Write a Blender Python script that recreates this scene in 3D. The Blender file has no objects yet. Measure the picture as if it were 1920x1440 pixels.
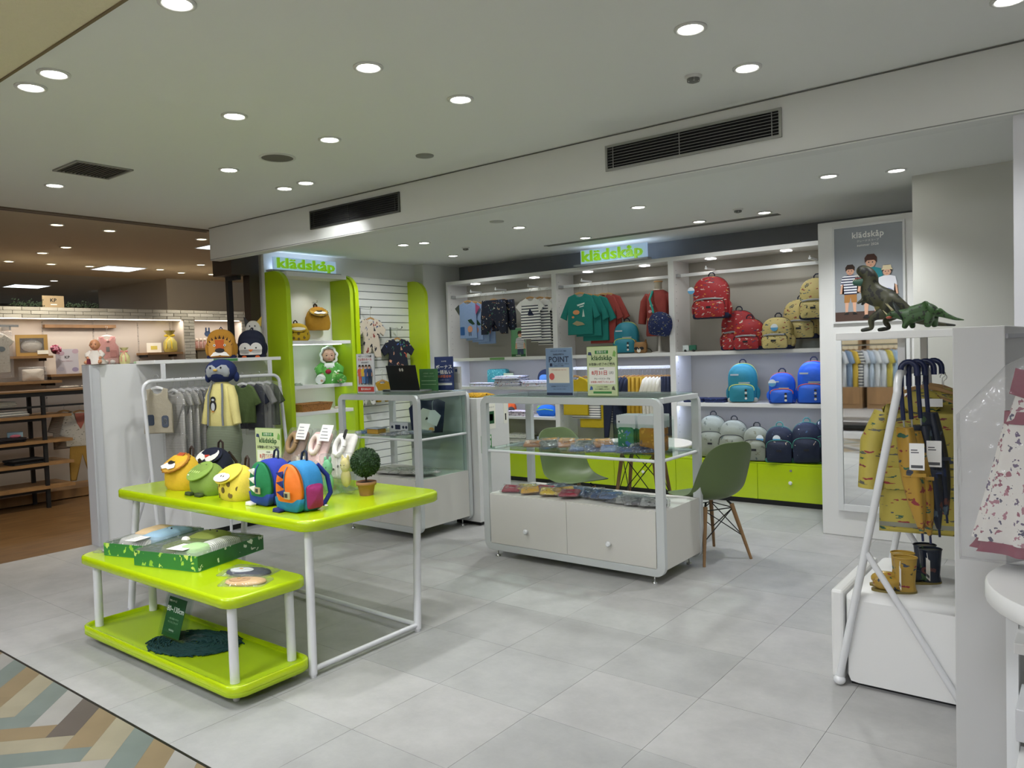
import bpy, math, random
from mathutils import Matrix, Vector
random.seed(7)
PI = math.pi
S = bpy.context.scene
COL = S.collection
# ---------------------------------------------------------------- camera
cd = bpy.data.cameras.new('camera'); cam = bpy.data.objects.new('camera', cd); COL.objects.link(cam)
cd.sensor_fit = 'HORIZONTAL'; cd.sensor_width = 36.0; cd.lens = 1436.288 / 1920 * 36.0
cd.clip_start = 0.05; cd.clip_end = 100
ya, pi_, ro = -0.66236, 0.0416767, -0.03411957
fw = Vector((math.sin(ya)*math.cos(pi_), math.cos(ya)*math.cos(pi_), -math.sin(pi_)))
rt = fw.cross(Vector((0, 0, 1))).normalized(); up = rt.cross(fw)
rr = rt*math.cos(ro) + up*math.sin(ro); uu = up*math.cos(ro) - rt*math.sin(ro)
cam.matrix_world = Matrix(((rr.x, uu.x, -fw.x, 0), (rr.y, uu.y, -fw.y, 0), (rr.z, uu.z, -fw.z, 1.5), (0, 0, 0, 1)))
S.camera = cam
# ---------------------------------------------------------------- world and exposure
S.view_settings.view_transform = 'Standard'; S.view_settings.look = 'None'
S.view_settings.gamma = 1.0; S.view_settings.use_curve_mapping = False
S.view_settings.exposure = 0.2
S.cycles.use_denoising = True
S.cycles.max_bounces = 8; S.cycles.diffuse_bounces = 4; S.cycles.glossy_bounces = 3
S.cycles.transparent_max_bounces = 24; S.cycles.transmission_bounces = 4
S.cycles.sample_clamp_indirect = 4.0; S.cycles.caustics_reflective = False; S.cycles.caustics_refractive = False
w = bpy.data.worlds.new('world'); S.world = w; w.use_nodes = True
w.node_tree.nodes['Background'].inputs[0].default_value = (0.80, 0.82, 0.80, 1)
w.node_tree.nodes['Background'].inputs[1].default_value = 1.0
SPOT_MAIN, SPOT_LOW, SPOT_WARM, PANEL_E, STRIP_E, FILL_E = 31.0, 62.0, 44.0, 3.0, 27.0, 880.0

def spot(name, loc, power, size=110, col=(0.97, 0.99, 1.0), parent=None, blend=0.7, tilt=None, rad=0.04):
    l = bpy.data.lights.new(name, 'SPOT'); l.energy = power; l.spot_size = math.radians(size); l.spot_blend = blend
    l.color = col; l.shadow_soft_size = rad
    o = bpy.data.objects.new(name, l); COL.objects.link(o); o.location = loc
    if tilt: o.rotation_euler = tilt
    if parent: o.parent = parent
    return o

def area(name, loc, sx, sy, power, col=(1, 1, 1), rot=(0, 0, 0)):
    l = bpy.data.lights.new(name, 'AREA'); l.shape = 'RECTANGLE'; l.size = sx; l.size_y = sy; l.energy = power; l.color = col
    o = bpy.data.objects.new(name, l); COL.objects.link(o); o.location = loc; o.rotation_euler = rot
    return o

# ---------------------------------------------------------------- materials
def lin(h):
    h = h.lstrip('#'); c = [int(h[i:i+2], 16)/255 for i in (0, 2, 4)]
    return tuple((x/12.92 if x <= 0.04045 else ((x+0.055)/1.055)**2.4) for x in c) + (1.0,)
MATS = {}
def _new(name):
    m = bpy.data.materials.new(name); m.use_nodes = True; nt = m.node_tree
    return m, nt, nt.nodes['Principled BSDF']
def _bump(nt, b, strength, scale, dist=0.002, detail=3, stretch=None):
    n = nt.nodes.new('ShaderNodeTexNoise'); n.inputs['Scale'].default_value = scale; n.inputs['Detail'].default_value = detail
    tc = nt.nodes.new('ShaderNodeTexCoord')
    if stretch:
        mp = nt.nodes.new('ShaderNodeMapping'); mp.inputs['Scale'].default_value = stretch
        nt.links.new(tc.outputs['Object'], mp.inputs[0]); nt.links.new(mp.outputs[0], n.inputs['Vector'])
    else:
        nt.links.new(tc.outputs['Object'], n.inputs['Vector'])
    u = nt.nodes.new('ShaderNodeBump'); u.inputs['Strength'].default_value = strength; u.inputs['Distance'].default_value = dist
    nt.links.new(n.outputs[0], u.inputs['Height']); nt.links.new(u.outputs[0], b.inputs['Normal'])
    return n
def mat(h, rough=0.5, metal=0.0, bump=0.0, bscale=60, bdist=0.002, emit=0.0, coat=0.0, var=0.0, vscale=4, stretch=None):
    key = (h, rough, metal, bump, bscale, bdist, emit, coat, var, vscale, stretch)
    if key in MATS: return MATS[key]
    m, nt, b = _new('surface_' + h.lstrip('#'))
    b.inputs['Base Color'].default_value = lin(h); b.inputs['Roughness'].default_value = rough
    b.inputs['Metallic'].default_value = metal; b.inputs['Coat Weight'].default_value = coat
    if emit:
        b.inputs['Emission Color'].default_value = lin(h); b.inputs['Emission Strength'].default_value = emit
    if bump: _bump(nt, b, bump, bscale, bdist, stretch=stretch)
    if var:
        tc = nt.nodes.new('ShaderNodeTexCoord'); n = nt.nodes.new('ShaderNodeTexNoise')
        n.inputs['Scale'].default_value = vscale; n.inputs['Detail'].default_value = 6
        if stretch:
            mp = nt.nodes.new('ShaderNodeMapping'); mp.inputs['Scale'].default_value = stretch
            nt.links.new(tc.outputs['Object'], mp.inputs[0]); nt.links.new(mp.outputs[0], n.inputs['Vector'])
        else: nt.links.new(tc.outputs['Object'], n.inputs['Vector'])
        r = nt.nodes.new('ShaderNodeValToRGB'); c = lin(h)
        r.color_ramp.elements[0].position = 0.3; r.color_ramp.elements[1].position = 0.7
        r.color_ramp.elements[0].color = tuple(x*(1-var) for x in c[:3]) + (1,)
        r.color_ramp.elements[1].color = tuple(min(1, x*(1+var)) for x in c[:3]) + (1,)
        nt.links.new(n.outputs[0], r.inputs[0]); nt.links.new(r.outputs[0], b.inputs['Base Color'])
    MATS[key] = m
    return m
def cloth(h): return mat(h, 0.85, bump=0.55, bscale=9, bdist=0.02, var=0.05, vscale=150)
def patt(base, cols, scale=30, thr=0.28, stretch=(1, 1, 1), rough=0.8, bump=0.4, jit=1.0, wr=9):
    key = ('p', base, tuple(cols), scale, thr, stretch, rough)
    if key in MATS: return MATS[key]
    m, nt, b = _new('print_' + base.lstrip('#')); b.inputs['Roughness'].default_value = rough
    tc = nt.nodes.new('ShaderNodeTexCoord'); mp = nt.nodes.new('ShaderNodeMapping'); mp.inputs['Scale'].default_value = stretch
    v = nt.nodes.new('ShaderNodeTexVoronoi'); v.inputs['Scale'].default_value = scale; v.inputs['Randomness'].default_value = jit
    nt.links.new(tc.outputs['Object'], mp.inputs[0])
    # warp a little so that the motifs are not perfect discs
    ns = nt.nodes.new('ShaderNodeTexNoise'); ns.inputs['Scale'].default_value = scale*1.5
    mx = nt.nodes.new('ShaderNodeMixRGB'); mx.blend_type = 'LINEAR_LIGHT'; mx.inputs[0].default_value = 0.9/scale
    nt.links.new(mp.outputs[0], ns.inputs['Vector'])
    nt.links.new(mp.outputs[0], mx.inputs[1]); nt.links.new(ns.outputs['Color'], mx.inputs[2]); nt.links.new(mx.outputs[0], v.inputs['Vector'])
    sp = nt.nodes.new('ShaderNodeSeparateColor'); nt.links.new(v.outputs['Color'], sp.inputs[0])
    r = nt.nodes.new('ShaderNodeValToRGB'); r.color_ramp.interpolation = 'CONSTANT'
    n = len(cols); el = r.color_ramp.elements
    el[0].position = 0; el[0].color = lin(cols[0]); el[1].position = 1/n if n > 1 else 0.99; el[1].color = lin(cols[min(1, n-1)])
    for i in range(2, n): e = el.new(i/n); e.color = lin(cols[i])
    nt.links.new(sp.outputs[0], r.inputs[0])
    lt = nt.nodes.new('ShaderNodeMath'); lt.operation = 'LESS_THAN'; lt.inputs[1].default_value = thr
    nt.links.new(v.outputs['Distance'], lt.inputs[0])
    mm = nt.nodes.new('ShaderNodeMixRGB'); mm.inputs[1].default_value = lin(base)
    nt.links.new(lt.outputs[0], mm.inputs[0]); nt.links.new(r.outputs[0], mm.inputs[2]); nt.links.new(mm.outputs[0], b.inputs['Base Color'])
    if bump: _bump(nt, b, bump, wr, 0.02)
    MATS[key] = m
    return m
def stripes(a, c, axis='Z', period=0.02, duty=0.3, limit=None, rough=0.85, wob=0.0):
    key = ('s', a, c, axis, period, duty, limit)
    if key in MATS: return MATS[key]
    m, nt, b = _new('stripe_' + a.lstrip('#')); b.inputs['Roughness'].default_value = rough
    tc = nt.nodes.new('ShaderNodeTexCoord'); sx = nt.nodes.new('ShaderNodeSeparateXYZ'); nt.links.new(tc.outputs['Object'], sx.inputs[0])
    d = nt.nodes.new('ShaderNodeMath'); d.operation = 'DIVIDE'; d.inputs[1].default_value = period; nt.links.new(sx.outputs[axis], d.inputs[0])
    f = nt.nodes.new('ShaderNodeMath'); f.operation = 'FRACT'; nt.links.new(d.outputs[0], f.inputs[0])
    l = nt.nodes.new('ShaderNodeMath'); l.operation = 'LESS_THAN'; l.inputs[1].default_value = duty; nt.links.new(f.outputs[0], l.inputs[0])
    fac = l
    if limit is not None:
        g = nt.nodes.new('ShaderNodeMath'); g.operation = 'LESS_THAN'; g.inputs[1].default_value = limit; nt.links.new(sx.outputs[axis], g.inputs[0])
        mu = nt.nodes.new('ShaderNodeMath'); mu.operation = 'MULTIPLY'; nt.links.new(l.outputs[0], mu.inputs[0]); nt.links.new(g.outputs[0], mu.inputs[1]); fac = mu
    mm = nt.nodes.new('ShaderNodeMixRGB'); mm.inputs[1].default_value = lin(a); mm.inputs[2].default_value = lin(c)
    nt.links.new(fac.outputs[0], mm.inputs[0]); nt.links.new(mm.outputs[0], b.inputs['Base Color'])
    _bump(nt, b, 0.5, 9, 0.02)
    MATS[key] = m
    return m
def clear(name, tint='#ffffff', gloss=0.12, rough=0.05, bump=0.0, haze=0.0, bscale=25):
    key = ('g', name)
    if key in MATS: return MATS[key]
    m = bpy.data.materials.new(name); m.use_nodes = True; nt = m.node_tree; nt.nodes.clear()
    out = nt.nodes.new('ShaderNodeOutputMaterial'); t = nt.nodes.new('ShaderNodeBsdfTransparent'); t.inputs[0].default_value = lin(tint)
    g = nt.nodes.new('ShaderNodeBsdfGlossy'); g.inputs['Roughness'].default_value = rough
    mx = nt.nodes.new('ShaderNodeMixShader'); fr = nt.nodes.new('ShaderNodeLayerWeight'); fr.inputs[0].default_value = 0.5
    pw = nt.nodes.new('ShaderNodeMath'); pw.operation = 'POWER'; pw.inputs[1].default_value = 5.0
    ad = nt.nodes.new('ShaderNodeMath'); ad.operation = 'MULTIPLY_ADD'; ad.inputs[1].default_value = 0.5; ad.inputs[2].default_value = gloss; ad.use_clamp = True
    nt.links.new(fr.outputs['Facing'], pw.inputs[0]); nt.links.new(pw.outputs[0], ad.inputs[0]); nt.links.new(ad.outputs[0], mx.inputs[0])
    nt.links.new(t.outputs[0], mx.inputs[1]); nt.links.new(g.outputs[0], mx.inputs[2])
    last = mx
    if haze:
        df = nt.nodes.new('ShaderNodeBsdfDiffuse'); m2 = nt.nodes.new('ShaderNodeMixShader'); m2.inputs[0].default_value = haze
        nt.links.new(mx.outputs[0], m2.inputs[1]); nt.links.new(df.outputs[0], m2.inputs[2]); last = m2
    if bump:
        n = nt.nodes.new('ShaderNodeTexNoise'); n.inputs['Scale'].default_value = bscale; tc = nt.nodes.new('ShaderNodeTexCoord')
        nt.links.new(tc.outputs['Object'], n.inputs['Vector'])
        u = nt.nodes.new('ShaderNodeBump'); u.inputs['Strength'].default_value = bump; u.inputs['Distance'].default_value = 0.02
        nt.links.new(n.outputs[0], u.inputs['Height']); nt.links.new(u.outputs[0], g.inputs['Normal']); nt.links.new(u.outputs[0], fr.inputs['Normal'])
    nt.links.new(last.outputs[0], out.inputs[0])
    MATS[key] = m
    return m
WHITE = mat('#e4e4e2', 0.35, var=0.01); WHITE_M = mat('#dfe1e1', 0.3); WALLP = mat('#dfe0dc', 0.75, bump=0.1, bscale=200)
LIME = mat('#b2cc0a', 0.22, coat=0.3); LIME_M = mat('#a8c414', 0.45); GLASS = clear('clear_glass', '#f2faf6', 0.03)
ACRYL = clear('clear_acrylic', '#f7fbfa', 0.05, 0.03); FILM = clear('plastic_film', '#fbfbfb', 0.06, 0.12, bump=0.9, haze=0.06)
PAPER = mat('#f0efeb', 0.7); BLACK = mat('#17181a', 0.5); DARKMETAL = mat('#222324', 0.45, 0.3); CHROME = mat('#c9cbcc', 0.22, 0.9)
WOODH = mat('#b98a52', 0.5, var=0.15, vscale=12, stretch=(1, 1, 8)); OAK = mat('#8f6d46', 0.5, var=0.18, vscale=8, stretch=(1, 1, 0.15))
GREEN_S = mat('#35743c', 0.6); NAVY = cloth('#16203c')

# ---------------------------------------------------------------- meshes
class MB:
    def __init__(s): s.v = []; s.f = []; s.m = []; s.sm = []
    def add(s, vs, fs, mi=0, smooth=False, M=None):
        b = len(s.v)
        s.v += [tuple(M @ Vector(v)) if M else tuple(v) for v in vs]
        s.f += [tuple(b+i for i in f) for f in fs]; s.m += [mi]*len(fs); s.sm += [smooth]*len(fs)
        return s
    def box(s, x0, x1, y0, y1, z0, z1, mi=0, M=None):
        vs = [(x0, y0, z0), (x1, y0, z0), (x1, y1, z0), (x0, y1, z0), (x0, y0, z1), (x1, y0, z1), (x1, y1, z1), (x0, y1, z1)]
        return s.add(vs, [(0, 3, 2, 1), (4, 5, 6, 7), (0, 1, 5, 4), (1, 2, 6, 5), (2, 3, 7, 6), (3, 0, 4, 7)], mi, False, M)
    def rings(s, R, mi=0, smooth=True, cap=True, close=True, M=None):
        n = len(R[0]); vs = [p for r in R for p in r]; fs = []
        for i in range(len(R)-1):
            for j in range(n if close else n-1):
                k = (j+1) % n; fs.append((i*n+j, i*n+k, (i+1)*n+k, (i+1)*n+j))
        s.add(vs, fs, mi, smooth, M)
        if cap:
            s.add(R[0], [tuple(range(n))[::-1]], mi, False, M); s.add(R[-1], [tuple(range(n))], mi, False, M)
        return s
    def tube(s, pts, r, seg=8, mi=0, cap=True, M=None):
        P = [Vector(p) for p in pts]; R = []; a = None
        for i, p in enumerate(P):
            t = (P[min(i+1, len(P)-1)] - P[max(i-1, 0)]).normalized()
            if a is None: a = t.orthogonal().normalized()
            a = (a - t*a.dot(t)).normalized(); b = t.cross(a); q = r[i] if isinstance(r, (list, tuple)) else r
            R.append([tuple(p + (a*math.cos(2*PI*k/seg) + b*math.sin(2*PI*k/seg))*q) for k in range(seg)])
        return s.rings(R, mi, True, cap, True, M)
    def lathe(s, prof, seg=20, mi=0, c=(0, 0, 0), cap=True, smooth=True, M=None):
        R = [[(c[0]+r*math.cos(2*PI*k/seg), c[1]+r*math.sin(2*PI*k/seg), c[2]+z) for k in range(seg)] for r, z in prof]
        return s.rings(R, mi, smooth, cap, True, M)
    def ell(s, c, r, mi=0, seg=16, n=9, M=None):
        R = []
        for i in range(n):
            a = -PI/2 + PI*(i+0.15*(i == 0)-0.15*(i == n-1))/(n-1)
            R.append([(c[0]+r[0]*math.cos(a)*math.cos(2*PI*k/seg), c[1]+r[1]*math.cos(a)*math.sin(2*PI*k/seg), c[2]+r[2]*math.sin(a)) for k in range(seg)])
        return s.rings(R, mi, True, True, True, M)
    def puff(s, out, t, r=0.006, y=0.0, mi=0, n=3, M=None):
        """plate in the xz plane, rounded edge, thickness t, centred on y"""
        r = min(r, t/2); R = []
        ins = [(r*(1-math.sin(a)), -t/2 + r*(1-math.cos(a))) for a in [PI/2*k/n for k in range(n+1)]]
        ring = [(q, yy) for q, yy in ins] + [(q, -yy) for q, yy in ins[::-1]]
        ring = [(q, yy) for q, yy in ring]
        N = len(out); nr = []
        area2 = sum(out[i][0]*out[(i+1) % N][1]-out[(i+1) % N][0]*out[i][1] for i in range(N))
        sg = 1 if area2 > 0 else -1
        for i in range(N):
            a, b, c = out[i-1], out[i], out[(i+1) % N]
            e1 = Vector((b[0]-a[0], b[1]-a[1])).normalized(); e2 = Vector((c[0]-b[0], c[1]-b[1])).normalized()
            q = Vector((e1.y+e2.y, -(e1.x+e2.x)))*sg
            nr.append(q.normalized() if q.length > 1e-6 else Vector((e1.y, -e1.x))*sg)
        for q, yy in ring: R.append([(p[0]-nr[i].x*q, y+yy, p[1]-nr[i].y*q) for i, p in enumerate(out)])
        return s.rings(R, mi, True, True, True, M)
    def dome(s, out, t, bulge=0.03, y=0.0, r=0.02, mi=0, M=None, back=0.0):
        """cushion-like body: star-shaped outline in xz; front at -y bulges out"""
        cx = sum(p[0] for p in out)/len(out); cz = sum(p[1] for p in out)/len(out); R = []
        def ring(f, yy): R.append([(cx+(p[0]-cx)*f, y+yy, cz+(p[1]-cz)*f) for p in out])
        w = max(p[0] for p in out)-cx
        e = r/max(w, 1e-4)
        for f, d in ((0.02, 1), (0.3, 0.94), (0.6, 0.72), (0.8, 0.42)): ring(f*(1-e), -t/2-bulge*d)
        for k in range(4):
            a = PI/2*k/3; ring(1-e*(1-math.sin(a)), -t/2 + r*(1-math.cos(a))-bulge*0.0)
        for k in range(3, -1, -1):
            a = PI/2*k/3; ring(1-e*(1-math.sin(a)), t/2 - r*(1-math.cos(a)))
        ring(0.5, t/2+back)
        return s.rings(R, mi, True, True, True, M)
    def build(s, name, mats, parent=None, bevel=0.0, loc=None, rot=None):
        me = bpy.data.meshes.new(name); me.from_pydata(s.v, [], s.f)
        if not isinstance(mats, (list, tuple)): mats = [mats]
        for m in mats: me.materials.append(m)
        me.polygons.foreach_set('material_index', s.m); me.polygons.foreach_set('use_smooth', s.sm); me.update()
        o = bpy.data.objects.new(name, me); COL.objects.link(o)
        if parent: o.parent = parent
        if loc: o.location = loc
        if rot: o.rotation_euler = rot
        if bevel:
            b = o.modifiers.new('bevel', 'BEVEL'); b.width = bevel; b.segments = 2; b.limit_method = 'ANGLE'; b.harden_normals = False
        return o
def tag(o, label, cat, group=None, kind=None):
    o['label'] = label; o['category'] = cat
    if group: o['group'] = group
    if kind: o['kind'] = kind
    return o
def thing(name, label, cat, loc=(0, 0, 0), rz=0.0, group=None, sc=1.0):
    o = bpy.data.objects.new(name, None); o.empty_display_size = 0.05; COL.objects.link(o)
    o.location = loc; o.rotation_euler = (0, 0, rz); o.scale = (sc, sc, sc)
    return tag(o, label, cat, group)
def struct(name, mb, m, label=None, bevel=0.0):
    o = mb.build(name, m, bevel=bevel); o['kind'] = 'structure'
    if label: o['label'] = label; o['category'] = name.split('_')[0]
    return o
def dup(root, loc=None, rz=None, label=None, group=None, sc=None):
    r = root.copy(); COL.objects.link(r)
    if loc is not None: r.location = loc
    if rz is not None: r.rotation_euler = (0, 0, rz)
    if sc is not None: r.scale = (sc, sc, sc)
    if label: r['label'] = label
    if group: r['group'] = group
    for ch in list(root.children):
        c = ch.copy(); COL.objects.link(c); c.parent = r
        for g in list(ch.children):
            d = g.copy(); COL.objects.link(d); d.parent = c
    return r
def bx(name, x0, x1, y0, y1, z0, z1, m, parent=None, bevel=0.0): return MB().box(x0, x1, y0, y1, z0, z1).build(name, m, parent, bevel)
def text(name, body, size, m, parent, loc, rot=(PI/2, 0, 0), ext=0.0, bold=0.0, align='CENTER', sx=1.0):
    c = bpy.data.curves.new(name, 'FONT'); c.body = body; c.size = size; c.align_x = align; c.align_y = 'CENTER'
    c.extrude = ext; c.offset = bold*size*0.62; c.space_character = 1.0+bold*2.2; c.resolution_u = 2; c.fill_mode = 'BOTH'
    if ext == 0: c.extrude = 0.0002
    t = bpy.data.objects.new('tmp', c); COL.objects.link(t)
    bpy.context.view_layer.update()
    me = bpy.data.meshes.new_from_object(t.evaluated_get(bpy.context.evaluated_depsgraph_get()))
    bpy.data.objects.remove(t); me.name = name
    me.materials.clear(); me.materials.append(m)
    o = bpy.data.objects.new(name, me); COL.objects.link(o); o.parent = parent; o.location = loc; o.rotation_euler = rot; o.scale = (sx, 1, 1)
    return o
def skin(name, vs, es, rs, m, parent=None, sub=2, root=0, loc=None):
    me = bpy.data.meshes.new(name); me.from_pydata(vs, es, []); me.materials.append(m)
    o = bpy.data.objects.new(name, me); COL.objects.link(o)
    o.modifiers.new('skin', 'SKIN').use_smooth_shade = True
    s = o.modifiers.new('sub', 'SUBSURF'); s.levels = sub; s.render_levels = sub
    for i, r in enumerate(rs):
        q = me.skin_vertices[0].data[i]; q.radius = r if isinstance(r, tuple) else (r, r); q.use_root = (i == root)
    if parent: o.parent = parent
    if loc: o.location = loc
    return o
def arch(w, h, top=0.45, n=8, p=2.3, bot=0.9, rb=0.03):
    """bag outline in xz: flat bottom, rounded top; CCW"""
    hw = w/2; zt = h*(1-top); pts = []
    for k in range(4): a = -PI/2 + PI/2*k/3; pts.append((hw*bot-rb+rb*math.cos(a), rb+rb*math.sin(a)))
    for k in range(n+1):
        a = PI/2*k/n; pts.append((hw*abs(math.cos(a))**(2/p), zt+(h-zt)*abs(math.sin(a))**(2/p)))
    return pts + [(-x, z) for x, z in pts[::-1] if abs(x) > 1e-6]
def rrect(x0, x1, z0, z1, r, n=4):
    pts = []
    for cx, cz, a0 in ((x1-r, z0+r, -PI/2), (x1-r, z1-r, 0), (x0+r, z1-r, PI/2), (x0+r, z0+r, PI)):
        for k in range(n+1): a = a0+PI/2*k/n; pts.append((cx+r*math.cos(a), cz+r*math.sin(a)))
    return pts
def disc(cx, cz, rx, rz=None, n=14):
    rz = rz or rx
    return [(cx+rx*math.cos(2*PI*k/n), cz+rz*math.sin(2*PI*k/n)) for k in range(n)]
def RZ(a): return Matrix.Rotation(a, 4, 'Z')
def TR(x, y, z): return Matrix.Translation((x, y, z))
# ================================================================ SETTING
# ---- floor: grey stone tiles, each its own piece
TILE = []
def tile_mat(h):
    m, nt, b = _new('stone_tile'); tc = nt.nodes.new('ShaderNodeTexCoord')
    oi = nt.nodes.new('ShaderNodeNewGeometry'); n = nt.nodes.new('ShaderNodeTexNoise'); n.inputs['Scale'].default_value = 3.2; n.inputs['Detail'].default_value = 10; n.inputs['Roughness'].default_value = 0.7
    nt.links.new(oi.outputs['Position'], n.inputs['Vector'])
    r = nt.nodes.new('ShaderNodeValToRGB'); c = lin(h)
    r.color_ramp.elements[0].position = 0.36; r.color_ramp.elements[1].position = 0.66
    r.color_ramp.elements[0].color = tuple(x*0.86 for x in c[:3]) + (1,); r.color_ramp.elements[1].color = tuple(x*1.07 for x in c[:3]) + (1,)
    nt.links.new(n.outputs[0], r.inputs[0]); nt.links.new(r.outputs[0], b.inputs['Base Color'])
    b.inputs['Roughness'].default_value = 0.42; b.inputs['Specular IOR Level'].default_value = 0.4
    n2 = nt.nodes.new('ShaderNodeTexNoise'); n2.inputs['Scale'].default_value = 40; nt.links.new(oi.outputs['Position'], n2.inputs['Vector'])
    u = nt.nodes.new('ShaderNodeBump'); u.inputs['Strength'].default_value = 0.12; u.inputs['Distance'].default_value = 0.003
    nt.links.new(n2.outputs[0], u.inputs['Height']); nt.links.new(u.outputs[0], b.inputs['Normal'])
    return m
TM = [tile_mat(h) for h in ('#a9a8a6', '#a5a5a3', '#adacaa')]
floor = struct('floor', MB().box(-17, 5, -7, 11, -0.06, -0.009), mat('#4a4845', 0.8), 'pale grey stone tile floor of the shop', )
del floor['category']; del floor['label']
tw, th = 0.518, 0.512
tme = {}
for i in range(-11, 5):
    for j in range(-1, 12):
        x0, y0 = -0.86 + i*tw, 1.966 + j*th
        if i == -11: continue
        key = random.choice((0, 1, 2))
        yb0 = max(y0, 1.476); x1 = x0+tw
        xa = x0
        if i == -10: pass
        kk = (key, yb0 > y0)
        if kk not in tme:
            o = MB().box(0.0008, tw-0.0008, yb0-y0+0.0008, th-0.0008, -0.008, 0).build('tile', TM[key], floor); tme[kk] = o.data
        else:
            o = bpy.data.objects.new('tile', tme[kk]); COL.objects.link(o); o.parent = floor
        o.location = (x0, y0, 0)
for j in range(-1, 12):   # cut tiles along the wooden floor
    y0 = 1.966 + j*th
    MB().box(-6.755, -0.86-10*tw-0.0008, max(y0, 1.476)+0.0008, y0+th-0.0008, -0.008, 0).build('tile', TM[0], floor)
struct('trim_1', MB().box(-7, 1.3, 1.466, 1.475, -0.008, 0.001), mat('#23211f', 0.4, 0.4))
# ---- corridor floor: herringbone planks
W_, L_ = 0.1145, 0.68
cA = {'d': '#534c46', 't': '#7c6c52', 'b': '#8b8470', 'g': '#68716c', 'l': '#8f8d88'}
PM = {k: mat(v, 0.42, var=0.10, vscale=5) for k, v in cA.items()}
seqA = 'lgtbgldtbgtltbgldtbgtldbgt'; seqB = 'tbgtbgltdlbgtdlbgtdlbgtbdl'
def clip(poly, f):
    out = []
    for i in range(len(poly)):
        a, b = poly[i], poly[(i+1) % len(poly)]; da, db = f(a), f(b)
        if da >= 0: out.append(a)
        if da*db < 0: t = da/(da-db); out.append((a[0]+(b[0]-a[0])*t, a[1]+(b[1]-a[1])*t))
    return out
s2 = math.sqrt(0.5); g = 0.0012
def plank(quad, k):
    q = quad
    for f in (lambda p: 1.465-p[1], lambda p: p[1]+0.1, lambda p: p[0]+6.74, lambda p: 1.3-p[0]):
        q = clip(q, f)
        if len(q) < 3: return
    a = abs(sum(q[i][0]*q[(i+1) % len(q)][1]-q[(i+1) % len(q)][0]*q[i][1] for i in range(len(q))))/2
    if a < 0.0008: return
    n = len(q)
    if sum(q[i][0]*q[(i+1) % n][1]-q[(i+1) % n][0]*q[i][1] for i in range(n)) < 0: q = q[::-1]
    cx = sum(p[0] for p in q)/n; cy = sum(p[1] for p in q)/n
    vs = [(x-cx, y-cy, 0) for x, y in q] + [(x-cx, y-cy, -0.008) for x, y in q]
    MB().add(vs, [tuple(range(n))] + [(i, i+n, (i+1) % n+n, (i+1) % n) for i in range(n)]).build('plank', PM[k], floor, loc=(cx, cy, 0))
for row in range(-1, 2):
    dy = -row*L_*2*s2
    for k in range(-26, 36):
        cx, cy = -3.57+0.16*k, 1.21+dy
        A = [(cx+g, cy), (cx+W_*s2, cy+W_*s2-g), (cx+W_*s2-L_*s2-g, cy+W_*s2+L_*s2), (cx-L_*s2, cy+L_*s2+g)]
        plank(A, seqA[(k+5) % 26])
        ex, ey = cx+W_*s2, cy+W_*s2
        B = [(ex-g, ey-g), (ex+W_*s2-g, ey-W_*s2+g), (ex+(W_-L_)*s2, ey-(W_+L_)*s2+g), (ex-L_*s2+g, ey-L_*s2)]
        plank(B, seqB[(k+3) % 26])
struct('floor_corridor', MB().box(-17, 5, -7, -0.102, -0.009, -0.0005), mat('#b4b2ae', 0.5, var=0.05, vscale=2))
# ---- wooden floor of the neighbouring shop
def woodfloor():
    m, nt, b = _new('brown_wood_floor'); g_ = nt.nodes.new('ShaderNodeNewGeometry'); mp = nt.nodes.new('ShaderNodeMapping'); mp.inputs['Scale'].default_value = (9, 1.0, 1)
    n = nt.nodes.new('ShaderNodeTexNoise'); n.inputs['Scale'].default_value = 3; n.inputs['Detail'].default_value = 8; n.inputs['Distortion'].default_value = 0.8
    r = nt.nodes.new('ShaderNodeValToRGB'); r.color_ramp.elements[0].color = lin('#5b4126'); r.color_ramp.elements[1].color = lin('#80603a')
    r.color_ramp.elements[0].position = 0.3; r.color_ramp.elements[1].position = 0.72
    nt.links.new(g_.outputs['Position'], mp.inputs[0]); nt.links.new(mp.outputs[0], n.inputs['Vector']); nt.links.new(n.outputs[0], r.inputs[0]); nt.links.new(r.outputs[0], b.inputs['Base Color'])
    b.inputs['Roughness'].default_value = 0.4
    return m
struct('floor_wood', MB().box(-16.5, -6.757, -6, 10.5, -0.0085, 0.0), woodfloor())
# ---- ceilings
CEIL = mat('#e6e7e3', 0.9, bump=0.06, bscale=250); CEIL_N = mat('#c0b39c', 0.9)
struct('ceiling', MB().box(-6.97, 4, 1.375, 4.3, 2.8, 2.85).box(-6.97, 4, 4.3, 4.6, 2.8, 2.85), CEIL)
BEI = mat('#e2d8b8', 0.95, bump=0.8, bscale=90, bdist=0.006)
struct('ceiling_corridor', MB().box(-17, 4, -7, 1.368, 2.795, 2.85), BEI)
struct('trim_2', MB().box(-6.9, 4, 1.366, 1.377, 2.79, 2.84), mat('#7a6a4c', 0.8))
struct('ceiling_low', MB().box(-6.9, 4, 4.2, 7.5, 2.6, 2.65), CEIL)
struct('ceiling_neighbour', MB().box(-11.6, -7.05, 1.375, 10.5, 2.8, 2.85), CEIL_N)
struct('ceiling_far', MB().box(-18, -11.6, -6, 10.5, 2.8, 2.85), mat('#b4b6b2', 0.9))
tr = MB().box(-7.06, -7.03, 1.375, 4.2, 2.785, 2.8).box(-7.0, -6.97, 1.375, 4.2, 2.785, 2.8).box(-7.03, -7.0, 1.375, 4.2, 2.797, 2.8)
struct('trim_3', tr, mat('#6b5f50', 0.5, 0.4))
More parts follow.
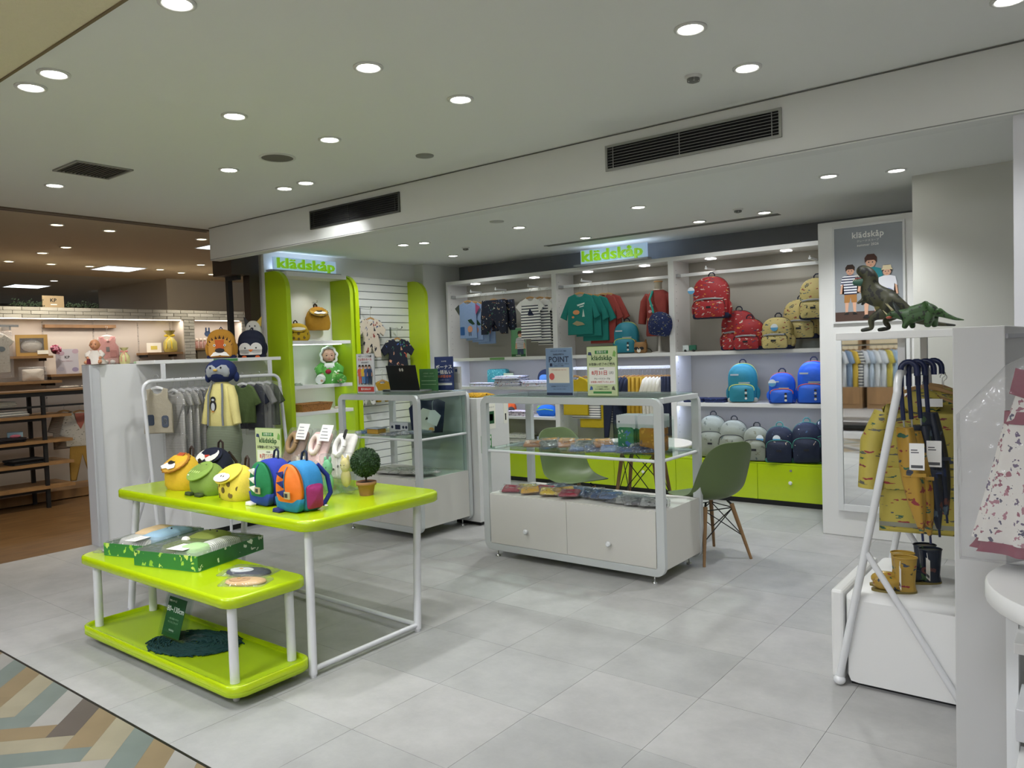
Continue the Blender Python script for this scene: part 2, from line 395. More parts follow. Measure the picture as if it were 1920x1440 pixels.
# ---- bulkhead with vents
struct('wall_bulkhead', MB().box(-6.88, 4, 4.13, 4.24, 2.485, 2.8), WALLP)
struct('trim_4', MB().box(-6.88, 4, 4.126, 4.13, 2.492, 2.496), mat('#8e908c', 0.8))
struct('trim_5', MB().box(-6.88, 4, 4.124, 4.13, 2.792, 2.797), mat('#6d6e6a', 0.8))
# ---- walls
struct('wall_left', MB().box(-6.86, -6.7, 4.6, 6.72, 0, 2.6), WALLP)
struct('wall_left_corner', MB().box(-6.86, -6.55, 6.72, 7.4, 0, 2.6), WALLP)
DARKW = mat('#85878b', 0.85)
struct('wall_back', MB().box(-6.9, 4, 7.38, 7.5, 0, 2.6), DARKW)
col = MB().box(-1.05, -0.3, 5.83, 7.38, 0, 2.6)
struct('wall_column', col, mat('#d2d2ca', 0.7))
struct('wall_right', MB().box(-0.338, 4, 4.16, 4.4, 0, 2.6), mat('#dcdce0', 0.6))
struct('wall_right_side', MB().box(3.2, 3.4, -6, 4.2, 0, 2.8), WALLP)
struct('wall_corridor', MB().box(-17, 4, -6.6, -6.4, 0, 2.8), mat('#d4d2ce', 0.8))
struct('wall_far_left', MB().box(-17.4, -17.2, -6.6, 10.6, 0, 2.8), mat('#77787a', 0.8))
struct('wall_far_back', MB().box(-17.2, -6.9, 10.4, 10.6, 0, 2.8), mat('#77736c', 0.8))
struct('wall_block', MB().box(-13.6, -11.33, 6.05, 10.4, 0, 2.8), mat('#b9b4aa', 0.8))
# mirror panel wall with poster frame and mirror
struct('wall_mirror_panel', MB().box(-1.765, -0.99, 6.15, 6.27, 0, 2.405), WHITE, bevel=0.006)
# ---- left low partition
lp = struct('wall_partition_left', MB().box(-6.765, -6.65, 2.86, 4.6, 0, 1.512), WHITE)
struct('trim_6', MB().box(-6.795, -6.766, 2.855, 4.6, 0, 1.515), mat('#3b2c20', 0.5))
struct('trim_7', MB().box(-6.77, -6.635, 2.845, 2.86, 0, 1.512).box(-6.65, -6.642, 2.86, 2.93, 0, 1.512), mat('#c9cacc', 0.5))
# ---- low partition beside the raincoats
struct('wall_partition_right', MB().box(-0.415, -0.265, 2.95, 4.16, 0, 1.532), mat('#c6c6c4', 0.6), bevel=0.003)
struct('trim_8', MB().box(-0.266, -0.258, 2.96, 4.16, 1.49, 1.505), mat('#9fa0a4', 0.5))
# ---- brown shop front header of the neighbouring shop
t = thing('shopfront_frame', 'dark brown metal shopfront frame beside the white wall end', 'frame', (0, 0, 0))
BR = mat('#35291f', 0.5)
bx('header', -7.05, -6.72, 4.25, 4.45, 2.35, 2.56, BR, t); bx('post', -6.84, -6.73, 4.45, 4.56, 0.0, 2.56, BR, t)
bx('thin_post', -7.03, -6.985, 4.37, 4.42, 0.0, 2.35, BLACK, t); bx('rail', -7.0, -6.8, 4.36, 4.4, 2.31, 2.35, BLACK, t)

# ---- ceiling fittings
RIM = mat('#d8d8d4', 0.4); LENS = mat('#fffdf6', 0.5, emit=16.0); LENSW = mat('#fff0c8', 0.5, emit=9.0)
def downlight(x, y, z, r=0.058, label='', group='', power=SPOT_MAIN, lens=LENS, warm=False, size=100):
    t = thing('downlight', label, 'downlight', (x, y, z), 0, group)
    MB().lathe([(r*0.86, 0.0005), (r*1.16, 0.0005), (r*1.16, -0.005), (r, -0.009), (r*0.86, -0.006), (r*0.86, 0.0005)], 28, cap=False).build('trim_ring', RIM, t)
    MB().lathe([(r*0.86, -0.001), (r*0.84, -0.0035)], 24).build('lens', lens, t)
    spot('lamp_beam', (0, 0, -0.02), power, size, (1, 0.86, 0.62) if warm else (0.97, 0.99, 1.0), t)
    return t
MAINL = [(-2.65, 1.51), (-3.68, 1.50), (-3.93, 1.50), (-2.62, 2.39), (-3.65, 2.37), (-3.65, 3.0), (-2.61, 3.0), (-4.70, 2.99), (-5.93, 2.38), (-4.93, 3.6), (-4.67, 3.6), (-1.35, 3.0), (-1.34, 3.6),
         (-1.35, 2.38), (-0.3, 3.6)]
AIM = {(-5.93, 2.38): (-6.7, 3.5, 0.6, 45), (-4.70, 2.99): (-6.5, 3.7, 0.9, 40), (-4.93, 3.6): (-6.4, 4.2, 1.2, 30), (-4.67, 3.6): (-5.6, 5.4, 0.9, 30), (-1.34, 3.6): (-2.2, 4.6, 0.3, 30), (-1.35, 3.0): (-0.5, 3.6, 0.4, 30)}
for x, y in MAINL:
    t = downlight(x, y, 2.8, 0.058, 'round white recessed downlight in the higher ceiling before the bulkhead', 'downlights in the higher shop ceiling')
    l = [c for c in t.children if c.type == 'LIGHT'][0]
    if (x, y) in AIM:
        ax, ay, az, e = AIM[(x, y)]; l.rotation_euler = Vector((ax-x, ay-y, az-2.78)).to_track_quat('-Z', 'Y').to_euler(); l.data.energy = e; l.data.spot_size = math.radians(75)
    if (x, y) == (-2.62, 2.39): l.data.spot_size = math.radians(62); l.data.energy = 38; l.rotation_euler = (0, 0.18, 0)
for x, y in [(-5.52, 5.4), (-5.29, 5.46), (-5.78, 6.42), (-4.11, 5.45), (-2.9, 5.4), (-4.06, 6.46), (-2.86, 6.44), (-2.28, 6.45), (-1.47, 5.39), (-1.09, 5.55)]:
    t = downlight(x, y, 2.6, 0.055, 'round white recessed downlight in the lower ceiling behind the bulkhead', 'downlights in the lower shop ceiling', SPOT_LOW, size=125 if x < -1.3 else 60)
    if x < -5.1 and y < 6:
        l = [c for c in t.children if c.type == 'LIGHT'][0]; l.rotation_euler = Vector((-6.7-x, 6.0-y, -1.3)).to_track_quat('-Z', 'Y').to_euler(); l.data.energy = 26; l.data.spot_size = math.radians(80)
    if y > 6: l = [c for c in t.children if c.type == 'LIGHT'][0]; l.rotation_euler = (0.45, 0, 0); l.data.energy = 9
    if x > -1.3: [c for c in t.children if c.type == 'LIGHT'][0].data.energy = 7
for x, y in [(-7.55, 3.03), (-7.58, 3.51), (-7.53, 4.43), (-8.9, 3.65), (-9.5, 3.64), (-10.45, 3.63), (-10.45, 4.1), (-10.43, 4.55), (-10.28, 5.41), (-9.5, 5.56), (-10.49, 5.83), (-10.45, 6.28)]:
    t = downlight(x, y, 2.8, 0.055, 'small warm recessed downlight in the brown ceiling over the neighbouring shop', 'warm downlights over the neighbouring shop', SPOT_WARM, LENSW, True)
    if x in (-9.5, -8.9):
        l = [c for c in t.children if c.type == 'LIGHT'][0]; l.rotation_euler = Vector((-9.95-x, 0.2, 1.9-2.8)).to_track_quat('-Z', 'Y').to_euler(); l.data.energy = 34; l.data.color = (1, 0.92, 0.78)
for x, y in [(-12.43, 4.9), (-13.6, 6.3)]:
    downlight(x, y, 2.8, 0.055, 'lone cool downlight in the dark far ceiling beyond the brick band', 'cool downlights in the far ceiling', 90)
# louvred light panels
PAN = mat('#e6f0fb', 0.5, emit=PANEL_E)
for (x, y, w, d, lab) in [(-10.47, 4.94, 0.5, 0.5, 'square cool light panel flush in the brown ceiling, between warm downlights'), (-13.45, 4.9, 0.5, 0.5, 'square light panel flush in the dark far ceiling beyond the leafy garland'),
                     (-7.75, 5.0, 0.75, 0.6, 'light panel in the brown ceiling, half hidden behind the bulkhead end')]:
    t = thing('light_panel', lab, 'light panel', (x, y, 2.8))
    MB().box(-w/2, w/2, -d/2, d/2, -0.006, 0).build('diffuser', PAN, t)
    MB().box(-w/2-0.01, w/2+0.01, -d/2-0.01, -d/2, -0.01, 0).box(-w/2-0.01, w/2+0.01, d/2, d/2+0.01, -0.01, 0).box(-w/2-0.01, -w/2, -d/2, d/2, -0.01, 0).box(w/2, w/2+0.01, -d/2, d/2, -0.01, 0).build('frame', RIM, t)
# bulkhead air vents: frame, backing, slats
def wall_vent(x0, x1, z0, z1, nsl, lab):
    t = thing('air_vent', lab, 'vent', ((x0+x1)/2, 4.13, z0)); w = (x1-x0)/2; h = z1-z0; FR = mat('#9a9b95', 0.4, 0.5) if w > 0.53 and x1 > -2 else mat('#4c4d4b', 0.4, 0.5)
    MB().box(-w, w, -0.012, -0.001, 0, 0.014).box(-w, w, -0.012, -0.001, h-0.014, h).box(-w, -w+0.014, -0.012, -0.001, 0.014, h-0.014).box(w-0.014, w, -0.012, -0.001, 0.014, h-0.014).build('frame', FR, t)
    bx('backing', -w+0.014, w-0.014, -0.003, -0.001, 0.014, h-0.014, mat('#08080a', 0.9), t)
    for k in range(nsl):
        z = 0.014+(h-0.028)*(k+0.7)/(nsl+0.4)
        bx('slat', -w+0.014, w-0.014, -0.010, -0.006, z, z+0.0022, FR, t)
    MB().box(-w+0.05, -w+0.054, -0.0075, -0.004, 0.014, h-0.014).box(w-0.054, w-0.05, -0.0075, -0.004, 0.014, h-0.014).box(-0.05, -0.046, -0.0075, -0.004, 0.014, h-0.014).build('support_bars', FR, t)
wall_vent(-2.43, -1.357, 2.584, 2.738, 7, 'long black slatted air vent in the bulkhead, the larger-looking one near the smoke detector')
wall_vent(-5.316, -4.235, 2.589, 2.742, 7, 'long black slatted air vent in the bulkhead above the lime unit')
# ceiling grille
t = thing('ceiling_grille', 'square dark louvred grille set in the higher ceiling', 'vent', (-5.30, 2.37, 2.8))
MB().box(-0.18, 0.18, -0.18, -0.165, -0.01, 0).box(-0.18, 0.18, 0.165, 0.18, -0.01, 0).box(-0.18, -0.165, -0.165, 0.165, -0.01, 0).box(0.165, 0.18, -0.165, 0.165, -0.01, 0).build('frame', mat('#8f8f88', 0.5), t)
bx('backing', -0.165, 0.165, -0.165, 0.165, -0.002, 0, mat('#1c1c1b', 0.9), t)
for k in range(14): MB().box(-0.165, 0.165, -0.155+k*0.0235, -0.150+k*0.0235, -0.009, -0.002).build('louvre', mat('#55554f', 0.5), t)
t = thing('ceiling_speaker', 'large round grey speaker grille in the higher ceiling', 'speaker', (-4.21, 3.03, 2.8))
MB().lathe([(0.115, 0), (0.115, -0.006), (0.10, -0.008), (0.10, 0)], 32, cap=False).build('ring', RIM, t); MB().lathe([(0.10, 0), (0.099, -0.005)], 32).build('grille', mat('#6b675f', 0.8, bump=0.5, bscale=600), t)
tag(MB().lathe([(0.06, 0), (0.058, -0.006), (0.03, -0.009)], 24, c=(-3.52, 3.67, 2.8)).build('ceiling_cover', mat('#85857d', 0.6)), 'small grey round cap flush in the higher ceiling near the bulkhead', 'cover')
tag(MB().lathe([(0.062, 0), (0.06, -0.006), (0.03, -0.01)], 24, c=(-4.05, 5.06, 2.6)).build('ceiling_cover', mat('#b9bab4', 0.6)), 'pale round cap flush in the lower ceiling beside a downlight', 'cover')
for x, y, z, lab in [(-1.58, 3.53, 2.8, 'smoke detector on the higher ceiling above the long vent'), (-2.38, 6.12, 2.6, 'smoke detector on the lower ceiling beside the slot vent'), (-5.26, 6.04, 2.6, 'tiny smoke detector on the lower ceiling near the white corner')]:
    t = thing('smoke_detector', lab, 'detector', (x, y, z))
    MB().lathe([(0.042, 0), (0.042, -0.006), (0.036, -0.012)], 20).build('base', RIM, t)
    MB().lathe([(0.03, -0.012), (0.03, -0.026), (0.012, -0.032)], 16).build('sensor', mat('#6f706c', 0.5), t)
    for k in range(6): bx('rib', 0.026*math.cos(k*PI/3)-0.003, 0.026*math.cos(k*PI/3)+0.003, 0.026*math.sin(k*PI/3)-0.003, 0.026*math.sin(k*PI/3)+0.003, -0.028, -0.012, mat('#d0d0cc', 0.5), t)
t = thing('slot_vent', 'long thin dark slot vent in the lower ceiling above the shelving', 'vent', (-3.44, 6.64, 2.6))
bx('slot', -1.22, 1.22, -0.02, 0.045, -0.003, 0, mat('#55564f', 0.7), t); bx('lip', -1.22, 1.22, -0.045, -0.02, -0.006, 0, mat('#787972', 0.6), t)
# glowing panels added unseen behind the camera as fill light for the ceilings
for x in (-5.2, -2.6, 0.0):
    for y in (-0.6, -3.4):
        t = thing('fill_panel', 'unseen square fill panel added to the corridor ceiling', 'light panel', (x, y, 2.795), 0, 'added fill panels behind the camera')
        bx('diffuser', -0.3, 0.3, -0.3, 0.3, -0.008, -0.001, mat('#f2f6ff', 0.5, emit=FILL_E/20), t)
# ================================================================ FIXTURES
# ---- back shelving, three bays
LED = mat('#cfdaff', 0.5, emit=STRIP_E); LEDW = mat('#e6f2ec', 0.5, emit=STRIP_E*0.4)
def bay(name, x0, x1, lab, shelves, rods, leds, doors):
    t = thing('shelving_bay', lab, 'shelving', (x0, 7.0, 0)); w = x1-x0
    for a in (0, w-0.03):
        sp = bx('side_panel', a, a+0.03, 0, 0.37, 0.40, 2.385, WHITE, t)
        inner = a+0.03 if a == 0 else a
        mb = MB()
        for k in range(26): mb.box(inner-0.0006, inner+0.0006, 0.05, 0.056, 0.5+k*0.07, 0.507+k*0.07)
        mb.build('peg_holes', mat('#6f7070', 0.8), sp)
    bx('top_board', 0.03, w-0.03, 0, 0.37, 2.345, 2.385, WHITE, t)
    bx('back_panel', 0.03, w-0.03, 0.355, 0.37, 0.40, 2.345, mat('#a5a298', 0.6), t)
    for z in shelves: bx('shelf', 0.03, w-0.03, 0.004, 0.355, z-0.03, z, WHITE, t, 0.002)
    for z in leds: bx('light_strip', 0.05, w-0.05, 0.02, 0.04, z-0.034, z-0.0305, LED, t); bx('shelf_lip', 0.03, w-0.03, 0.004, 0.012, z-0.036, z-0.03, WHITE, t)
    for z in rods:
        r = MB().box(0.03, w-0.03, 0.12, 0.13, z-0.016, z+0.016); r.build('hanging_rail', WHITE_M, t, 0.002)
        MB().box(0.03, 0.05, 0.05, 0.12, z-0.02, z+0.012).box(w-0.05, w-0.03, 0.05, 0.12, z-0.02, z+0.012).build('rail_bracket', CHROME, t)
    for z, cx in ((2.338, 0.36), (2.338, w-0.36)):
        l = bx('spot_lamp', cx-0.04, cx+0.04, 0.10, 0.18, z, z+0.007, mat('#ffffff', 0.5, emit=7.0), t)
        spot('lamp_beam', (cx, 0.1, 2.32), 1.2, 140, (1, 0.96, 0.88), t)
    bx('plinth', 0.0, w, 0.03, 0.37, 0.0, 0.05, BLACK, t)
    bx('base_top', 0.0, w, 0.0, 0.37, 0.385, 0.40, LIME, t, 0.002)
    bx('base_box', 0.0, w, 0.016, 0.37, 0.05, 0.385, LIME_M, t)
    xs = [0] + doors + [w]
    for a, b in zip(xs, xs[1:]):
        d = bx('door', a+0.002, b-0.002, 0.0, 0.016, 0.052, 0.383, LIME, t, 0.001)
        c = (a+b)/2
        MB().lathe([(0.006, 0), (0.006, 0.012), (0.016, 0.016), (0.018, 0.024), (0.012, 0.031)], 14, M=TR(c, 0, 0.225) @ Matrix.Rotation(PI/2, 4, 'X')).build('knob', WHITE_M, d)
        MB().lathe([(0.011, 0), (0.011, 0.004)], 12, M=TR(c, 0, 0.335) @ Matrix.Rotation(PI/2, 4, 'X')).build('lock', CHROME, d)
    return t
bay('A', -6.44, -4.83, 'tall white shelving bay beside the corner, with navy shorts and striped tees', [1.443, 1.10, 0.755], [2.205], [1.443, 1.10], [0.80])
bay('B', -4.83, -3.42, 'middle white shelving bay with the backlit green sign on top', [1.443], [2.205, 1.295], [1.443], [0.70])
bay('C', -3.42, -1.97, 'white shelving bay filled with backpacks beside the mirror panel', [1.443, 0.945], [2.205], [1.443, 0.945], [0.83])
# ---- backlit signs
def sign(name, loc, rz, w, h, lab):
    t = thing('shop_sign', lab, 'sign', loc, rz)
    bx('light_board', -w/2+0.012, w/2, 0.0, 0.02, 0, h, mat('#a9c4e6', 0.5, emit=0.42), t)
    bx('ledge', -w/2-0.05, w/2+0.03, -0.05, 0.04, -0.018, 0, mat('#9aa0a4', 0.5), t)
    text('letters', 'klädskåp', h*1.05, mat('#94d020', 0.35, emit=0.34), t, (0, -0.022, h*0.50), ext=0.011, bold=0.034, sx=1.26*w/0.8*(0.15/h))
    return t
sign('b', (-4.06, 6.97, 2.405), 0, 0.80, 0.15, 'backlit green lettered sign standing on the back shelving')
sign('l', (-6.61, 5.04, 2.405), PI/2, 0.80, 0.135, 'backlit green lettered sign above the lime wall unit')
area('sign_glow', (-4.06, 7.06, 2.41), 0.78, 0.05, 0.8, (0.75, 0.86, 1), (PI, 0, 0)); area('sign_glow', (-6.655, 5.06, 2.41), 0.04, 0.78, 0.6, (0.75, 0.86, 1), (PI, 0, 0))
# ---- lime wall unit with shelves
t = thing('display_unit', 'tall lime green display unit with white shelves below the sign', 'display unit', (-6.7, 4.6, 0))
def side(y0, y1, w, z1, r=0.2):
    o = [(0.005, 0), (w, 0)] + [(w-r+r*math.cos(a), z1-r+r*math.sin(a)) for a in [PI/2*k/8 for k in range(9)]] + [(0.005, z1)]
    n = len(o); mb = MB(); mb.add([(x, y0, z) for x, z in o]+[(x, y1, z) for x, z in o], [tuple(range(n)), tuple(range(n, 2*n))[::-1]] + [(i, i+n, (i+1) % n+n, (i+1) % n) for i in range(n)])
    return mb
side(0.0, 0.05, 0.35, 2.385).build('side_panel', LIME_M, t, 0.003); side(0.80, 0.845, 0.35, 2.385).build('side_panel', LIME_M, t, 0.003)
bx('back_panel', 0.005, 0.03, 0.05, 0.80, 0, 2.33, mat('#dfe2da', 0.6), t)
bx('top_board', 0.005, 0.30, 0.05, 0.80, 2.33, 2.375, WHITE, t)
for z in (1.685, 1.235, 0.965, 0.62): s_ = bx('shelf', 0.03, 0.33, 0.05, 0.80, z-0.035, z, WHITE, t, 0.002)
bx('base', 0.03, 0.33, 0.05, 0.80, 0, 0.4, LIME_M, t)
for z in (1.649, 1.20, 0.93): bx('light_strip', 0.20, 0.215, 0.08, 0.77, z-0.004, z-0.0005, LEDW, t)
for z in (2.327,): spot('lamp_beam', (0.25, 0.42, 2.31), 4.0, 130, (1, 0.97, 0.9), t)
# ---- slatwall: each slat a piece
t = thing('slatted_display', 'white slatted display wall framed in lime green beside the corner', 'display wall', (-6.696, 5.45, 0))
side(0.0, 0.05, 0.37, 2.385).build('side_panel', LIME, t, 0.003); side(1.12, 1.17, 0.31, 2.385).build('side_panel', LIME, t, 0.003)
bx('backing', 0.006, 0.012, 0.05, 1.12, 0, 2.40, mat('#8f9294', 0.7), t)
z = 2.40; k = 0
while z > 0.06:
    h = 0.066 if k == 0 else 0.0785
    bx('slat', 0.012, 0.026, 0.051, 1.119, z-h, z, mat('#e2e3df', 0.4), t, 0.0015); z -= h+0.0085; k += 1
# ---- glass counters
def ringframe(x0, x1, z0, z1, w, y0, y1, r=0.065):
    o = rrect(x0, x1, z0, z1, r, 6); i = rrect(x0+w, x1-w, z0+w*0.9, z1-w*0.85, 0.012, 6); n = len(o)
    mb = MB(); vs = [(x, y0, z) for x, z in o]+[(x, y0, z) for x, z in i]+[(x, y1, z) for x, z in o]+[(x, y1, z) for x, z in i]; fs = []
    for k in range(n):
        j = (k+1) % n
        fs += [(k, j, n+j, n+k), (2*n+k, 3*n+k, 3*n+j, 2*n+j), (k, 2*n+k, 2*n+j, j), (n+k, n+j, 3*n+j, 3*n+k)]
    return mb.add(vs, fs)
def counter(lab, loc, w, d, ndoor, hcab, zsh, side_closed=False):
    t = thing('display_counter', lab, 'counter', loc); CM = mat('#c9cdcd', 0.35, 0.15); CAB = mat('#cfcdc6', 0.5)
    ringframe(0, w, 0.05, 1.18, 0.055, 0, 0.04).build('front_frame', CM, t, 0.003)
    ringframe(0, w, 0.05, 1.18, 0.055, d-0.04, d).build('back_frame', CM, t, 0.003)
    bx('side_rail', 0.0, 0.035, 0.04, d-0.04, 1.145, 1.18, CM, t, 0.004); bx('side_rail', w-0.035, w, 0.04, d-0.04, 1.145, 1.18, CM, t, 0.004)
    bx('glass_top', 0.036, w-0.036, 0.001, d-0.001, 1.181, 1.187, GLASS, t)
    bx('glass_shelf', 0.03, w-0.03, 0.012, d-0.012, zsh-0.007, zsh, GLASS, t)
    MB().tube([(0.05, 0.02, zsh-0.018), (w-0.05, 0.02, zsh-0.018)], 0.011).build('shelf_rail', WHITE_M, t)
    for q in (0.025, w-0.025): MB().tube([(q, 0.04, zsh-0.018), (q, d-0.04, zsh-0.018)], 0.011).build('shelf_rail', WHITE_M, t)
    MB().tube([(0.05, d-0.02, zsh-0.018), (w-0.05, d-0.02, zsh-0.018)], 0.011).build('shelf_rail', WHITE_M, t)
    bx('cabinet', 0.05, w-0.05, 0.012, d-0.04, 0.10, hcab, CAB, t)
    bx('cabinet_side', w-0.05, w-0.012, 0.04, d-0.04, 0.09, hcab, CAB, t)
    a = 0.058; ww = (w-0.116)/ndoor
    for k in range(ndoor):
        dd = bx('door', a+k*ww+0.0015, a+(k+1)*ww-0.0015, 0.003, 0.012, 0.102, hcab-0.004, CAB, t, 0.001)
        MB().lathe([(0.006, 0), (0.006, 0.014), (0.017, 0.018), (0.019, 0.026), (0.012, 0.034)], 16, M=TR(a+(k+0.5)*ww, 0.003, (hcab+0.05)*0.43) @ Matrix.Rotation(PI/2, 4, 'X')).build('knob', WHITE_M, dd)
    for x in (0.1, w-0.09):
        for y in (0.03, d-0.05): MB().lathe([(0.018, 0), (0.018, 0.008), (0.005, 0.012), (0.005, 0.055)], 12, c=(x, y, 0)).build('foot', CHROME, t)
    return t
c1 = counter('white glass topped display counter holding the two standing notices, in front of the round table', (-3.66, 4.30, 0), 1.47, 0.59, 2, 0.467, 0.80)
c2 = counter('white display counter with the laptop on top', (-5.35, 4.36, 0), 0.98, 0.64, 2, 0.49, 0.83)
bx('back_panel', 0.30, 0.93, 0.585, 0.60, 0.49, 1.14, mat('#b9bcbc', 0.5), c2)
bx('side_glass', 0.952, 0.957, 0.04, 0.60, 0.49, 1.14, GLASS, c2)
# ---- tall white cabinet behind
t = thing('storage_cabinet', 'plain tall white cabinet with two notices, between the counters', 'cabinet', (-4.62, 4.99, 0))
bx('body', 0, 0.32, 0.02, 0.46, 0.03, 1.11, WHITE, t, 0.004); bx('plinth', 0.02, 0.30, 0.04, 0.44, 0, 0.03, BLACK, t)
def notice(name, lab, loc, rz, w, h, bgm, items, frame=None, depth=0.003):
    """flat printed notice; items: (text, x, z, size, mat, bold)"""
    t = thing(name, lab, 'notice', loc, rz)
    bx('sheet', -w/2, w/2, 0, depth, 0, h, bgm, t)
    if frame: MB().puff(rrect(-w/2-0.004, w/2+0.004, -0.004, h+0.004, 0.003), 0.003, 0.0005, depth+0.0025).build('border', frame, t)
    for it in items:
        if isinstance(it[0], str): text('lettering', it[0], it[3], it[4], t, (it[1], -0.002, it[2]), bold=it[5] if len(it) > 5 else 0.0)
        else:
            x0, x1, z0, z1, m = it; bx('print', x0, x1, -0.0012, 0, z0, z1, m, t)
    return t
GR = mat('#3f8a45', 0.6); GRD = mat('#2a5a33', 0.6); INK = mat('#33373c', 0.6); WINK = mat('#f3f3ee', 0.6); RED = mat('#c43a34', 0.6); CREAM = mat('#f1efe2', 0.6)
notice('notice_sheet', 'framed notice with a dark green picture on the tall cabinet, upper one', (-4.297, 5.18, 0.83), PI/2, 0.15, 0.22, CREAM,
       [(-0.06, 0.055, 0.045, 0.155, GRD), ('クレードスコープ', 0, 0.19, 0.014, INK, 0.01), (-0.03, 0.04, 0.07, 0.13, mat('#3a3f5a', 0.6))], BLACK)
notice('notice_sheet', 'green notice with white bars stuck low on the tall cabinet', (-4.297, 5.12, 0.63), PI/2, 0.14, 0.15, mat('#3f8e48', 0.6),
       [(-0.062, 0.062, 0.118, 0.14, CREAM)] + [(-0.06+k*0.025, -0.043+k*0.025, 0.055, 0.10, WINK) for k in range(5)] + [(-0.06+k*0.025, -0.05+k*0.025, 0.015, 0.03, mat('#a6d18c', 0.6)) for k in range(5)])
notice('door_card', 'small white card with a black pen drawing on the cabinet end', (-4.297, 5.40, 0.86), PI/2, 0.05, 0.22, CREAM, [(-0.008, 0.008, 0.03, 0.09, BLACK)], BLACK)
tag(MB().puff([(-0.12, 0), (0.12, 0), (0.13, 0.012), (0.03, 0.035), (-0.05, 0.03), (-0.12, 0.012)], 0.2, 0.01).build('folded_cloth', patt('#c99a18', ['#2b2110'], 45, 0.3), loc=(-4.45, 5.2, 1.112), rot=(0, 0, PI/2)), 'folded yellow cloth lying on top of the tall white cabinet', 'cloth')

# ---- lime display table
t = thing('display_table', 'large lime green display table on thin white legs, with the animal rucksacks', 'table', (0, 0, 0))
def slab(x0, x1, y0, y1, z0, z1, r=0.09):
    o = rrect(x0, x1, y0, y1, r, 6); mb = MB(); n = len(o)
    R = []
    for q, z in ((0.008, z0), (0, z0+0.008), (0, z1-0.012), (0.004, z1-0.003), (0.012, z1)):
        cx, cy = (x0+x1)/2, (y0+y1)/2; R.append([(cx+(x-cx)*(1-q/((x1-x0)/2)), cy+(y-cy)*(1-q/((y1-y0)/2)), z) for x, y in o])
    return mb.rings(R)
slab(-4.81, -2.905, 2.16, 3.08, 0.695, 0.75).build('tabletop', LIME, t)
LEG = mat('#dcdde0', 0.3, 0.1)
for (xa, ya_), (xb, yb_) in (((-3.02, 2.25), (-2.965, 2.20)), ((-3.02, 2.98), (-2.972, 2.90)), ((-4.70, 2.25), (-4.74, 2.20)), ((-4.66, 2.98), (-4.72, 2.95))):
    MB().tube([(xa, ya_, 0.695), (xb, yb_, 0.012)], 0.0205, 14).tube([(xb, yb_, 0.012), (xb, yb_, 0.0)], 0.016, 10).build('leg', LEG, t)
MB().tube([(-2.967, 2.20, 0.035), (-2.972, 2.90, 0.035)], 0.013, 10).build('floor_bar', LEG, t); MB().tube([(-2.972, 2.90, 0.035), (-4.72, 2.95, 0.035)], 0.013, 10).build('floor_bar', LEG, t)
# ---- low lime trolley
t = thing('low_trolley', 'low two tier lime green display trolley in front of the table', 'trolley', (0, 0, 0))
slab(-4.48, -3.0, 1.80, 2.235, 0.42, 0.47, 0.07).build('upper_tray', LIME, t)
lt = slab(-4.43, -2.95, 1.775, 2.20, 0.045, 0.078, 0.07); lt.build('lower_tray', LIME_M, t)
MB().rings([[(x, y, z) for x, y in rrect(-4.43+q, -2.95-q, 1.775+q, 2.20-q, 0.07-q*0.5, 6)] for q, z in ((0, 0.07), (0, 0.095), (0.006, 0.10), (0.016, 0.098), (0.02, 0.0785))], cap=False).build('tray_lip', LIME, t)
for x in (-4.38, -3.07):
    for y in (1.86, 2.16):
        MB().tube([(x, y, 0.42), (x+0.015, y-0.01, 0.0785)], 0.0215, 14).build('leg', LEG, t)
        MB().lathe([(0.013, 0), (0.017, 0.012), (0.017, 0.045)], 12, c=(x+0.02, y-0.01, 0)).build('foot', mat('#c8c8c4', 0.4), t)
# ---- round white table with wooden legs
def dowel_base(t, h, spread, top, r, wm):
    pts = []
    for k in range(4):
        a = PI/4 + k*PI/2; ca, sa = math.cos(a), math.sin(a)
        MB().tube([(top*ca, top*sa, h), (spread*ca, spread*sa, 0)], [r, r*0.62], 12).build('leg', wm, t); pts.append((ca, sa))
    mb = MB()
    for k in range(4):
        a, b = pts[k], pts[(k+1) % 4]; hi, lo = 0.93, 0.42
        def P(c, f): q = spread+(top-spread)*f; return (c[0]*q, c[1]*q, h*f)
        mb.tube([P(a, hi), P(b, lo)], 0.004, 6).tube([P(b, hi), P(a, lo)], 0.004, 6)
        mb.tube([P(a, hi), P(b, hi)], 0.004, 6)
    mb.build('wire_brace', DARKMETAL, t)
t = thing('round_table', 'round white table on splayed wooden legs behind the glass counter', 'table', (-2.95, 5.45, 0), 0.2)
MB().lathe([(0.38, 0.715), (0.40, 0.725), (0.40, 0.735), (0.39, 0.74)], 40).build('tabletop', mat('#dfdcd4', 0.25), t)
dowel_base(t, 0.712, 0.30, 0.17, 0.017, OAK)
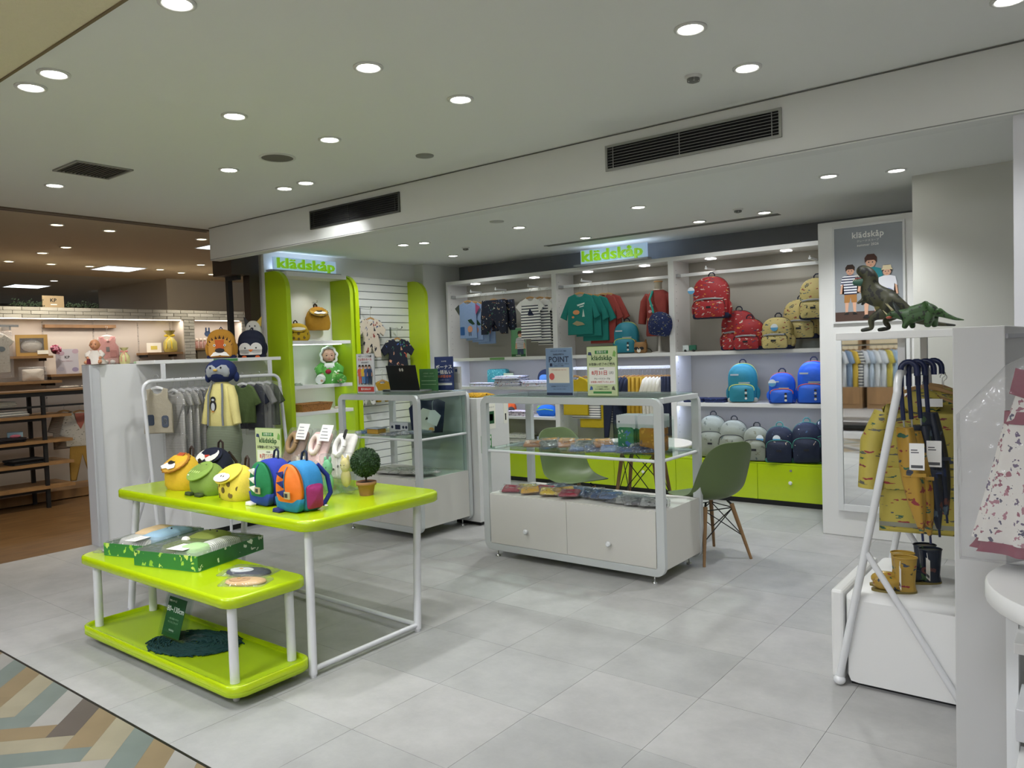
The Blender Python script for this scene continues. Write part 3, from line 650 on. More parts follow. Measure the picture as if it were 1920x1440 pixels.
# ---- shell chairs
SHELL = mat('#5e7045', 0.45)
def shell_chair(loc, rz, lab):
    t = thing('shell_chair', lab, 'chair', loc, rz)
    prof = [(-0.225, 0.448, 0.17, 0.0), (-0.215, 0.452, 0.20, 0.0), (-0.16, 0.442, 0.222, 0.004), (-0.06, 0.425, 0.23, 0.022), (0.04, 0.418, 0.232, 0.045), (0.12, 0.425, 0.232, 0.07), (0.18, 0.46, 0.23, 0.085),
            (0.215, 0.52, 0.226, 0.085), (0.235, 0.60, 0.222, 0.07), (0.255, 0.68, 0.212, 0.055), (0.275, 0.75, 0.195, 0.04), (0.29, 0.80, 0.17, 0.025), (0.30, 0.835, 0.12, 0.01), (0.303, 0.845, 0.06, 0.003)]
    n = 12; V = []
    for i, (y, z, hw, cup) in enumerate(prof):
        a, b = prof[max(i-1, 0)], prof[min(i+1, len(prof)-1)]; ty, tz = b[0]-a[0], b[1]-a[1]; L = math.hypot(ty, tz); ny, nz = -tz/L, ty/L
        for k in range(n+1):
            u = -1+2*k/n; c = cup*abs(u)**2.4
            V.append((hw*u, y+ny*c, z+nz*c))
    mb = MB(); F = [(i*(n+1)+k, i*(n+1)+k+1, (i+1)*(n+1)+k+1, (i+1)*(n+1)+k) for i in range(len(prof)-1) for k in range(n)]
    mb.add(V, F, smooth=True); o = mb.build('seat_shell', SHELL, t)
    sd = o.modifiers.new('solid', 'SOLIDIFY'); sd.thickness = 0.006; sd.offset = 0; sb = o.modifiers.new('sub', 'SUBSURF'); sb.levels = 1; sb.render_levels = 1
    dowel_base(t, 0.385, 0.285, 0.16, 0.016, OAK)
    mb = MB()
    for k in range(4): a = PI/4+k*PI/2; mb.tube([(0.16*math.cos(a), 0.16*math.sin(a), 0.38), (0.13*math.cos(a), 0.13*math.sin(a), 0.408)], 0.008, 8)
    mb.build('shell_mount', DARKMETAL, t)
    return t
shell_chair((-3.47, 5.24, 0), PI/2-0.42, 'olive green moulded shell chair facing the round table, seen through the glass counter')
shell_chair((-2.245, 5.095, 0), -2.066, 'olive green moulded shell chair beside the counter end, its back turned')
# ---- white rail racks (A-frames)
def rack(sgn, lab, x_top, x_foot, x_back, y0, y1, shelf_x, ysh, fz=1.37):
    t = thing('garment_rack', lab, 'rack', (0, 0, 0)); m = mat('#e0e1e3', 0.25, 0.1); r = 0.016
    mid = 0.5
    def leg(y, yo):
        xm = x_foot+(x_top-x_foot)*0.46; return xm
    pts = [(x_foot, y0-0.03*0, 0.03), (x_top, y0, fz-0.09)]
    for k in range(1, 7): a = PI/2*k/6; pts.append((x_top, y0+0.08*(1-math.cos(a)), fz-0.09+0.08*math.sin(a)))
    pts2 = [(x_foot, y1, 0.03), (x_top, y1, fz-0.09)]
    for k in range(1, 7): a = PI/2*k/6; pts2.append((x_top, y1-0.08*(1-math.cos(a)), fz-0.09+0.08*math.sin(a)))
    MB().tube(pts+pts2[::-1], r, 12).build('rail_frame', m, t)
    for y in (y0, y1):
        f = 0.46; MB().tube([(x_foot+(x_top-x_foot)*f, y, 0.03+(fz-0.12)*f), (x_back, y, 0.02)], r*0.85, 10).build('brace', m, t)
        MB().ell((x_foot, y, 0.022), (0.026, 0.026, 0.022)).build('foot', m, t); MB().ell((x_back, y, 0.022), (0.02, 0.02, 0.02)).build('foot', m, t)
    yy0, yy1 = ysh
    for y in (max(y0+0.1, yy0+0.04), min(y1-0.1, yy1-0.05)): bx('shelf_post', x_top-0.014, x_top+0.014, y-0.014, y+0.014, fz, 1.502, m, t)
    bx('top_shelf', shelf_x[0], shelf_x[1], yy0, yy1, 1.502, 1.533, WHITE, t, 0.002)
    return t
rl = rack(1, 'white tube garment rack along the low wall, hung with baby clothes', -6.27, -6.13, -6.58, 3.1, 4.42, (-6.645, -6.33), (3.24, 4.49))
rack(-1, 'white tube garment rack hung with yellow raincoats, two dinosaurs on its shelf', -0.685, -0.93, -0.46, 3.45, 4.42-0.28, (-0.915, -0.417), (3.42, 4.15))
# ---- white low cabinet under the left rack
t = thing('low_cabinet', 'white low storage cabinet with round knobs under the baby clothes rack', 'cabinet', (0, 0, 0))
bx('body', -6.56, -6.14, 3.38, 4.56, 0.05, 0.46, WHITE, t, 0.003); bx('plinth', -6.54, -6.17, 3.40, 4.54, 0, 0.05, BLACK, t)
for k in range(2):
    d = bx('door', -6.14, -6.128, 3.385+k*0.587, 3.385+k*0.587+0.58, 0.055, 0.455, WHITE, t, 0.001)
    MB().lathe([(0.006, 0), (0.006, 0.014), (0.017, 0.018), (0.019, 0.026), (0.012, 0.034)], 14, M=TR(-6.128, 3.385+k*0.587+0.22, 0.27) @ Matrix.Rotation(PI/2, 4, 'Y')).build('knob', WHITE_M, d)
# ---- rounded white cube under raincoats
t = thing('white_plinth', 'rounded white display cube under the raincoats with rain boots on it', 'plinth', (0, 0, 0))
def rounded_block(x0, x1, y0, y1, z0, z1, r):
    o = [(x0, z0+0.03)] + [(x0+r-r*math.cos(a), z1-r+r*math.sin(a)) for a in [PI/2*k/6 for k in range(7)]] + [(x1, z1), (x1, z0)] + [(x0+0.05, z0), (x0+0.02, z0+0.004)]
    n = len(o); R = []
    for q, y in ((r, y0), (r*0.3, y0+r*0.3), (0, y0+r), (0, y1)): R.append([(max(x, x0+q*0.3) if x < x0+r else x, y, min(z, z1-q) if q else z) for x, z in o])
    return MB().rings(R)
rounded_block(-0.905, -0.42, 3.46, 4.1, 0.02, 0.415, 0.035).build('body', WHITE, t); bx('side_leaf', -0.965, -0.912, 3.46, 4.1, 0.02, 0.413, WHITE, t, 0.012)
bx('base', -0.89, -0.44, 3.49, 4.08, 0, 0.02, BLACK, t)
# ---- round white table at the right with shelves
t = thing('side_table', 'round edged white table under the floral dress, shelves below', 'table', (0, 0, 0))
MB().lathe([(0.345, 0.80), (0.35, 0.805), (0.35, 0.845), (0.345, 0.85)], 48, c=(0.085, 2.41, 0)).build('tabletop', WHITE, t)
bx('post', -0.235, -0.205, 2.58, 2.62, 0.0, 0.80, WHITE_M, t); bx('post', 0.28, 0.31, 2.58, 2.62, 0.0, 0.80, WHITE_M, t)
bx('post', -0.205+0.4, -0.175+0.4, 2.25, 2.28, 0.0, 0.80, WHITE_M, t)
for z in (0.66, 0.30): bx('shelf', -0.205, 0.28, 2.45, 2.62, z-0.03, z, WHITE, t, 0.002)
bx('tray', -0.20, 0.27, 2.42, 2.61, 0.40, 0.49, mat('#c9cacc', 0.5), t, 0.003)
tag(bx('grey_tray', -0.14, 0.1, 2.36, 2.55, 0.851, 0.862, mat('#6c6e70', 0.4), None, 0.003), 'flat dark grey tablet lying on the round edged white table', 'tablet')
# ---- mirror and poster on the panel
t = thing('wall_mirror', 'tall framed mirror on the white panel reflecting racks of clothes', 'mirror', (0, 6.15, 0))
bx('glass', -1.60, -1.17, -0.012, -0.008, 0.25, 1.50, mat('#e8ebeb', 0.02, 1.0), t)
MB().box(-1.64, -1.60, -0.022, -0.001, 0.20, 1.55).box(-1.17, -1.13, -0.022, -0.001, 0.20, 1.55).box(-1.60, -1.17, -0.022, -0.001, 0.20, 0.25).box(-1.60, -1.17, -0.022, -0.001, 1.50, 1.55).box(-1.60, -1.17, -0.008, -0.001, 0.25, 1.5).build('frame', WHITE_M, t, 0.002)
# ================================================================ MERCHANDISE: builders
def backpack(name, lab, loc, rz, w, h, d, body, pocket, base, trim, strap='#1a2238', group=None, mesh_pocket=None, tagdisc=True, hang=False, big=False, zipc=None, logo=True, lean=0.0, tagx=None):
    t = thing(name, lab, 'backpack', loc, rz, group)
    if lean: t.rotation_euler = (lean, 0, rz)
    MB().dome(arch(w, h, 0.42, 10, 2.4, 0.95, 0.03), d*0.62, 0.03, 0.0, 0.03).build('body', body, t)
    MB().dome([(x*1.03, z) for x, z in rrect(-w/2, w/2, 0.0, h*0.13, 0.02, 3)], d*0.66, 0.024, 0.0, 0.02).build('base_panel', base, t)
    pw = w*(0.86 if not big else 0.9); ph = h*(0.44 if not big else 0.60); y0 = -d*0.31-0.028
    p = MB().dome([(x, z+0.01) for x, z in arch(pw, ph, 0.35, 8, 3.0, 0.97, 0.02)], 0.035, 0.022, y0, 0.012).build('front_pocket', pocket, t)
    yf = y0-0.0175-0.014
    zz = [(x*0.97, z+0.01) for x, z in arch(pw*1.02, ph*1.02, 0.35, 8, 3.0, 0.97, 0.02)]; zz = [q for q in zz if q[1] > ph*0.45]
    MB().tube([(x, yf+0.018, z) for x, z in zz], 0.0035, 6).build('pocket_zip', zipc or trim, p)
    if logo: bx('label_patch', -0.022, 0.022, yf-0.012, yf-0.002, ph*0.55, ph*0.55+0.018, mat('#15161c', 0.5), p)
    for s in (-1, 1):
        MB().dome([(x*0.9, z) for x, z in arch(d*0.5, h*0.36, 0.3, 6, 3, 0.95, 0.012)], 0.012, 0.02, 0, 0.006, M=TR(s*(w/2-0.002), 0.0, 0.02) @ RZ(s*PI/2)).build('side_pocket', mesh_pocket or body, t)
    MB().tube([(-0.03, 0.02, h-0.012), (-0.028, 0.02, h+0.022), (-0.012, 0.02, h+0.038), (0.012, 0.02, h+0.038), (0.028, 0.02, h+0.022), (0.03, 0.02, h-0.012)], 0.006, 6).build('handle', cloth(strap), t)
    for s in (-1, 1):
        MB().tube([(s*w*0.2, d*0.31, h*0.9), (s*w*0.27, d*0.31+0.03, h*0.7), (s*w*0.36, d*0.31+0.035, h*0.4), (s*w*0.42, d*0.31+0.015, h*0.08)], 0.011, 6).build('shoulder_strap', cloth(strap), t)
    MB().tube([(x*0.98, d*0.06, z) for x, z in arch(w*1.004, h*1.004, 0.42, 10, 2.4, 0.95, 0.03) if z > h*0.35], 0.004, 6).build('zip', trim, t)
    if tagdisc:
        tx = tagx if tagx is not None else -w*0.05
        q = MB().puff(disc(tx, h*0.68, 0.034), 0.001, 0.0004, -d*0.31-0.035).build('round_tag', mat('#e9f0f4', 0.5), t)
        MB().puff([(x, z) for x, z in disc(tx, h*0.68, 0.0335) if z < h*0.68+0.001], 0.001, 0.0003, -d*0.31-0.0362).build('print', mat('#5aa2cf', 0.5), q)
    return t
def tee(w, h, sl=0.10, sw=0.10, neck=0.11, drop=0.03, nd=0.035, sa=0.75):
    hw = w/2; n = neck/2; c, s = math.cos(sa), math.sin(sa)
    R = [(n, 0.0), (hw*0.92, -drop)]
    tip = (hw*0.92+sl*c, -drop-sl*s); low = (tip[0]-sw*s, tip[1]-sw*c)
    R += [tip, low, (hw*0.97, -drop-sw*1.15), (hw*1.02, -h)]
    L = [(-x, z) for x, z in R[::-1]]
    return R + L + [(-n*0.55, -nd*0.8), (0, -nd), (n*0.55, -nd*0.8)]
def vest(w, h, neck=0.1, nd=0.05):
    hw = w/2; R = [(neck/2, 0), (hw*0.72, -0.01), (hw*0.70, -0.09), (hw*0.95, -0.14), (hw, -h)]
    return R + [(-x, z) for x, z in R[::-1]] + [(-neck*0.3, -nd*0.8), (0, -nd), (neck*0.3, -nd*0.8)]
def pants(w, h, leg=0.45, rise=0.4):
    hw = w/2
    return [(hw*0.86, 0), (hw, -h*0.5), (hw*1.0, -h), (hw*(1-leg*1.6), -h), (0.004, -h*rise), (-hw*(1-leg*1.6), -h), (-hw*1.0, -h), (-hw, -h*0.5), (-hw*0.86, 0)]
HW = mat('#b58d58', 0.5)
def hanger(t, w, hook_h, wood=True, y=0.0, m=None):
    m = m or (HW if wood else mat('#e9e9e9', 0.3)); hw = w/2
    o = [(0, 0.018), (hw*0.35, 0.008), (hw*0.8, -0.022), (hw*0.8, -0.034), (hw*0.3, -0.012), (0, -0.004), (-hw*0.3, -0.012), (-hw*0.8, -0.034), (-hw*0.8, -0.022), (-hw*0.35, 0.008)]
    g = MB().puff(o, 0.012, 0.004, y).build('hanger', m, t)
    r = 0.014; pts = [(0, y, 0.015), (0, y, hook_h-r*1.6)] + [(r*math.cos(a)-r*0.0, y, hook_h-r*0.2+r*math.sin(a)) for a in [-0.6+PI*1.25*k/8 for k in range(9)]]
    MB().tube(pts, 0.0016, 6).build('hook', CHROME, g)
def garment(name, lab, cat, out, t_, m, loc, rz=0.0, hook=0.10, group=None, wood=True, extras=None, hw=None, prints=None):
    t = thing(name, lab, cat, loc, rz, group)
    MB().puff(out, t_, t_*0.45, 0).build('cloth_body', m, t)
    if hook: hanger(t, hw or 0.26, hook, wood)
    for nm, o, mm in (extras or []): MB().puff(o, 0.004, 0.001, -t_/2-0.003).build(nm, mm, t)
    return t
def cushion(mb, out, t, b, y, mi=0, M=None, r=0.01): return mb.dome(out, t, b, y, r, mi, M)

# ================================================================ bay A
BLUE_T = cloth('#8ea6cf'); PINKS = cloth('#a64c74'); OLIVE = cloth('#4c5248')
SHORTS = patt('#12182c', ['#d9b98f', '#5b6f8f', '#c9c6bb', '#8c5a3c', '#3f6c54'], 26, 0.24)
STR = stripes('#ecebe6', '#1b2238', 'Z', 0.032, 0.36, limit=-0.085)
def waterfall(x, z, y0=7.12, y1=6.93):
    tg = thing('hook_arm', 'small white display arm hooked on the shelving rail', 'hook', (x, 0, z), 0, 'display arms on the rails')
    MB().box(-0.012, 0.012, y1, y0, 0.018, 0.034).box(-0.004, 0.004, y1-0.004, y1+0.004, 0.03, 0.05).build('arm', WHITE_M, tg); return tg
for x in (-5.98, -5.60, -5.13): waterfall(x, 2.205)
for i in range(4):
    o = tee(0.24, 0.44+i*0.012, 0.09, 0.09)
    garment('kids_tee', ['pale blue tee with a printed animal and pink sleeves, front one of its row', 'pale blue tee second in the row on the display arm', 'pale blue tee third in the row on the display arm', 'pale blue tee at the back of the row on the display arm'][i], 'shirt', o, 0.02, BLUE_T, (-6.05+i*0.065, 6.95+i*0.035, 2.12-i*0.012), 0.12, 0.10, 'pale blue tees on the rail',
        extras=[('sleeve', [(0.118, -0.03), (0.18, -0.075), (0.12, -0.16), (0.115, -0.12)], PINKS), ('sleeve', [(-0.118, -0.03), (-0.115, -0.12), (-0.12, -0.16), (-0.18, -0.075)], OLIVE if i == 0 else PINKS),
                ('print_leaf', [(0.0, -0.22), (0.05, -0.21), (0.10, -0.27), (0.07, -0.28), (0.02, -0.25)], cloth('#1f3f2a')), ('print_animal', disc(0.03, -0.33, 0.035, 0.04), cloth('#d79a7a')), ('print_bag', rrect(-0.11, -0.05, -0.40, -0.30, 0.01), cloth('#2f5f9c')), ('print_legs', rrect(0.01, 0.018, -0.41, -0.36, 0.002), INK), ('print_legs', rrect(0.035, 0.043, -0.41, -0.36, 0.002), INK)])
sh = garment('shorts', 'navy printed shorts clipped to a wooden hanger, front pair', 'shorts', pants(0.38, 0.40, 0.30, 0.62), 0.04, SHORTS, (-5.66, 6.96, 2.115), 0.05, 0.08, hw=0.22)
garment('shorts', 'navy printed shorts peeking out behind the front pair', 'shorts', pants(0.34, 0.36, 0.30, 0.62), 0.04, SHORTS, (-5.56, 7.02, 2.11), 0.05, 0.08, hw=0.22)
def striped(i, x, y, lab):
    g_ = garment('kids_tee', lab, 'shirt', tee(0.26, 0.46+0.03*i, 0.10, 0.10, sa=0.8), 0.025, STR, (x, y, 2.10-0.005*i), 0.06, 0.10, extras=[('sleeve', [(0.12, -0.03), (0.19, -0.095), (0.12, -0.17), (0.11, -0.1)], cloth('#e9e8e2')), ('sleeve', [(-0.12, -0.03), (-0.11, -0.1), (-0.12, -0.17), (-0.19, -0.095)], cloth('#e9e8e2'))] + ([('ship_print', [(0.0, -0.12), (0.035, -0.17), (0.05, -0.20), (-0.02, -0.20), (-0.03, -0.18)], NAVY)] if i == 0 else []))
striped(0, -5.12, 6.95, 'white and navy striped tee with a ship print, front of the pair')
striped(1, -5.03, 7.01, 'white and navy striped tee hanging behind the ship tee'); striped(2, -4.98, 7.08, 'white tee with stripes, hindmost on the striped tee arm')
# small poster with a child in a striped tee
t = notice('small_poster', 'small green poster of a child in a striped tee on the shelf edge', (-5.36, 7.015, 1.443), 0.05, 0.20, 0.33, mat('#5f9468', 0.6),
    [(-0.098, 0.098, 0.002, 0.03, GRD), ('klädskåp', 0.0, 0.016, 0.02, WINK, 0.01)], CREAM)
SKIN = mat('#d9a88c', 0.6); HAIR = mat('#3a2a22', 0.8)
def pfig(t, x, z, h, hair, top, bottom, shoes, yb=-0.002, hat=None, legs='short', face=True, stripe=None):
    """flat printed figure of a child on a poster: h is the height from shoe soles to the crown, z of the soles"""
    L = 0
    def F(nm, out, m, k): MB().puff([(x+a*h, z+b*h) for a, b in out], 0.0004, 0.0001, yb-0.0006*k).build(nm, m, t)
    F('printed_legs', [(-0.10, 0.03), (-0.055, 0.03), (-0.02, 0.42), (0.02, 0.42), (0.055, 0.03), (0.10, 0.03), (0.11, 0.48), (-0.11, 0.48)], SKIN if legs == 'short' else bottom, 0)
    F('printed_trousers', [(-0.12, 0.24 if legs == 'short' else 0.06), (-0.02, 0.24 if legs == 'short' else 0.06), (0, 0.34), (0.02, 0.24 if legs == 'short' else 0.06), (0.12, 0.24 if legs == 'short' else 0.06), (0.115, 0.46), (-0.115, 0.46)], bottom, 1)
    F('printed_shoes', [(-0.13, 0.0), (-0.04, 0.0), (-0.04, 0.05), (-0.09, 0.05)], shoes, 2); F('printed_shoes', [(0.04, 0.0), (0.13, 0.0), (0.09, 0.05), (0.04, 0.05)], shoes, 2)
    F('printed_arms', [(-0.20, 0.42), (-0.16, 0.42), (-0.13, 0.70), (0.13, 0.70), (0.16, 0.42), (0.20, 0.42), (0.17, 0.62), (-0.17, 0.62)], SKIN, 2)
    F('printed_top', [(-0.12, 0.40), (0.12, 0.40), (0.13, 0.62), (0.19, 0.58), (0.15, 0.76), (0.05, 0.79), (-0.05, 0.79), (-0.15, 0.76), (-0.19, 0.58), (-0.13, 0.62)], top, 3)
    F('printed_face', disc(0, 0.87, 0.075, 0.085), SKIN, 3)
    F('printed_hair', [(-0.085, 0.86), (-0.05, 0.90), (0.05, 0.90), (0.085, 0.86), (0.09, 0.94), (0.05, 0.995), (-0.05, 0.995), (-0.09, 0.94)], hair, 4)
    F('printed_eyes', disc(-0.028, 0.868, 0.01), INK, 5); F('printed_eyes', disc(0.028, 0.868, 0.01), INK, 5); F('printed_mouth', [(-0.02, 0.825), (0.02, 0.825), (0, 0.815)], RED, 5)
    if hat: F('printed_hat', [(-0.11, 0.90), (0.11, 0.90), (0.085, 0.93), (0.07, 0.99), (-0.07, 0.99), (-0.085, 0.93)], hat, 6)
pfig(t, 0.03, -0.06, 0.36, HAIR, stripes('#e8e8e6', '#2b3550', 'Z', 0.014, 0.4), mat('#39435e', 0.7), INK)
for o_ in [c for c in t.children if c.name.startswith(('printed_shoes', 'printed_legs'))]: bpy.data.objects.remove(o_)
# shelf labels
for x in (-5.67,): tag(bx('shelf_label', x-0.11, x+0.11, 7.0, 7.003, 1.414, 1.441, mat('#6f9c62', 0.6)), 'green label strip on the upper shelf edge near the small poster', 'label')
# second shelf
PALE = patt('#dfe0ea', ['#3c4a78', '#b86a5a', '#6a7fb0', '#4c4f60'], 38, 0.27)
def pile(name, lab, cat, x, y, z, w, d, n, m, h=0.014, group=None, jit=0.015, rz=0.1):
    t = thing(name, lab, cat, (x, y, z), rz, group)
    zz = 0
    for k in range(n):
        a = random.uniform(-jit, jit); b = random.uniform(-jit, jit); hh = h*random.uniform(0.8, 1.3)
        o = rrect(-w/2, w/2, -d/2, d/2, 0.02, 3)
        R = [[(px*q+a, py*q+b, zz+zq) for px, py in o] for q, zq in ((0.95, 0), (1, hh*0.3), (1, hh*0.7), (0.93, hh))]
        R.append([(px*0.5+a, py*0.5+b, zz+hh*1.15) for px, py in o])
        MB().rings(R).build('folded_layer', m, t); zz += hh
    return t
pile('folded_clothes', 'flat pile of folded white printed tees beside the teal pouch', 'clothes', -5.97, 7.12, 1.10, 0.34, 0.2, 3, PALE)
tag(MB().dome([(x, z) for x, z in rrect(-0.14, 0.14, 0, 0.20, 0.03)], 0.09, 0.01, 0, 0.02).build('pouch', patt('#3c8f8c', ['#1f5a60', '#7fc0b0'], 40, 0.3), loc=(-5.87, 7.26, 1.10), rot=(0, 0, 0.1)), 'square teal patterned pouch leaning on the back of the shelf', 'pouch')
t = thing('glasses_case_card', 'pale card holding a small pair of glasses beside the teal pouch', 'card', (-5.65, 7.18, 1.10), 0.05)
bx('card', -0.07, 0.07, 0, 0.01, 0, 0.15, mat('#a9b58e', 0.6), t); MB().tube([(0.03*math.cos(a)-0.035, -0.005, 0.05+0.025*math.sin(a)) for a in [2*PI*k/12 for k in range(13)]], 0.003, 6).tube([(0.03*math.cos(a)+0.035, -0.005, 0.05+0.025*math.sin(a)) for a in [2*PI*k/12 for k in range(13)]], 0.003, 6).build('glasses', mat('#cfe0e0', 0.3), t)
pile('folded_clothes', 'taller heap of folded white printed tees in the middle of the shelf', 'clothes', -5.55, 7.10, 1.10, 0.36, 0.22, 7, PALE, 0.016, jit=0.03)
pile('folded_clothes', 'folded white printed tees in front of the navy and yellow pouch', 'clothes', -5.16, 7.10, 1.10, 0.34, 0.2, 4, PALE)
t = thing('belt_pouch', 'rounded navy pouch with yellow and blue panels, behind the folded tees', 'pouch', (-5.13, 7.24, 1.10), 0.05)
MB().dome(arch(0.24, 0.19, 0.6, 8, 2.2, 0.9, 0.03), 0.06, 0.03, 0, 0.02).build('body', NAVY, t); MB().dome(arch(0.13, 0.13, 0.4, 6, 2.5, 0.9, 0.02), 0.02, 0.015, -0.06, 0.008).build('pocket', cloth('#5f95d8'), t); MB().dome([(x+0.07, z) for x, z in arch(0.08, 0.06, 0.4)], 0.02, 0.01, -0.07, 0.008).build('panel', cloth('#d8b21c'), t)
# third shelf
t = thing('cap_pouch', 'round orange and black pouch at the shelf end', 'pouch', (-5.64, 7.16, 0.755), 0.2)
MB().dome(disc(0, 0.08, 0.09, 0.08), 0.07, 0.03, 0, 0.02).build('body', cloth('#d4581a'), t); MB().dome(disc(0.05, 0.05, 0.05, 0.05), 0.03, 0.02, -0.05, 0.01).build('patch', BLACK, t)
pile('folded_clothes', 'small folded cloth with a dark print on the lowest white shelf', 'clothes', -5.44, 7.12, 0.755, 0.28, 0.18, 4, patt('#d8cfd6', ['#2a2a3c', '#8f4a54'], 40, 0.3))
t = thing('belt_bag', 'bright blue belt bag with a lime edge on the lowest white shelf', 'bag', (-5.07, 7.14, 0.755), 0.15)
MB().dome([(x, z) for x, z in arch(0.26, 0.13, 0.7, 8, 2.2, 0.85, 0.03)], 0.07, 0.03, 0, 0.02).build('body', cloth('#1f6fd0'), t)
MB().tube([(-0.1, -0.055, 0.07), (0.0, -0.066, 0.085), (0.1, -0.055, 0.07)], 0.004, 6).build('zip', cloth('#9fd048'), t); MB().dome([(x-0.1, z+0.06) for x, z in disc(0, 0.03, 0.03, 0.03)], 0.03, 0.01, 0, 0.01).build('tab', cloth('#86b83a'), t)
pile('folded_clothes', 'grey and white folded clothes on the lime base below the shelves', 'clothes', -5.49, 7.15, 0.40, 0.33, 0.24, 7, patt('#cfd0c8', ['#4f5a50', '#7c857c'], 30, 0.25), 0.018, jit=0.025)
pile('folded_clothes', 'pale blue patterned folded clothes at the end of the lime base', 'clothes', -5.06, 7.18, 0.40, 0.26, 0.22, 7, patt('#c9d4e8', ['#4a68a8', '#e8e8f0'], 40, 0.3), 0.018)

# ================================================================ bay B
TEAL = cloth('#12746a'); RUST = cloth('#8f3a33')
waterfall(-4.42, 2.205)
def longtee(name, lab, m, x, y, z, w=0.30, h=0.44, prints=None, rz=0.1, sl=0.24, **k):
    return garment(name, lab, 'shirt', tee(w, h, sl, 0.085, sa=1.12), 0.03, m, (x, y, z), rz, 0.10, extras=prints, **k)
P_ = lambda h: mat(h, 0.7)
longtee('sweatshirt', 'teal long sleeved top with a white and orange print, front of its row', TEAL, -4.46, 6.95, 2.10, prints=[('script_print', [(-0.03, -0.12), (0.06, -0.10), (0.06, -0.115), (-0.02, -0.135)], P_('#cfe0d8')), ('script_print', [(0.0, -0.14), (0.05, -0.13), (0.05, -0.14), (0.0, -0.15)], P_('#cfe0d8')), ('dino_print', disc(-0.04, -0.20, 0.04, 0.025), P_('#c98a58')), ('tower_print', [(0.03, -0.25), (0.045, -0.17), (0.06, -0.25)], P_('#bcd0c6')), ('map_print', [(-0.09, -0.32), (-0.04, -0.29), (0.03, -0.31), (0.06, -0.335), (-0.03, -0.345)], P_('#9a8f6c')), ('map_print', disc(-0.08, -0.25, 0.015, 0.012), P_('#c98a58'))])
longtee('sweatshirt', 'teal long sleeved top, second of its row', TEAL, -4.38, 6.99, 2.08); longtee('sweatshirt', 'teal long sleeved top, third of its row, hanging lowest', TEAL, -4.32, 7.03, 2.07, h=0.48)
longtee('sweatshirt', 'rust red long sleeved top behind the teal ones, only its sleeve free', RUST, -4.25, 7.07, 2.08, h=0.52)
longtee('sweatshirt', 'rust red long sleeved top, hindmost of the teal and rust row', RUST, -4.20, 7.10, 2.08, h=0.50)
# torso with rust shirt and bag
t = thing('torso_form', 'child torso form in a rust red printed top', 'mannequin', (-3.62, 7.12, 1.443), -0.1)
MB().lathe([(0.08, 0.0), (0.085, 0.008), (0.02, 0.014), (0.012, 0.2), (0.012, 0.30)], 16).build('stand', mat('#d8d6cf', 0.4), t)
MB().lathe([(0.04, 0.62), (0.038, 0.70), (0.042, 0.715)], 16).build('neck', mat('#a39a88', 0.8), t); MB().lathe([(0.044, 0.715), (0.046, 0.72), (0.046, 0.728), (0.04, 0.73)], 18).build('wood_cap', HW, t)
R = []
for z, a, b, yo in ((0.17, 0.145, 0.085, 0), (0.19, 0.15, 0.09, 0), (0.35, 0.135, 0.085, 0), (0.50, 0.135, 0.085, 0), (0.585, 0.135, 0.07, 0), (0.62, 0.09, 0.055, 0), (0.64, 0.05, 0.05, 0)):
    R.append([(a*math.cos(2*PI*k/20), b*math.sin(2*PI*k/20)+yo, z) for k in range(20)])
tp = MB().rings(R).build('top', RUST, t)
for s in (-1, 1): MB().tube([(s*0.115, 0, 0.585), (s*0.165, 0, 0.52), (s*0.185, -0.01, 0.40), (s*0.195, -0.02, 0.30)], [0.045, 0.048, 0.043, 0.04], 10).build('sleeve', RUST, tp)
MB().tube([(0.052*math.cos(a), 0.052*math.sin(a), 0.638) for a in [2*PI*k/16 for k in range(17)]], 0.005, 6).build('collar', mat('#d9d3c8', 0.7), tp)
for o_, m_ in (((-0.05, -0.092, 0.42), '#d8a0a0'), ((-0.02, -0.095, 0.36), '#c9b48a'), ((-0.06, -0.092, 0.34), '#c9a070'), ((0.0, -0.096, 0.31), '#b98a78'), ((-0.03, -0.094, 0.48), '#d8b8b0')):
    MB().puff(disc(o_[0], o_[2], 0.022, 0.016, 8), 0.003, 0.001, o_[1]+0.004).build('print', P_(m_), tp)
t = thing('crossbody_bag', 'navy patterned crossbody bag on a teal strap over the rust top', 'bag', (-3.60, 7.10, 1.443), -0.1)
MB().dome([(x, z) for x, z in arch(0.27, 0.24, 0.6, 8, 2.3, 0.9, 0.04)], 0.07, 0.04, 0, 0.03, M=TR(0.06, -0.12, 0.17) @ Matrix.Rotation(0.15, 4, 'Y')).build('body', patt('#152452', ['#c9cfd8', '#3f62a8', '#c9c060'], 30, 0.2, (1, 1, 3.2)), t)
MB().tube([(-0.055, -0.04, 0.625), (-0.05, -0.105, 0.54), (-0.01, -0.115, 0.44), (0.0, -0.12, 0.40)], 0.012, 6).build('strap', cloth('#2fa093'), t); MB().ell((0.0, -0.12, 0.39), (0.016, 0.012, 0.012)).build('buckle', BLACK, t)
TEALB = mat('#1f7f92', 0.55, bump=0.4, bscale=9, bdist=0.02); BLUEB = mat('#1d5fd0', 0.5, bump=0.4, bscale=9, bdist=0.02); YLW = mat('#d8df6a', 0.5); GREYB = cloth('#a9a99c')
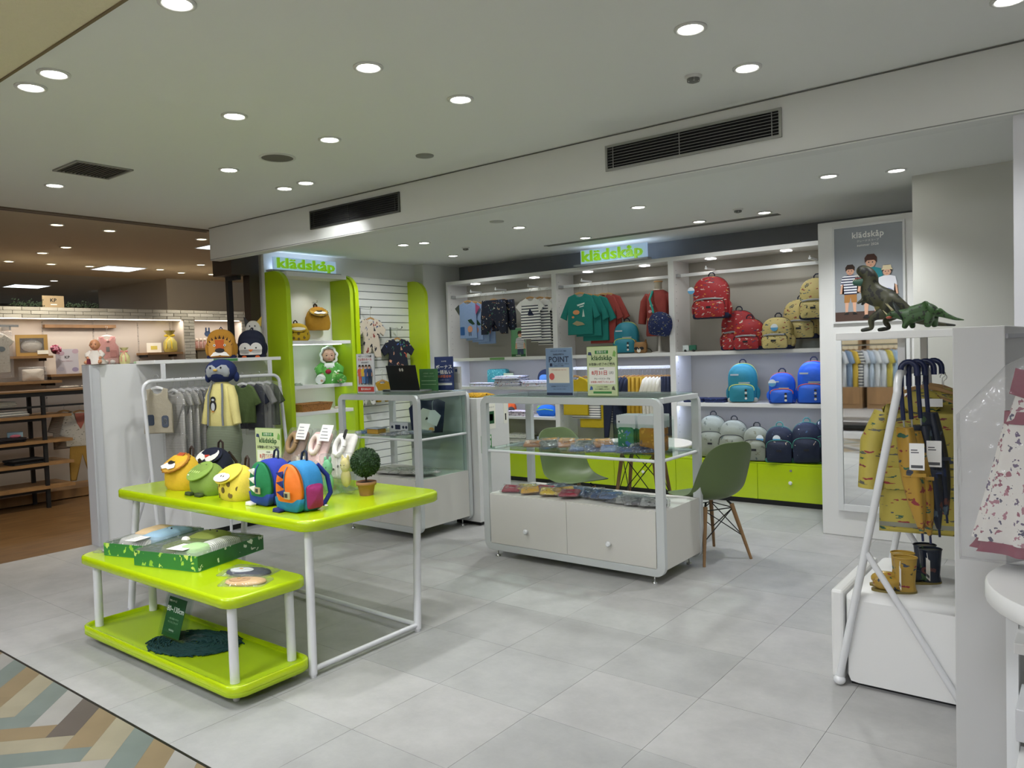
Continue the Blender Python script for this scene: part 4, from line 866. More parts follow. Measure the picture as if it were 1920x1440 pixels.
def sporty(lab, loc, rz, w, h, m, zc, base, **k):
    t = backpack('backpack', lab, loc, rz, w, h, 0.18, m, m, base, zc, zipc=zc, logo=False, **k)
    y = -0.18*0.31-0.03
    bx('logo_print', -w*0.38, -w*0.10, y+0.002, y+0.006, h*0.70, h*0.74, mat('#bfc8cc', 0.5), t); bx('logo_print', -w*0.1, w*0.28, y-0.005, y, h*0.49, h*0.53, mat('#9aa6a8', 0.5), t)
    for q in range(4): MB().puff(disc(w*0.16, h*(0.12+0.07*q), 0.012, 0.011, 8), 0.002, 0.0005, y-0.0235-0.017).build('badge_print', BLACK if q % 2 else mat('#d8d8d0', 0.5), t)
    return t
sporty('teal backpack with a yellow zip on the upper shelf beside the rust top', (-4.0, 7.12, 1.443), 0.25, 0.26, 0.33, TEALB, YLW, GREYB, tagdisc=False)
t = thing('raccoon_pouch', 'small brown raccoon faced pouch on the shelf under the torso', 'pouch', (-3.79, 7.03, 1.443), 0.0)
MB().dome(rrect(-0.07, 0.07, 0, 0.115, 0.03), 0.05, 0.015, 0, 0.015).build('body', cloth('#9a7448'), t)
for s in (-1, 1): MB().puff([(s*0.035, 0.105), (s*0.07, 0.10), (s*0.062, 0.145)][::s], 0.015, 0.004).build('ear', cloth('#8a6238'), t); MB().puff(disc(s*0.03, 0.05, 0.026, 0.016), 0.004, 0.001, -0.04).build('eye_mask', BLACK, t)
MB().puff(disc(0, 0.03, 0.022, 0.022), 0.004, 0.001, -0.043).build('muzzle', mat('#e5e0d4', 0.8), t); MB().puff(disc(0, 0.045, 0.009, 0.007), 0.004, 0.001, -0.046).build('nose', BLACK, t)
MB().tube([(0.07, 0, 0.05), (0.11, -0.01, 0.04), (0.13, 0.0, 0.01)], 0.004, 6).build('strap', BLACK, t)
# lower rail clothes
MUST = cloth('#b8a012'); MUST2 = cloth('#a8841a'); CRM = cloth('#dcd8c8'); NVY = cloth('#161f36'); WST = stripes('#e6e4dc', '#23283c', 'Z', 0.026, 0.3)
longtee('long_tee', 'yellow long sleeved top on a wooden hanger at the end of the lower rail', MUST, -4.57, 6.98, 1.21, 0.30, 0.42, prints=[('small_print', disc(-0.06, -0.1, 0.01, 0.014), INK), ('small_print', rrect(-0.03, 0.03, -0.225, -0.21, 0.003), INK)], rz=0.1)
longtee('long_tee', 'white and navy striped top behind the yellow one, lower rail', WST, -4.47, 7.03, 1.20, 0.34, 0.45); longtee('long_tee', 'mustard long sleeved top hanging lower behind the striped one', MUST, -4.40, 7.06, 1.19, 0.32, 0.54)
longtee('long_tee', 'white and navy striped top, second striped one on the lower rail', WST, -4.33, 7.10, 1.20, 0.30, 0.50)
garment('trousers', 'dark navy trousers on the lower rail beside the striped tops', 'trousers', pants(0.22, 0.64, 0.3, 0.3), 0.05, NVY, (-4.16, 7.08, 1.19), 0.5, 0.09); garment('trousers', 'dark navy trousers, the longer second pair on the lower rail', 'trousers', pants(0.20, 0.72, 0.3, 0.3), 0.05, NVY, (-4.08, 7.12, 1.19), 0.6, 0.09)
railg = 'clothes seen edge on along the lower rail'
def edgeon(x, h, m, lab, cat, z=1.20, w=0.22, t_=0.045, o=None):
    garment('hanging_clothes', lab, cat, o or tee(w, h, 0.16, 0.07, sa=1.2), t_, m, (x, 7.13, z), 1.15, 0.09, railg, hw=0.2)
for i in range(3): edgeon(-4.04+0.045*i, 0.30, NVY, 'navy top seen edge on along the lower rail', 'shirt')
for i in range(4): edgeon(-3.93+0.05*i, 0.66, MUST2, 'mustard trousers seen edge on along the lower rail', 'trousers', o=pants(0.2, 0.66, 0.3, 0.3))
for i in range(5): edgeon(-3.74+0.042*i, 0.52, CRM, 'cream shirt seen edge on along the lower rail', 'shirt')
for i in range(3): edgeon(-3.545+0.035*i, 0.60, NVY, 'navy trousers at the post end of the lower rail', 'trousers', o=pants(0.2, 0.6, 0.3, 0.3))

# ================================================================ bay C backpacks
REDP = patt('#a3242a', ['#d8d0c0', '#2f3a5c', '#d99a3a', '#c9c0b8'], 17, 0.26, (1, 1, 2.6), 0.6); YELP = patt('#c9b878', ['#3c3a34', '#8a3430', '#4c6470', '#5a5a48'], 17, 0.26, (1, 1, 2.4), 0.6)
NAVB = cloth('#151d3c'); REFL = mat('#9a9c9e', 0.3, 0.3); SAGE = patt('#84897a', ['#5f6458', '#4c5a58', '#6f705c'], 14, 0.24, rough=0.7); NSTAR = patt('#101c34', ['#2f4a64', '#c9b8a0', '#3f8f88', '#d8d8d0'], 18, 0.16, rough=0.7); MINT = cloth('#3f7f70')
def redp(lab, loc, w, h, m, rz=0.1, **k):
    t = backpack('backpack', lab, loc, rz, w, h, 0.19, m, m, NAVB, BLACK, zipc=BLACK, **k)
    y = -0.19*0.31-0.047; MB().tube([(-w*0.34, y, h*0.44), (-w*0.12, y-0.016, h*0.465), (w*0.12, y-0.016, h*0.465), (w*0.34, y, h*0.45)], 0.009, 6).build('reflective_band', REFL, t); return t
waterfall(-3.02, 2.205); waterfall(-2.06, 2.205)
redp('red printed backpack hanging from the rail by its handle', (-3.0, 7.00, 1.755), 0.34, 0.40, REDP, 0.15, tagx=-0.17)
redp('red printed backpack standing behind the smaller red one', (-2.80, 7.16, 1.443), 0.32, 0.38, REDP, 0.1, tagdisc=False)
redp('smaller red printed backpack in front on the upper shelf', (-2.65, 7.03, 1.443), 0.27, 0.29, REDP, 0.05, tagdisc=False)
redp('cream car printed backpack with a blue round tag on its front', (-2.38, 7.02, 1.443), 0.27, 0.29, YELP, 0.0, tagx=0.0)
redp('cream car printed backpack propped up behind the tagged one', (-2.22, 7.18, 1.53), 0.30, 0.36, YELP, 0.1, tagx=0.08)
redp('cream car printed backpack hanging by the mirror panel, half hidden', (-2.03, 7.02, 1.70), 0.28, 0.36, YELP, 0.0, tagdisc=False)
bx('riser', -2.36, -2.08, 7.12, 7.24, 1.443, 1.53, ACRYL).name = 'acrylic_riser'; tag(bpy.data.objects['acrylic_riser'], 'clear riser block under the propped cream backpack', 'riser')
t = thing('toy_truck', 'tiny green and white toy truck on the upper shelf', 'toy truck', (-3.27, 7.06, 1.443), 0.25)
bx('cab', -0.06, 0.0, -0.025, 0.025, 0.008, 0.065, mat('#cfd8d6', 0.4), t, 0.005); bx('windscreen', -0.0615, -0.058, -0.02, 0.02, 0.035, 0.058, BLACK, t); bx('bed', 0.005, 0.07, -0.025, 0.025, 0.014, 0.065, mat('#1f6b50', 0.5), t, 0.003)
for x in (-0.035, 0.045):
    for y in (-0.026, 0.026): MB().lathe([(0.012, -0.003), (0.012, 0.003)], 12, M=TR(x, y, 0.012) @ Matrix.Rotation(PI/2, 4, 'X')).build('wheel', BLACK, t)
sporty('tall teal backpack with a yellow zip, alone on the middle shelf', (-2.76, 7.13, 0.945), 0.22, 0.27, 0.37, TEALB, YLW, GREYB, tagdisc=False)
ORZ = mat('#e0603c', 0.5)
sporty('small bright blue backpack with orange zips and a round tag', (-2.37, 7.08, 0.945), 0.25, 0.23, 0.28, BLUEB, ORZ, mat('#1b3f98', 0.6), tagx=-0.08)
sporty('large bright blue backpack with orange zips beside the mirror panel', (-2.10, 7.12, 0.945), 0.05, 0.27, 0.38, BLUEB, ORZ, mat('#1b3f98', 0.6), tagdisc=False)
for i in range(2): pile('folded_cloth', 'navy checked folded cloths beside the tall teal backpack', 'cloth', -3.24+i*0.22, 7.12, 0.945, 0.2, 0.2, 2, patt('#14204a', ['#2f4a80'], 50, 0.3), 0.018, 'navy folded cloths on the middle shelf', 0.004)
for (x, y, w, h, lab) in ((-3.08, 7.15, 0.27, 0.41, 'tall sage green dinosaur print backpack beside the post'), (-2.86, 7.13, 0.27, 0.37, 'sage green dinosaur print backpack behind the olive chair'), (-2.62, 7.08, 0.23, 0.32, 'smallest sage green dinosaur print backpack with a round tag')):
    backpack('backpack', lab, (x, y, 0.40), 0.12, w, h, 0.17, SAGE, SAGE, cloth('#232a2c'), BLACK, strap='#20262a', big=True, tagdisc=(w < 0.25), tagx=0.05)
for (x, y, w, h, lab) in ((-2.40, 7.07, 0.25, 0.33, 'navy star print backpack with mint edging and a round white tag'), (-2.17, 7.12, 0.26, 0.37, 'navy star print backpack with mint edging behind the tagged one'), (-2.02, 7.20, 0.22, 0.40, 'navy star print backpack against the mirror panel, mostly hidden')):
    backpack('backpack', lab, (x, y, 0.40), 0.25, w, h, 0.17, NSTAR, NSTAR, MINT, MINT, strap='#3f7f78', big=True, tagdisc=(x == -2.40), tagx=-0.02, mesh_pocket=NAVB)
# ================================================================ poster on the mirror panel
t = thing('poster', 'large grey framed poster of three children on the mirror panel', 'poster', (-1.405, 6.138, 1.645), 0)
PGREY = mat('#969ba0', 0.6)
bx('sheet', -0.235, 0.235, 0.0, 0.004, 0.0, 0.70, PGREY, t); bx('printed_floor', -0.235, 0.235, -0.0012, 0, 0.0, 0.07, mat('#4a352c', 0.6), t)
MB().box(-0.25, -0.235, -0.008, 0.011, -0.015, 0.715).box(0.235, 0.25, -0.008, 0.011, -0.015, 0.715).box(-0.235, 0.235, -0.008, 0.011, -0.015, 0).box(-0.235, 0.235, -0.008, 0.011, 0.70, 0.715).build('frame', mat('#d8d9d8', 0.35), t)
text('lettering', 'klädskåp', 0.062, WINK, t, (0.0, -0.001, 0.635), bold=0.03, sx=0.98); text('lettering', 'クレードスコープ', 0.019, WINK, t, (0.0, -0.001, 0.59), bold=0.01); text('lettering', 'summer 2026', 0.026, WINK, t, (0.0, -0.001, 0.56), bold=0.02)
pfig(t, -0.125, 0.05, 0.375, HAIR, stripes('#e6e6ea', '#2a3050', 'Z', 0.02, 0.45), mat('#a8763c', 0.7), BLACK)
pfig(t, 0.02, 0.02, 0.47, mat('#4a3028', 0.8), mat('#1f7f88', 0.7), mat('#232b44', 0.7), BLACK, yb=-0.006)
pfig(t, 0.13, 0.03, 0.37, HAIR, mat('#dfe0e8', 0.7), mat('#8f94c8', 0.7), BLACK, hat=mat('#dccda8', 0.7), legs='long', yb=-0.009)
MB().puff([(-0.01, 0.27), (0.045, 0.29), (0.03, 0.235)], 0.0005, 0.0001, -0.0115).build('printed_pouch', mat('#d86a3c', 0.7), t)
MB().puff([(-0.035, 0.365), (-0.028, 0.367), (0.03, 0.27), (0.024, 0.266)][::-1], 0.0005, 0.0001, -0.0112).build('printed_strap', INK, t)
MB().puff(disc(0.13, 0.21, 0.035, 0.02), 0.0005, 0.0001, -0.0125).build('print', mat('#8f9ad0', 0.7), t)
# ================================================================ notices on counters
G_BG = mat('#cdd8a8', 0.6); G_ED = mat('#8fa860', 0.6)
def closing(lab, loc, rz, acr=True):
    t = notice('standing_notice', lab, loc, rz, 0.225, 0.325, G_BG, [
        (-0.05, 0.05, 0.278, 0.300, GR), ('お知らせ', 0, 0.289, 0.019, WINK, 0.01), ('klädskåp', 0.0, 0.25, 0.044, GRD, 0.025), ('お取扱い終了のご案内', 0, 0.208, 0.0195, INK, 0.02),
        (-0.10, 0.10, 0.075, 0.19, mat('#f3f2ea', 0.6)), ('2026年', 0, 0.178, 0.012, INK, 0.01), ('8月31日', -0.018, 0.15, 0.034, RED, 0.025), ('（月）', 0.072, 0.15, 0.02, INK, 0.01), ('クレードスコープは', 0, 0.112, 0.0135, INK, 0.01), ('お取扱いを終了いたします', 0, 0.09, 0.0145, RED, 0.015),
        ('これまでのご愛顧に', 0.0, 0.058, 0.010, INK), ('心より感謝申し上げます', 0.0, 0.043, 0.010, INK), (-0.07, 0.07, 0.014, 0.028, GR)], G_ED)
    for s in (-1, 1): MB().puff([(s*0.072, 0.04), (s*0.098, 0.036), (s*0.088, 0.065), (s*0.076, 0.058)][::s], 0.001, 0.0002, -0.001).build('print', mat('#4a6aa8' if s < 0 else '#5a5a50', 0.6), t)
    MB().puff([(0.082, 0.262), (0.104, 0.255), (0.108, 0.285), (0.095, 0.30), (0.088, 0.285)], 0.001, 0.0002, -0.001).build('print', mat('#7fae5a', 0.6), t); MB().puff([(-0.105, 0.272), (-0.075, 0.268), (-0.08, 0.29), (-0.1, 0.292)], 0.001, 0.0002, -0.001).build('print', mat('#3c4a6c', 0.6), t)
    MB().box(-0.116, 0.116, 0.004, 0.0065, -0.002, 0.33).box(-0.116, 0.116, 0.0065, 0.06, -0.002, 0.001).build('acrylic_stand', ACRYL, t)
    return t
closing('standing green notice reading klädskåp on the glass counter', (-2.655, 4.38, 1.19), 0.02)
t = notice('standing_notice', 'standing blue notice reading POINT on the glass counter', (-3.0, 4.38, 1.19), 0.0, 0.215, 0.325, mat('#7d96b6', 0.6), [
    ('ポイントサービスのご案内', 0, 0.305, 0.011, INK), ('NARUMIYA', 0, 0.282, 0.018, INK), ('POINT', 0.0, 0.246, 0.055, mat('#26314c', 0.6), 0.02), (-0.075, -0.055, 0.20, 0.222, mat('#26314c', 0.6)), ('ポイントがたまる・つかえる', 0.02, 0.216, 0.010, INK), ('お得なアプリ登録', 0.0, 0.203, 0.010, INK),
    (-0.085, 0.085, 0.085, 0.192, mat('#e6e0cf', 0.6)), ('アプリのダウンロードはこちら', 0, 0.175, 0.009, RED), (-0.085, 0.085, 0.07, 0.0708, INK), ('会員登録でポイントプレゼント', 0, 0.060, 0.010, INK), ('くわしくはスタッフまで', 0, 0.042, 0.010, INK), (-0.107, 0.107, 0.0, 0.018, mat('#26314c', 0.6))], mat('#c9d2da', 0.6))
MB().puff(disc(-0.06, 0.13, 0.022, 0.024, 18), 0.001, 0.0002, -0.0018).build('red_badge', mat('#cf5a56', 0.6), t)
MB().box(-0.112, 0.112, 0.004, 0.0065, -0.002, 0.33).box(-0.112, 0.112, 0.0065, 0.06, -0.002, 0.001).build('acrylic_stand', ACRYL, t)
# ---- second counter items
t = notice('standing_notice', 'tall white sale notice with four small figures, by the laptop', (-5.04, 4.42, 1.19), 0.02, 0.215, 0.335, mat('#d8d9da', 0.6), [
    ('ベビー・こども服', 0, 0.315, 0.021, INK, 0.01), ('さよならセール', 0, 0.288, 0.024, RED, 0.02), ('8月31日まで', 0, 0.262, 0.016, INK, 0.01), (-0.10, 0.10, 0.012, 0.055, mat('#c8443c', 0.6)), ('最大50%OFF', 0, 0.033, 0.022, WINK, 0.02)], mat('#b9bcc0', 0.5))
for i, c in enumerate(('#d8604a', '#e0b83c', '#4a5f8f', '#2c3f60')): pfig(t, -0.066+i*0.044, 0.075+0.0, 0.17, HAIR, mat(c, 0.7), mat(('#c9604a', '#5f8fc0', '#33507c', '#28384f')[i], 0.7), INK, yb=-0.0015-0.0035*i, legs='long')
MB().box(-0.11, 0.11, 0.004, 0.0065, -0.002, 0.34).box(-0.11, 0.11, 0.0065, 0.06, -0.002, 0.001).build('acrylic_stand', ACRYL, t)
t = thing('laptop', 'open black laptop seen from behind on the second counter', 'laptop', (-4.75, 4.60, 1.188), 0.05)
bx('keyboard_base', -0.17, 0.17, 0.0, 0.23, 0.002, 0.018, mat('#8a8c8e', 0.4), t, 0.004)
MB().box(-0.17, 0.17, -0.003, 0.006, 0, 0.22, M=TR(0, 0.0, 0.016) @ Matrix.Rotation(0.22, 4, 'X')).build('screen_lid', mat('#0e0f10', 0.35), t, 0.006)
MB().puff(disc(-0.01, 0.18, 0.010, 0.014), 0.001, 0.0002, -0.004, M=TR(0, 0, 0.018) @ Matrix.Rotation(0.22, 4, 'X')).puff(disc(0.018, 0.18, 0.010, 0.014), 0.001, 0.0002, -0.004, M=TR(0, 0, 0.018) @ Matrix.Rotation(0.22, 4, 'X')).build('lid_emblem', mat('#b9b4a8', 0.4), t)
t = thing('card_reader', 'small grey card device beside the laptop', 'device', (-4.97, 4.62, 1.188), 0.0)
bx('body', -0.05, 0.05, -0.03, 0.04, 0, 0.022, mat('#77797a', 0.4), t, 0.004); bx('slot', -0.04, 0.04, -0.031, -0.029, 0.008, 0.014, BLACK, t)
notice('green_card', 'plain green printed card standing beside the laptop', (-4.62, 4.76, 1.19), 0.1, 0.20, 0.19, mat('#3f6f42', 0.6), [('お買物券・商品券', 0, 0.15, 0.014, P_('#8fb088')), ('ご利用いただけます', 0, 0.125, 0.014, P_('#8fb088')), (-0.08, 0.08, 0.085, 0.09, P_('#8fb088')), (-0.08, 0.08, 0.055, 0.059, P_('#8fb088'))])
t = notice('standing_notice', 'dark blue standing notice with white Japanese lettering at the counter end', (-4.52, 4.85, 1.19), 0.35, 0.175, 0.29, mat('#1b2f66', 0.6), [('ボーナス', 0, 0.20, 0.038, WINK, 0.02), ('一括払い', 0, 0.155, 0.038, WINK, 0.02), ('好評受付中', 0, 0.118, 0.026, P_('#d8783c'), 0.02), ('2026年夏', 0, 0.25, 0.012, WINK), ('ご利用ください', 0, 0.088, 0.014, P_('#9fb0d8')), (-0.07, 0.07, 0.045, 0.062, WINK), (-0.07, 0.07, 0.068, 0.072, P_('#7f90c0'))])
notice('leaflet', 'pale grey leaflet with a small blue square behind the blue notice', (-4.04, 4.62, 1.19), 0.0, 0.09, 0.20, mat('#c9c9c4', 0.6), [(-0.025, 0.0, 0.155, 0.18, P_('#3c4a6c')), (-0.03, 0.03, 0.06, 0.14, P_('#b0b0aa'))])
bpy.data.objects['leaflet'].location = (-4.44, 4.93, 1.19)
# items on second counter glass shelf
t = thing('plastic_tub', 'shallow yellow plastic tub with a lid on the counter shelf', 'tub', (-5.02, 4.50, 0.832), 0.0)
bx('tub', -0.07, 0.07, -0.05, 0.05, 0, 0.045, mat('#c99a3c', 0.4), t, 0.008); bx('lid', -0.078, 0.078, -0.058, 0.058, 0.045, 0.053, mat('#a9b4c8', 0.3), t, 0.003)
t = thing('mug_box', 'small white and navy box with round mug pictures', 'box', (-4.87, 4.66, 0.832), 0.05)
bx('carton', -0.11, 0.11, -0.04, 0.04, 0, 0.09, mat('#c6c8cc', 0.5), t); bx('print', -0.04, 0.02, -0.0415, -0.04, 0.03, 0.07, mat('#1c2540', 0.6), t)
for x in (-0.075, 0.055, 0.09): MB().puff(disc(x, 0.05, 0.013), 0.001, 0.0003, -0.041).build('print', mat('#1c2540', 0.6), t)
def packs(base_lab, cat, pts, z, w, d, mats, name='packed_clothes', group=None, h=0.015, tilt=0.0):
    out = []
    for i, (x, y, rz, zi) in enumerate(pts):
        t = thing(name, base_lab, cat, (x, y, z+zi), rz, group)
        if tilt: t.rotation_euler = (tilt*random.uniform(0.5, 1.2), random.uniform(-0.04, 0.04), rz)
        o = [(px*(1+random.uniform(-.05, .05)), py*(1+random.uniform(-.05, .05))) for px, py in rrect(-w/2, w/2, -d/2, d/2, 0.012, 2)]
        M_ = Matrix.Rotation(-PI/2, 4, 'X') @ TR(0, 0, 0)
        c = [(px*0.86, py*0.86) for px, py in o]
        def up_(mb, oo, t_, z0): return mb.rings([[(px*q*(1+random.uniform(-.05, .05)), py*q*(1+random.uniform(-.05, .05)), z0+zq*t_*(1+(random.uniform(-.45, .45) if zq > 0.5 else 0))) for px, py in oo] for q, zq in ((0.93, 0), (1, 0.35), (0.98, 0.7), (0.85, 1.0), (0.6, 1.1), (0.3, 1.15))])
        up_(MB(), c, h, 0.001).build('folded_cloth', mats[i % len(mats)], t)
        up_(MB(), o, h*1.25, 0).build('film_bag', FILM, t); out.append(t)
    return out
GREYP = [patt('#8f959c', ['#4c5560', '#c9c9c4'], 40, 0.3), cloth('#6a7484'), patt('#a9adb0', ['#3f4a5c'], 35, 0.3)]
packs('film wrapped grey blue clothes pack on the second counter shelf', 'clothes', [(-4.78+0.07*i, 4.48+0.02*(i % 3), 0.3*i, 0.006*i) for i in range(5)], 0.832, 0.2, 0.16, GREYP, group='packs on the second counter shelf')
packs('film wrapped blue pack beside the yellow tub', 'clothes', [(-5.18, 4.50, 0.2, 0)], 0.832, 0.12, 0.14, [cloth('#3f6a9c')])
packs('film wrapped pale grey clothes pack on the second counter cabinet', 'clothes', [(-5.1+0.12*i, 4.52+0.03*(i % 2), 0.25*i-0.3, 0.006*i) for i in range(6)], 0.492, 0.24, 0.2, [patt('#b9b6ae', ['#7c8078', '#d8d5cc'], 40, 0.3), cloth('#a9a59a'), stripes('#c9c7c0', '#77797c', 'X', 0.012, 0.3)], group='packs on the second counter cabinet')
# penguin sweater on stand in the second counter
t = thing('penguin_sweater', 'navy sweater with a big white penguin and a blank price tag, inside the second counter', 'sweater', (-4.60, 4.70, 0.832), 0.75)
MB().dome([(-0.13, 0), (0.13, 0), (0.16, 0.26), (0.10, 0.29), (0, 0.28), (-0.08, 0.29), (-0.15, 0.22)], 0.05, 0.02, 0, 0.02).build('sweater', NAVY, t)
MB().puff([(-0.11, 0.02), (0.06, 0.02), (0.07, 0.12), (0.03, 0.20), (-0.03, 0.22), (-0.10, 0.15)], 0.008, 0.003, -0.047).build('penguin_belly', mat('#dcd9d0', 0.9), t)
for x in (-0.07, 0.035): MB().puff(disc(x, 0.035, 0.022, 0.018), 0.01, 0.004, -0.053).build('penguin_foot', cloth('#d0923c'), t)
MB().puff([(-0.015, 0.12), (0.015, 0.125), (0.0, 0.145)], 0.004, 0.001, -0.054).build('beak', BLACK, t)
MB().puff([(0.0, 0.10), (0.08, 0.06), (0.12, 0.15), (0.07, 0.20), (0.03, 0.20)], 0.002, 0.0005, -0.062).build('price_tag', mat('#e6e6e6', 0.6), t); MB().tube([(0.05, -0.06, 0.20), (0.05, -0.05, 0.26), (0.06, -0.04, 0.28)], 0.0015, 6).build('string', mat('#c9d8c9', 0.6), t)
# ---- front counter packs
BROWNP = [cloth('#8f6238'), patt('#a8783f', ['#4a3424', '#c9a05c'], 40, 0.3), cloth('#4c524c'), cloth('#c08a3c')]
BLUEP = [patt('#3f5578', ['#7f96b8', '#20304c'], 40, 0.3), cloth('#4c6690'), patt('#22304c', ['#6f86a8'], 40, 0.3)]
packs('film wrapped brown and mustard clothes pack on the glass shelf of the front counter', 'clothes', [(-3.32+0.075*i, 4.48+0.11*(i % 2), 0.5+0.1*(i % 3), 0.018+0.003*i) for i in range(9)], 0.80, 0.15, 0.15, BROWNP, group='brown packs on the glass shelf', tilt=0.22)
packs('film wrapped blue clothes pack on the glass shelf of the front counter', 'clothes', [(-2.88+0.062*i, 4.42+0.10*(i % 2), 0.4+0.12*(i % 3), 0.018+0.002*i) for i in range(9)], 0.80, 0.15, 0.15, BLUEP, group='blue packs on the glass shelf', tilt=0.22)
packs('film wrapped red and yellow clothes pack on the front counter cabinet', 'clothes', [(-3.48+0.085*i, 4.42+0.06*(i % 2), 0.4+0.1*(i % 3), 0.018+0.002*i) for i in range(7)], 0.467, 0.16, 0.14, [cloth('#8f2438'), patt('#c9b04c', ['#8f2438', '#e8e0c0'], 35, 0.3), cloth('#c99a3c')], group='red and yellow packs on the cabinet', tilt=0.22)
packs('film wrapped denim blue clothes pack on the front counter cabinet', 'clothes', [(-3.22+0.08*i, 4.60-0.02*i, 0.3+0.1*(i % 3), 0.018+0.002*i) for i in range(8)], 0.467, 0.17, 0.15, BLUEP, group='denim packs on the cabinet', tilt=0.22)
packs('film wrapped grey clothes pack at the post end of the front counter cabinet', 'clothes', [(-2.58+0.065*i, 4.46-0.01*i, 0.3+0.15*(i % 3), 0.018+0.002*i) for i in range(5)], 0.467, 0.2, 0.14, [cloth('#4a4c4e'), patt('#8a8c8a', ['#333638', '#b9b9b4'], 35, 0.3), cloth('#77797a')], group='grey packs on the cabinet', tilt=0.22)
# acrylic box with carded socks
t = thing('acrylic_bin', 'clear open box full of carded packs standing on the glass shelf', 'box', (-2.60, 4.42, 0.802), 0)
MB().box(0, 0.34, 0, 0.004, 0, 0.20).box(0, 0.34, 0.196, 0.20, 0, 0.24).box(0, 0.004, 0.004, 0.196, 0, 0.22).box(0.336, 0.34, 0.004, 0.196, 0, 0.22).box(0.004, 0.336, 0.004, 0.196, 0, 0.004).build('walls', ACRYL, t)
for i in range(5):
    t = thing('carded_pack', 'carded green and orange pack with a white header inside the clear box', 'pack', (-2.52, 4.44+0.034*i, 0.808), 0.05*i, 'carded packs in the clear box')
    for s in (0, 1):
        MB().puff(rrect(-0.07+s*0.16, 0.07+s*0.16, 0.16, 0.25, 0.005), 0.004, 0.001).build('header_card', mat('#d0d3d4', 0.5), t)
        MB().dome([(x-0.01+s*0.16, z) for x, z in rrect(-0.05, 0.07, 0.0, 0.17, 0.02)], 0.016, 0.008, 0.0, 0.006).build('cloth_pack', (patt('#2f8060', ['#3f70b8', '#d8dcd8', '#1f5a44'], 18, 0.33) if s == 0 else patt('#b87a2c', ['#7a5a48', '#d89a3c', '#8f6a6a'], 18, 0.33)), t)
    MB().box(-0.055, -0.045, -0.004, -0.002, 0.20, 0.21).build('print', INK, t)
# ================================================================ animal rucksacks on the lime table
def flapbag(lab, loc, rz, w, h, body, flapc, feats, sc=1.0, rim=None, spots=None, ears=None, extra=None, cat='rucksack', name='animal_rucksack', loop=True):
    t = thing(name, lab, cat, loc, rz, None, sc)
    R = []
    for z, fx, fy in ((0.0, 0.86, 0.80), (0.02, 0.97, 0.95), (h*0.3, 1.0, 1.0), (h*0.55, 0.97, 0.96), (h*0.78, 0.82, 0.84), (h*0.92, 0.60, 0.66), (h, 0.40, 0.45)):
        R.append([(w/2*fx*abs(math.cos(a))**0.8*(1 if math.cos(a) > 0 else -1)*(1+0.035*math.sin(5*a+z*45)+0.02*math.sin(11*a-z*60)), 0.085*fy*abs(math.sin(a))**0.8*(1 if math.sin(a) > 0 else -1)*(1+0.04*math.sin(7*a+z*30)+0.025*math.sin(13*a+z*70)), z) for a in [2*PI*k/28 for k in range(28)]])
    MB().rings(R).build('body', body, t)
    F = TR(0, -0.048, h*0.80) @ Matrix.Rotation(-0.95, 4, 'X')
    if rim:
        o = [((0.098+0.008*(k % 2))*math.cos(2*PI*k/36), 0.004+(0.082+0.008*(k % 2))*math.sin(2*PI*k/36)) for k in range(36)]
        MB().puff(o, 0.01, 0.004, 0.004, M=F).build('mane', rim, t)
    f = MB().dome(disc(0, 0, 0.092, 0.078, 24), 0.010, 0.008, 0, 0.004, M=F).build('flap', flapc, t)
    for nm, o, m, k in feats: MB().puff(o, 0.003, 0.001, -0.0135-0.0022*k, M=F).build(nm, m, f)
    if ears:
        for s in (-1, 1): MB().dome(disc(s*0.085, h*0.93, 0.022, 0.026, 10), 0.012, 0.006, 0.02, 0.004).build('ear', ears, t)
    if spots:
        for x, z, r in spots:
            a = math.asin(max(-0.95, min(0.95, x/(w/2)))); yy = -0.085*math.cos(a)**0.8*1.0-0.001
            MB().puff(disc(0, 0, r, r*1.15, 10), 0.004, 0.001, 0, M=TR(x*0.97, yy, z) @ RZ(a)).build('spot', cloth('#6e5a2c'), t)
    if loop: MB().tube([(-0.018, 0.06, h*0.9), (-0.016, 0.065, h+0.03), (0, 0.065, h+0.045), (0.016, 0.065, h+0.03), (0.018, 0.06, h*0.9)], 0.007, 6).build('handle', cloth('#33241c'), t)
    for s in (-1, 1): MB().tube([(s*0.05, 0.075, h*0.85), (s*0.075, 0.115, h*0.5), (s*0.08, 0.085, 0.02)], 0.009, 6).build('shoulder_strap', cloth('#33241c'), t)
    if extra: extra(t)
    return t
YEL = cloth('#e0b42c'); YEL2 = cloth('#e6cf4c'); CROC = cloth('#7f9a44'); WHT = mat('#efece4', 0.8); BRN = cloth('#8f4f28'); BLK = mat('#1b1a1c', 0.6); NVB = cloth('#141a30')
LION_F = [('forehead', [(-0.03, 0.075), (0.03, 0.075), (0.026, -0.01), (-0.026, -0.01)][::-1], cloth('#b8522c'), 0), ('muzzle', [(-0.07, -0.05), (-0.045, -0.02), (0, -0.005), (0.045, -0.02), (0.07, -0.05), (0.03, -0.068), (0, -0.06), (-0.03, -0.068)][::-1], WHT, 1), ('nose', disc(0, -0.012, 0.032, 0.019, 12), BLK, 2), ('eye', disc(-0.045, 0.02, 0.006, 0.006, 8), BLK, 1), ('eye', disc(0.045, 0.02, 0.006, 0.006, 8), BLK, 1)]
flapbag('yellow lion faced rucksack at the end of the table row', (-4.38, 2.38, 0.75), 0.05, 0.25, 0.20, YEL, cloth('#d8a63c'), LION_F, rim=cloth('#a9701f'))
